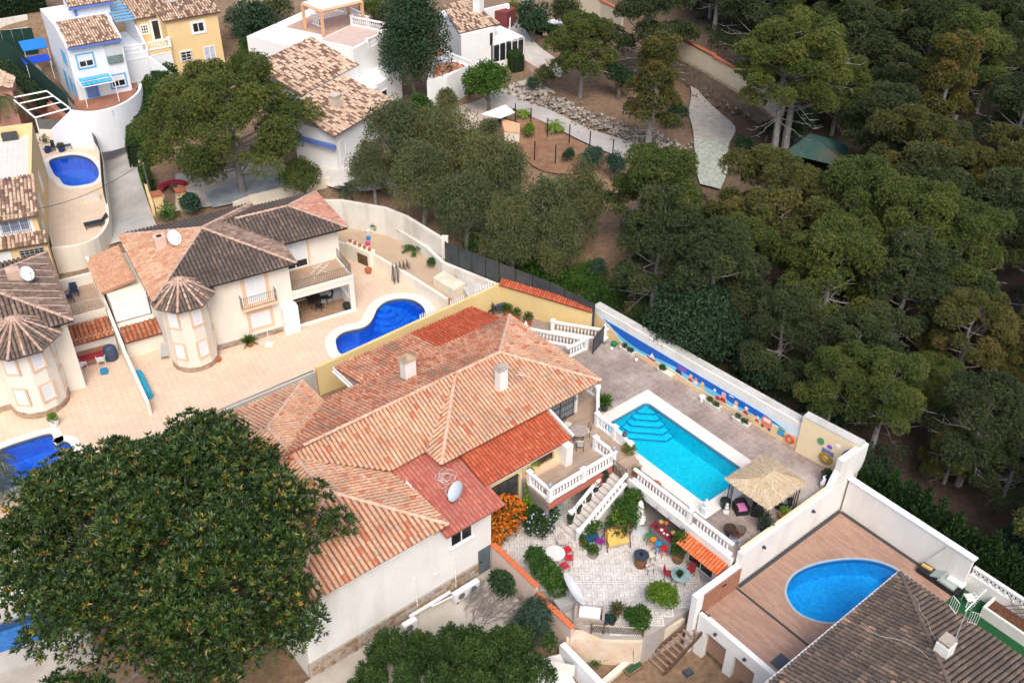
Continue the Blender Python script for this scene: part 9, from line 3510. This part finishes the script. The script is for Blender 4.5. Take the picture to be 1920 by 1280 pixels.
tag(k.build('storage_cube',plain('cube_slate',(.06,.075,.10),.6)),'slate blue storage cube on the gravel yard','box')
t = thing('pallet','wooden pallet lying on the gravel at the lower edge','pallet',P(1318,1284,-2.5),30)
for i in range(6):
 k = MB()
 k.box((-.5 + .2*i,0,.1),(.14,1.0,.03))
 k.build('slat',WOODM,t,local=True)
k = MB()
for y in (-.42,.42):
 k.box((0,y,0),(1.15,.1,.098))
k.build('bearer',WOODM,t,local=True)
for (x0,y0,x1,y1,lab,nm) in ((1208,1248,1203,1205,'long-handled rake leaning on the cream wall','rake'),(1188,1250,1188,1218,'thin wooden stick leaning on the cream wall','stick')):
 a_,b_ = P(x0,y0,-2.5),P(x1,y1,-.9)
 k = MB()
 k.tube([a_,b_],.022,5)
 if nm == 'rake':
  k.bar(a_ - Vector((.25,.1,-.03)),a_ + Vector((.25,.1,.03)),.05)
 tag(k.build(nm,mat('tool_wood',(.34,.27,.21),rough=.8)),lab,nm)
for x,y,lab in ((1172,1237,'grey plastic pot on the soil bed, lower of a pair'),(1178,1231,'grey plastic pot on the soil bed, upper of a pair')):
 pot(lab,P(x,y,-2.45),.16,.28,plain('plastic_grey',(.20,.22,.22),.6))
pot('terracotta pot with a young plant on the red soil bed',P(1133,1240,-2.45),.2,.3,TERRA,F_GREEN,.4,.3)
pot('low green plant growing in the red soil bed',P(1115,1246,-2.45),.1,.06,SOILM,F_GREEN,.4,.4,320)
def lounger(label,p,deg,m1,m2):
 t = thing('sunbed',label,'sunbed',p,deg)
 k = MB()
 for y in (-.3,.3):
  k.bar((-.9,y,.32),(.5,y,.32),.05)
  for x in (-.8,.3):
   k.bar((x,y,0),(x,y,.32),.05)
 k.build('frame',m1,t,local=True)
 k = MB()
 k.box((-.2,0,.35),(1.35,.56,.05))
 k.build('seat',m2,t,local=True)
 k = MB()
 k.add([(.48,-.28,.36),(.48,.28,.36),(.95,.28,.85),(.95,-.28,.85),(.5,-.28,.3),(.5,.28,.3),(1.0,.28,.81),(1.0,-.28,.81)],[(0,1,2,3),(7,6,5,4),(0,4,5,1),(1,5,6,2),(2,6,7,3),(3,7,4,0)])
 k.build('backrest',m2,t,local=True)
lounger('pale grey folding sunbed against the side wing of the tower house',P(311,662,H2Z),105,WHITEC,plain('sling_grey',(.45,.44,.43),.8))
pot('agave in a terracotta pot against the tower house plinth',P(470,648,H2Z),.24,.35,TERRA,F_GREEN,.6,n=360,spiky=True)
pot('small terracotta pot at the foot of the tower',P(410,677,H2Z),.2,.3,TERRA)
pot('terracotta pot beside the masonry barbecue',P(691,512,H2Z),.28,.4,TERRA)
t = thing('parasol_stand','white parasol stand without its parasol on the peach deck','parasol stand',P(505,646,H2Z))
k = MB()
k.box((0,0,0),(.5,.5,.06))
k.tube([(0,0,.06),(0,0,1.1)],.03,6)
k.build('stand',PLASTW,t,local=True)
t = thing('stacked_loungers','stack of dark folded garden chairs leaning by the low garden wall','folded chairs',P(752,526,H2Z),30)
for i in range(5):
 k = MB()
 x = -.6 + .3*i
 for zz in np.arange(.05,1.5,.16):
  k.bar((x - .03,-.28,zz),(x + .05,.28,zz),.05)
 for y in (-.28,.28):
  k.bar((x - .05,y,0),(x + .1,y,1.55),.05)
 k.build('folded_chair',mat('chair_grey',(.10,.10,.105),var=.3,rough=.7),t,local=True)
bq = thing('barbecue','cream masonry barbecue with potted plants on its ledge','barbecue',P(680,488,H2Z))
k = MB()
d0 = P(655,480,H2Z)
d1 = P(700,500,H2Z)
k.wall(d0,d1,.7,H2Z,4.35)
k.build('hearth',CREAM,bq)
k = MB()
nn = (d1 - d0).normalized()
nn = Vector((nn.y,-nn.x,0))
k.wall(d0.lerp(d1,.5) + nn*.36,d0.lerp(d1,.92) + nn*.36,.02,H2Z + .1,4.0)
k.build('oven_mouth',mat('oven_brown',(.14,.08,.04),var=.4),bq)  # thin dark brown sheet in place of the hearth recess
for i in range(5):
 q = d0.lerp(d1,.1 + .2*i)
 pot('small terracotta pot in the row on the barbecue ledge',Vector((q.x,q.y,4.352)),.14,.22,TERRA)['group'] = 'pots on the barbecue ledge'
t = thing('drying_rack','white folding drying rack on the balcony','drying rack',w2(18.9,-59.2,5.78),30.6)
k = MB()
for s_ in (-1,1):
 k.bar((-.6,s_*.3,0),(.6,s_*.3,.85),.035)
 k.bar((.6,s_*.3,0),(-.6,s_*.3,.85),.035)
for i in range(7):
 k.bar((-.6 + .2*i,-.3,.85),(-.6 + .2*i,.3,.85),.018)
k.build('rack',PLASTW,t,local=True)
table('dark dining table in the shade of the porch',P(597,572,H2Z),.6,.72,BLACKM,BLACKM,30,'porch_table',(1.5,.8))
for x,y,d,lab in ((585,566,60,'left of'),(600,582,170,'in front of'),(617,566,-60,'right of')):
 chair('dark porch chair %s the dining table' % lab,P(x,y,H2Z),d,BLACKM,BLACKM,'solid',.45)
k = MB()
k.box(P(620,560,H2Z),(1.7,.75,.75),30.6)
k.box(P(620,560,H2Z) + Vector((.2,.3,.751)),(1.5,.2,.4),30.6)
tag(k.build('porch_sofa',plain('sofa_grey',(.40,.41,.43),.9)),'pale grey sofa at the back of the porch','sofa')
pot('black square pot at the foot of the porch post',P(651,580,H2Z),.3,.5,DKPOT)
pot('leafy plant inside the porch by the white cupboard',P(558,604,H2Z),.22,.35,TERRA,F_GREEN,.6,.35,420)
for x,y,h,lab in ((815,452,0,''),):
 pass
for x,y,c,lab in ((691,449,(.02,.22,.50),'blue toy lying on the sand garden'),(690,459,(.60,.05,.25),'pink toy lying on the sand garden'),(737,440,(.4,.42,.43),'grey bucket by the low white garden wall'),(690,437,(.6,.62,.62),'white bucket by the sand garden path')):
 k = MB()
 k.lathe([(.15,0),(.2,.25),(.12,.3)],P(x,y,GZ),8)
 tag(k.build('garden_toy' if 'toy' in lab else 'bucket',plain('toy_' + lab[:4],c,.5)),lab,'toy' if 'toy' in lab else 'bucket')
NAVY = plain('chair_navy',(.018,.03,.07),.5)
chair('navy plastic chair on the raised terrace, nearer the rail',P(131,566,5.78),130,NAVY,NAVY,'solid',.5,arms=True)
chair('navy plastic chair on the raised terrace, farther from the rail',P(141,555,5.78),20,NAVY,NAVY,'solid',.5,arms=True)
BLK_ = plain('chair_black',(.02,.024,.032),.5)
chair('dark plastic chair left of a pair by the twin house plinth',P(46,760,H2Z),15,BLK_,BLK_,'solid',.55,arms=True)
chair('dark plastic chair right of a pair by the twin house plinth',P(64,755,H2Z),-40,BLK_,BLK_,'solid',.55,arms=True)
t = thing('garden_sofa','long red cushioned sofa against the wall between the houses','sofa',P(173,678,H2Z),30.6)
k = MB()
k.box((0,0,0),(2.3,.7,.4))
k.box((0,.35,.0),(2.3,.14,.8))
k.build('base',mat('sofa_wood',(.36,.20,.14),var=.2),t,local=True)
k = MB()
k.box((0,-.03,.401),(2.2,.6,.12))
k.build('cushion',plain('sofa_red',(.36,.035,.05),.9),t,local=True)
for x,y,d,lab in ((155,693,160,'left'),(192,684,200,'right')):
 chair('white plastic chair facing the red sofa on its %s' % lab,P(x,y,H2Z),d,PLASTW,PLASTW,'solid',.5,arms=True)
t = thing('covered_barbecue','barbecue under a dark blue cover by the dividing wall','barbecue',P(210,672,H2Z),30)
k = MB()
k.lathe([(.42,0),(.45,.6),(.4,.95),(.2,1.1)],(0,0,0),12)
k.build('cover',plain('cover_blue',(.05,.075,.14),.6),t,local=True)
k = MB()
k.box(P(196,699,H2Z),(.45,.4,.3),20)
tag(k.build('crate',plain('crate_sky',(.02,.22,.45),.5)),'bright blue crate on the deck before the red sofa','crate')
pot('white pot with a round green plant on the twin deck',P(103,797,H2Z),.3,.4,PLASTW,F_LIME,.5,.35,420)
k = MB()
k.tube([P(258,700,H2Z + .3),P(278,742,H2Z + .3)],.32,12)
tag(k.build('pool_cover_roll',plain('roll_turquoise',(.02,.36,.55),.5)),'turquoise rolled pool cover lying beside the dividing wall','pool cover')
for x,y,d,lab in ((104,283,20,'left'),(128,280,30,'right')):
 chair('black sling chair on the %s by the reed screen' % lab,P(x,y,YZ),d,BLK_,BLK_,'solid',.6)
for x,y,lab in ((90,286,'dark blue pot with a small tree beside the sling chairs'),(116,284,'dark blue pot with a low plant between the sling chairs')):
 pot(lab,P(x,y,YZ),.32,.5,plain('cobalt_pot',(.01,.03,.14),.35),F_EUC,1.2 if x < 100 else .3,.5 if x < 100 else .3,500)
lounger('black sling lounger on the buff deck below the round-ended pool',P(181,424,YZ),30,BLACKM,BLK_)
k = MB()
k.box(P(173,374,YZ),(1.3,.8,.28),21.5)
tag(k.build('deck_box',plain('box_cream',(.66,.58,.50),.7)),'low cream deck box near the small pool','box')
wt = thing('overhead_wire','sagging black overhead wire crossing the road from a leaning pole','wire',G(283,360))
a_,b_ = P(-10,404,9.0),P(268,306,9.0)
k = MB()
k.tube([a_.lerp(b_,i/14) - Vector((0,0,.9*math.sin(math.pi*i/14))) for i in range(15)],.022,4)
k.build('wire',BLACKM,wt)
k = MB()
pb0 = G(284,368)
k.tube([pb0 - Vector((0,0,.4)),b_],[.11,.07],7)
k.build('pole',mat('pole_grey',(.24,.23,.21),var=.2),wt)
k = MB()
p = G(220,278,.26)
k.lathe([(.3,0),(.3,.02)],p,14)
tag(k.build('manhole_cover',plain('cover_iron',(.10,.095,.09),.7)),'small dark manhole cover in the pale road','manhole cover')
t = thing('outdoor_sofa','curved red outdoor sofa round a small table under the umbrella pine','sofa',G(327,360,.1),20)
k = MB()
pts = [Vector((1.1*math.cos(R(20 + 140*i/8)),1.1*math.sin(R(20 + 140*i/8)),.25)) for i in range(9)]
k.tube(pts,.28,8)
k.build('seat',plain('sofa_crimson',(.28,.02,.035),.9),t,local=True)
k = MB()
k.lathe([(.3,0),(.3,.4)],(0,.2,0),10)
k.build('table',WOODD,t,local=True)
LZ = -.6
lp = [P(-40,1236,LZ),P(-40,1180,LZ),P(75,1142,LZ),P(120,1152,LZ),P(102,1190,LZ)]
sheet_with_hole('lower_deck',[P(-80,1120,LZ),P(60,1085,LZ),P(200,1100,LZ),P(170,1200,LZ),P(100,1230,LZ),P(-80,1290,LZ)],lp,-2.5,LZ,mat('lower_deck_stone',(.48,.45,.42),var=.2,scale=.8,rough=.9))
make_pool('light blue mosaic pool showing below the great tree at the lower left',lp,LZ,.3,mosaic('basin_pale_mosaic',(.10,.26,.60),(.30,.46,.74),6),WATER_B,plain('lower_coping',(.44,.43,.42),.8),[],depth=.7)
balustrade('white balustrade showing left of the great tree at the lower left',[P(-30,1140,LZ),P(90,1100,LZ)],.9,posts=(0,))
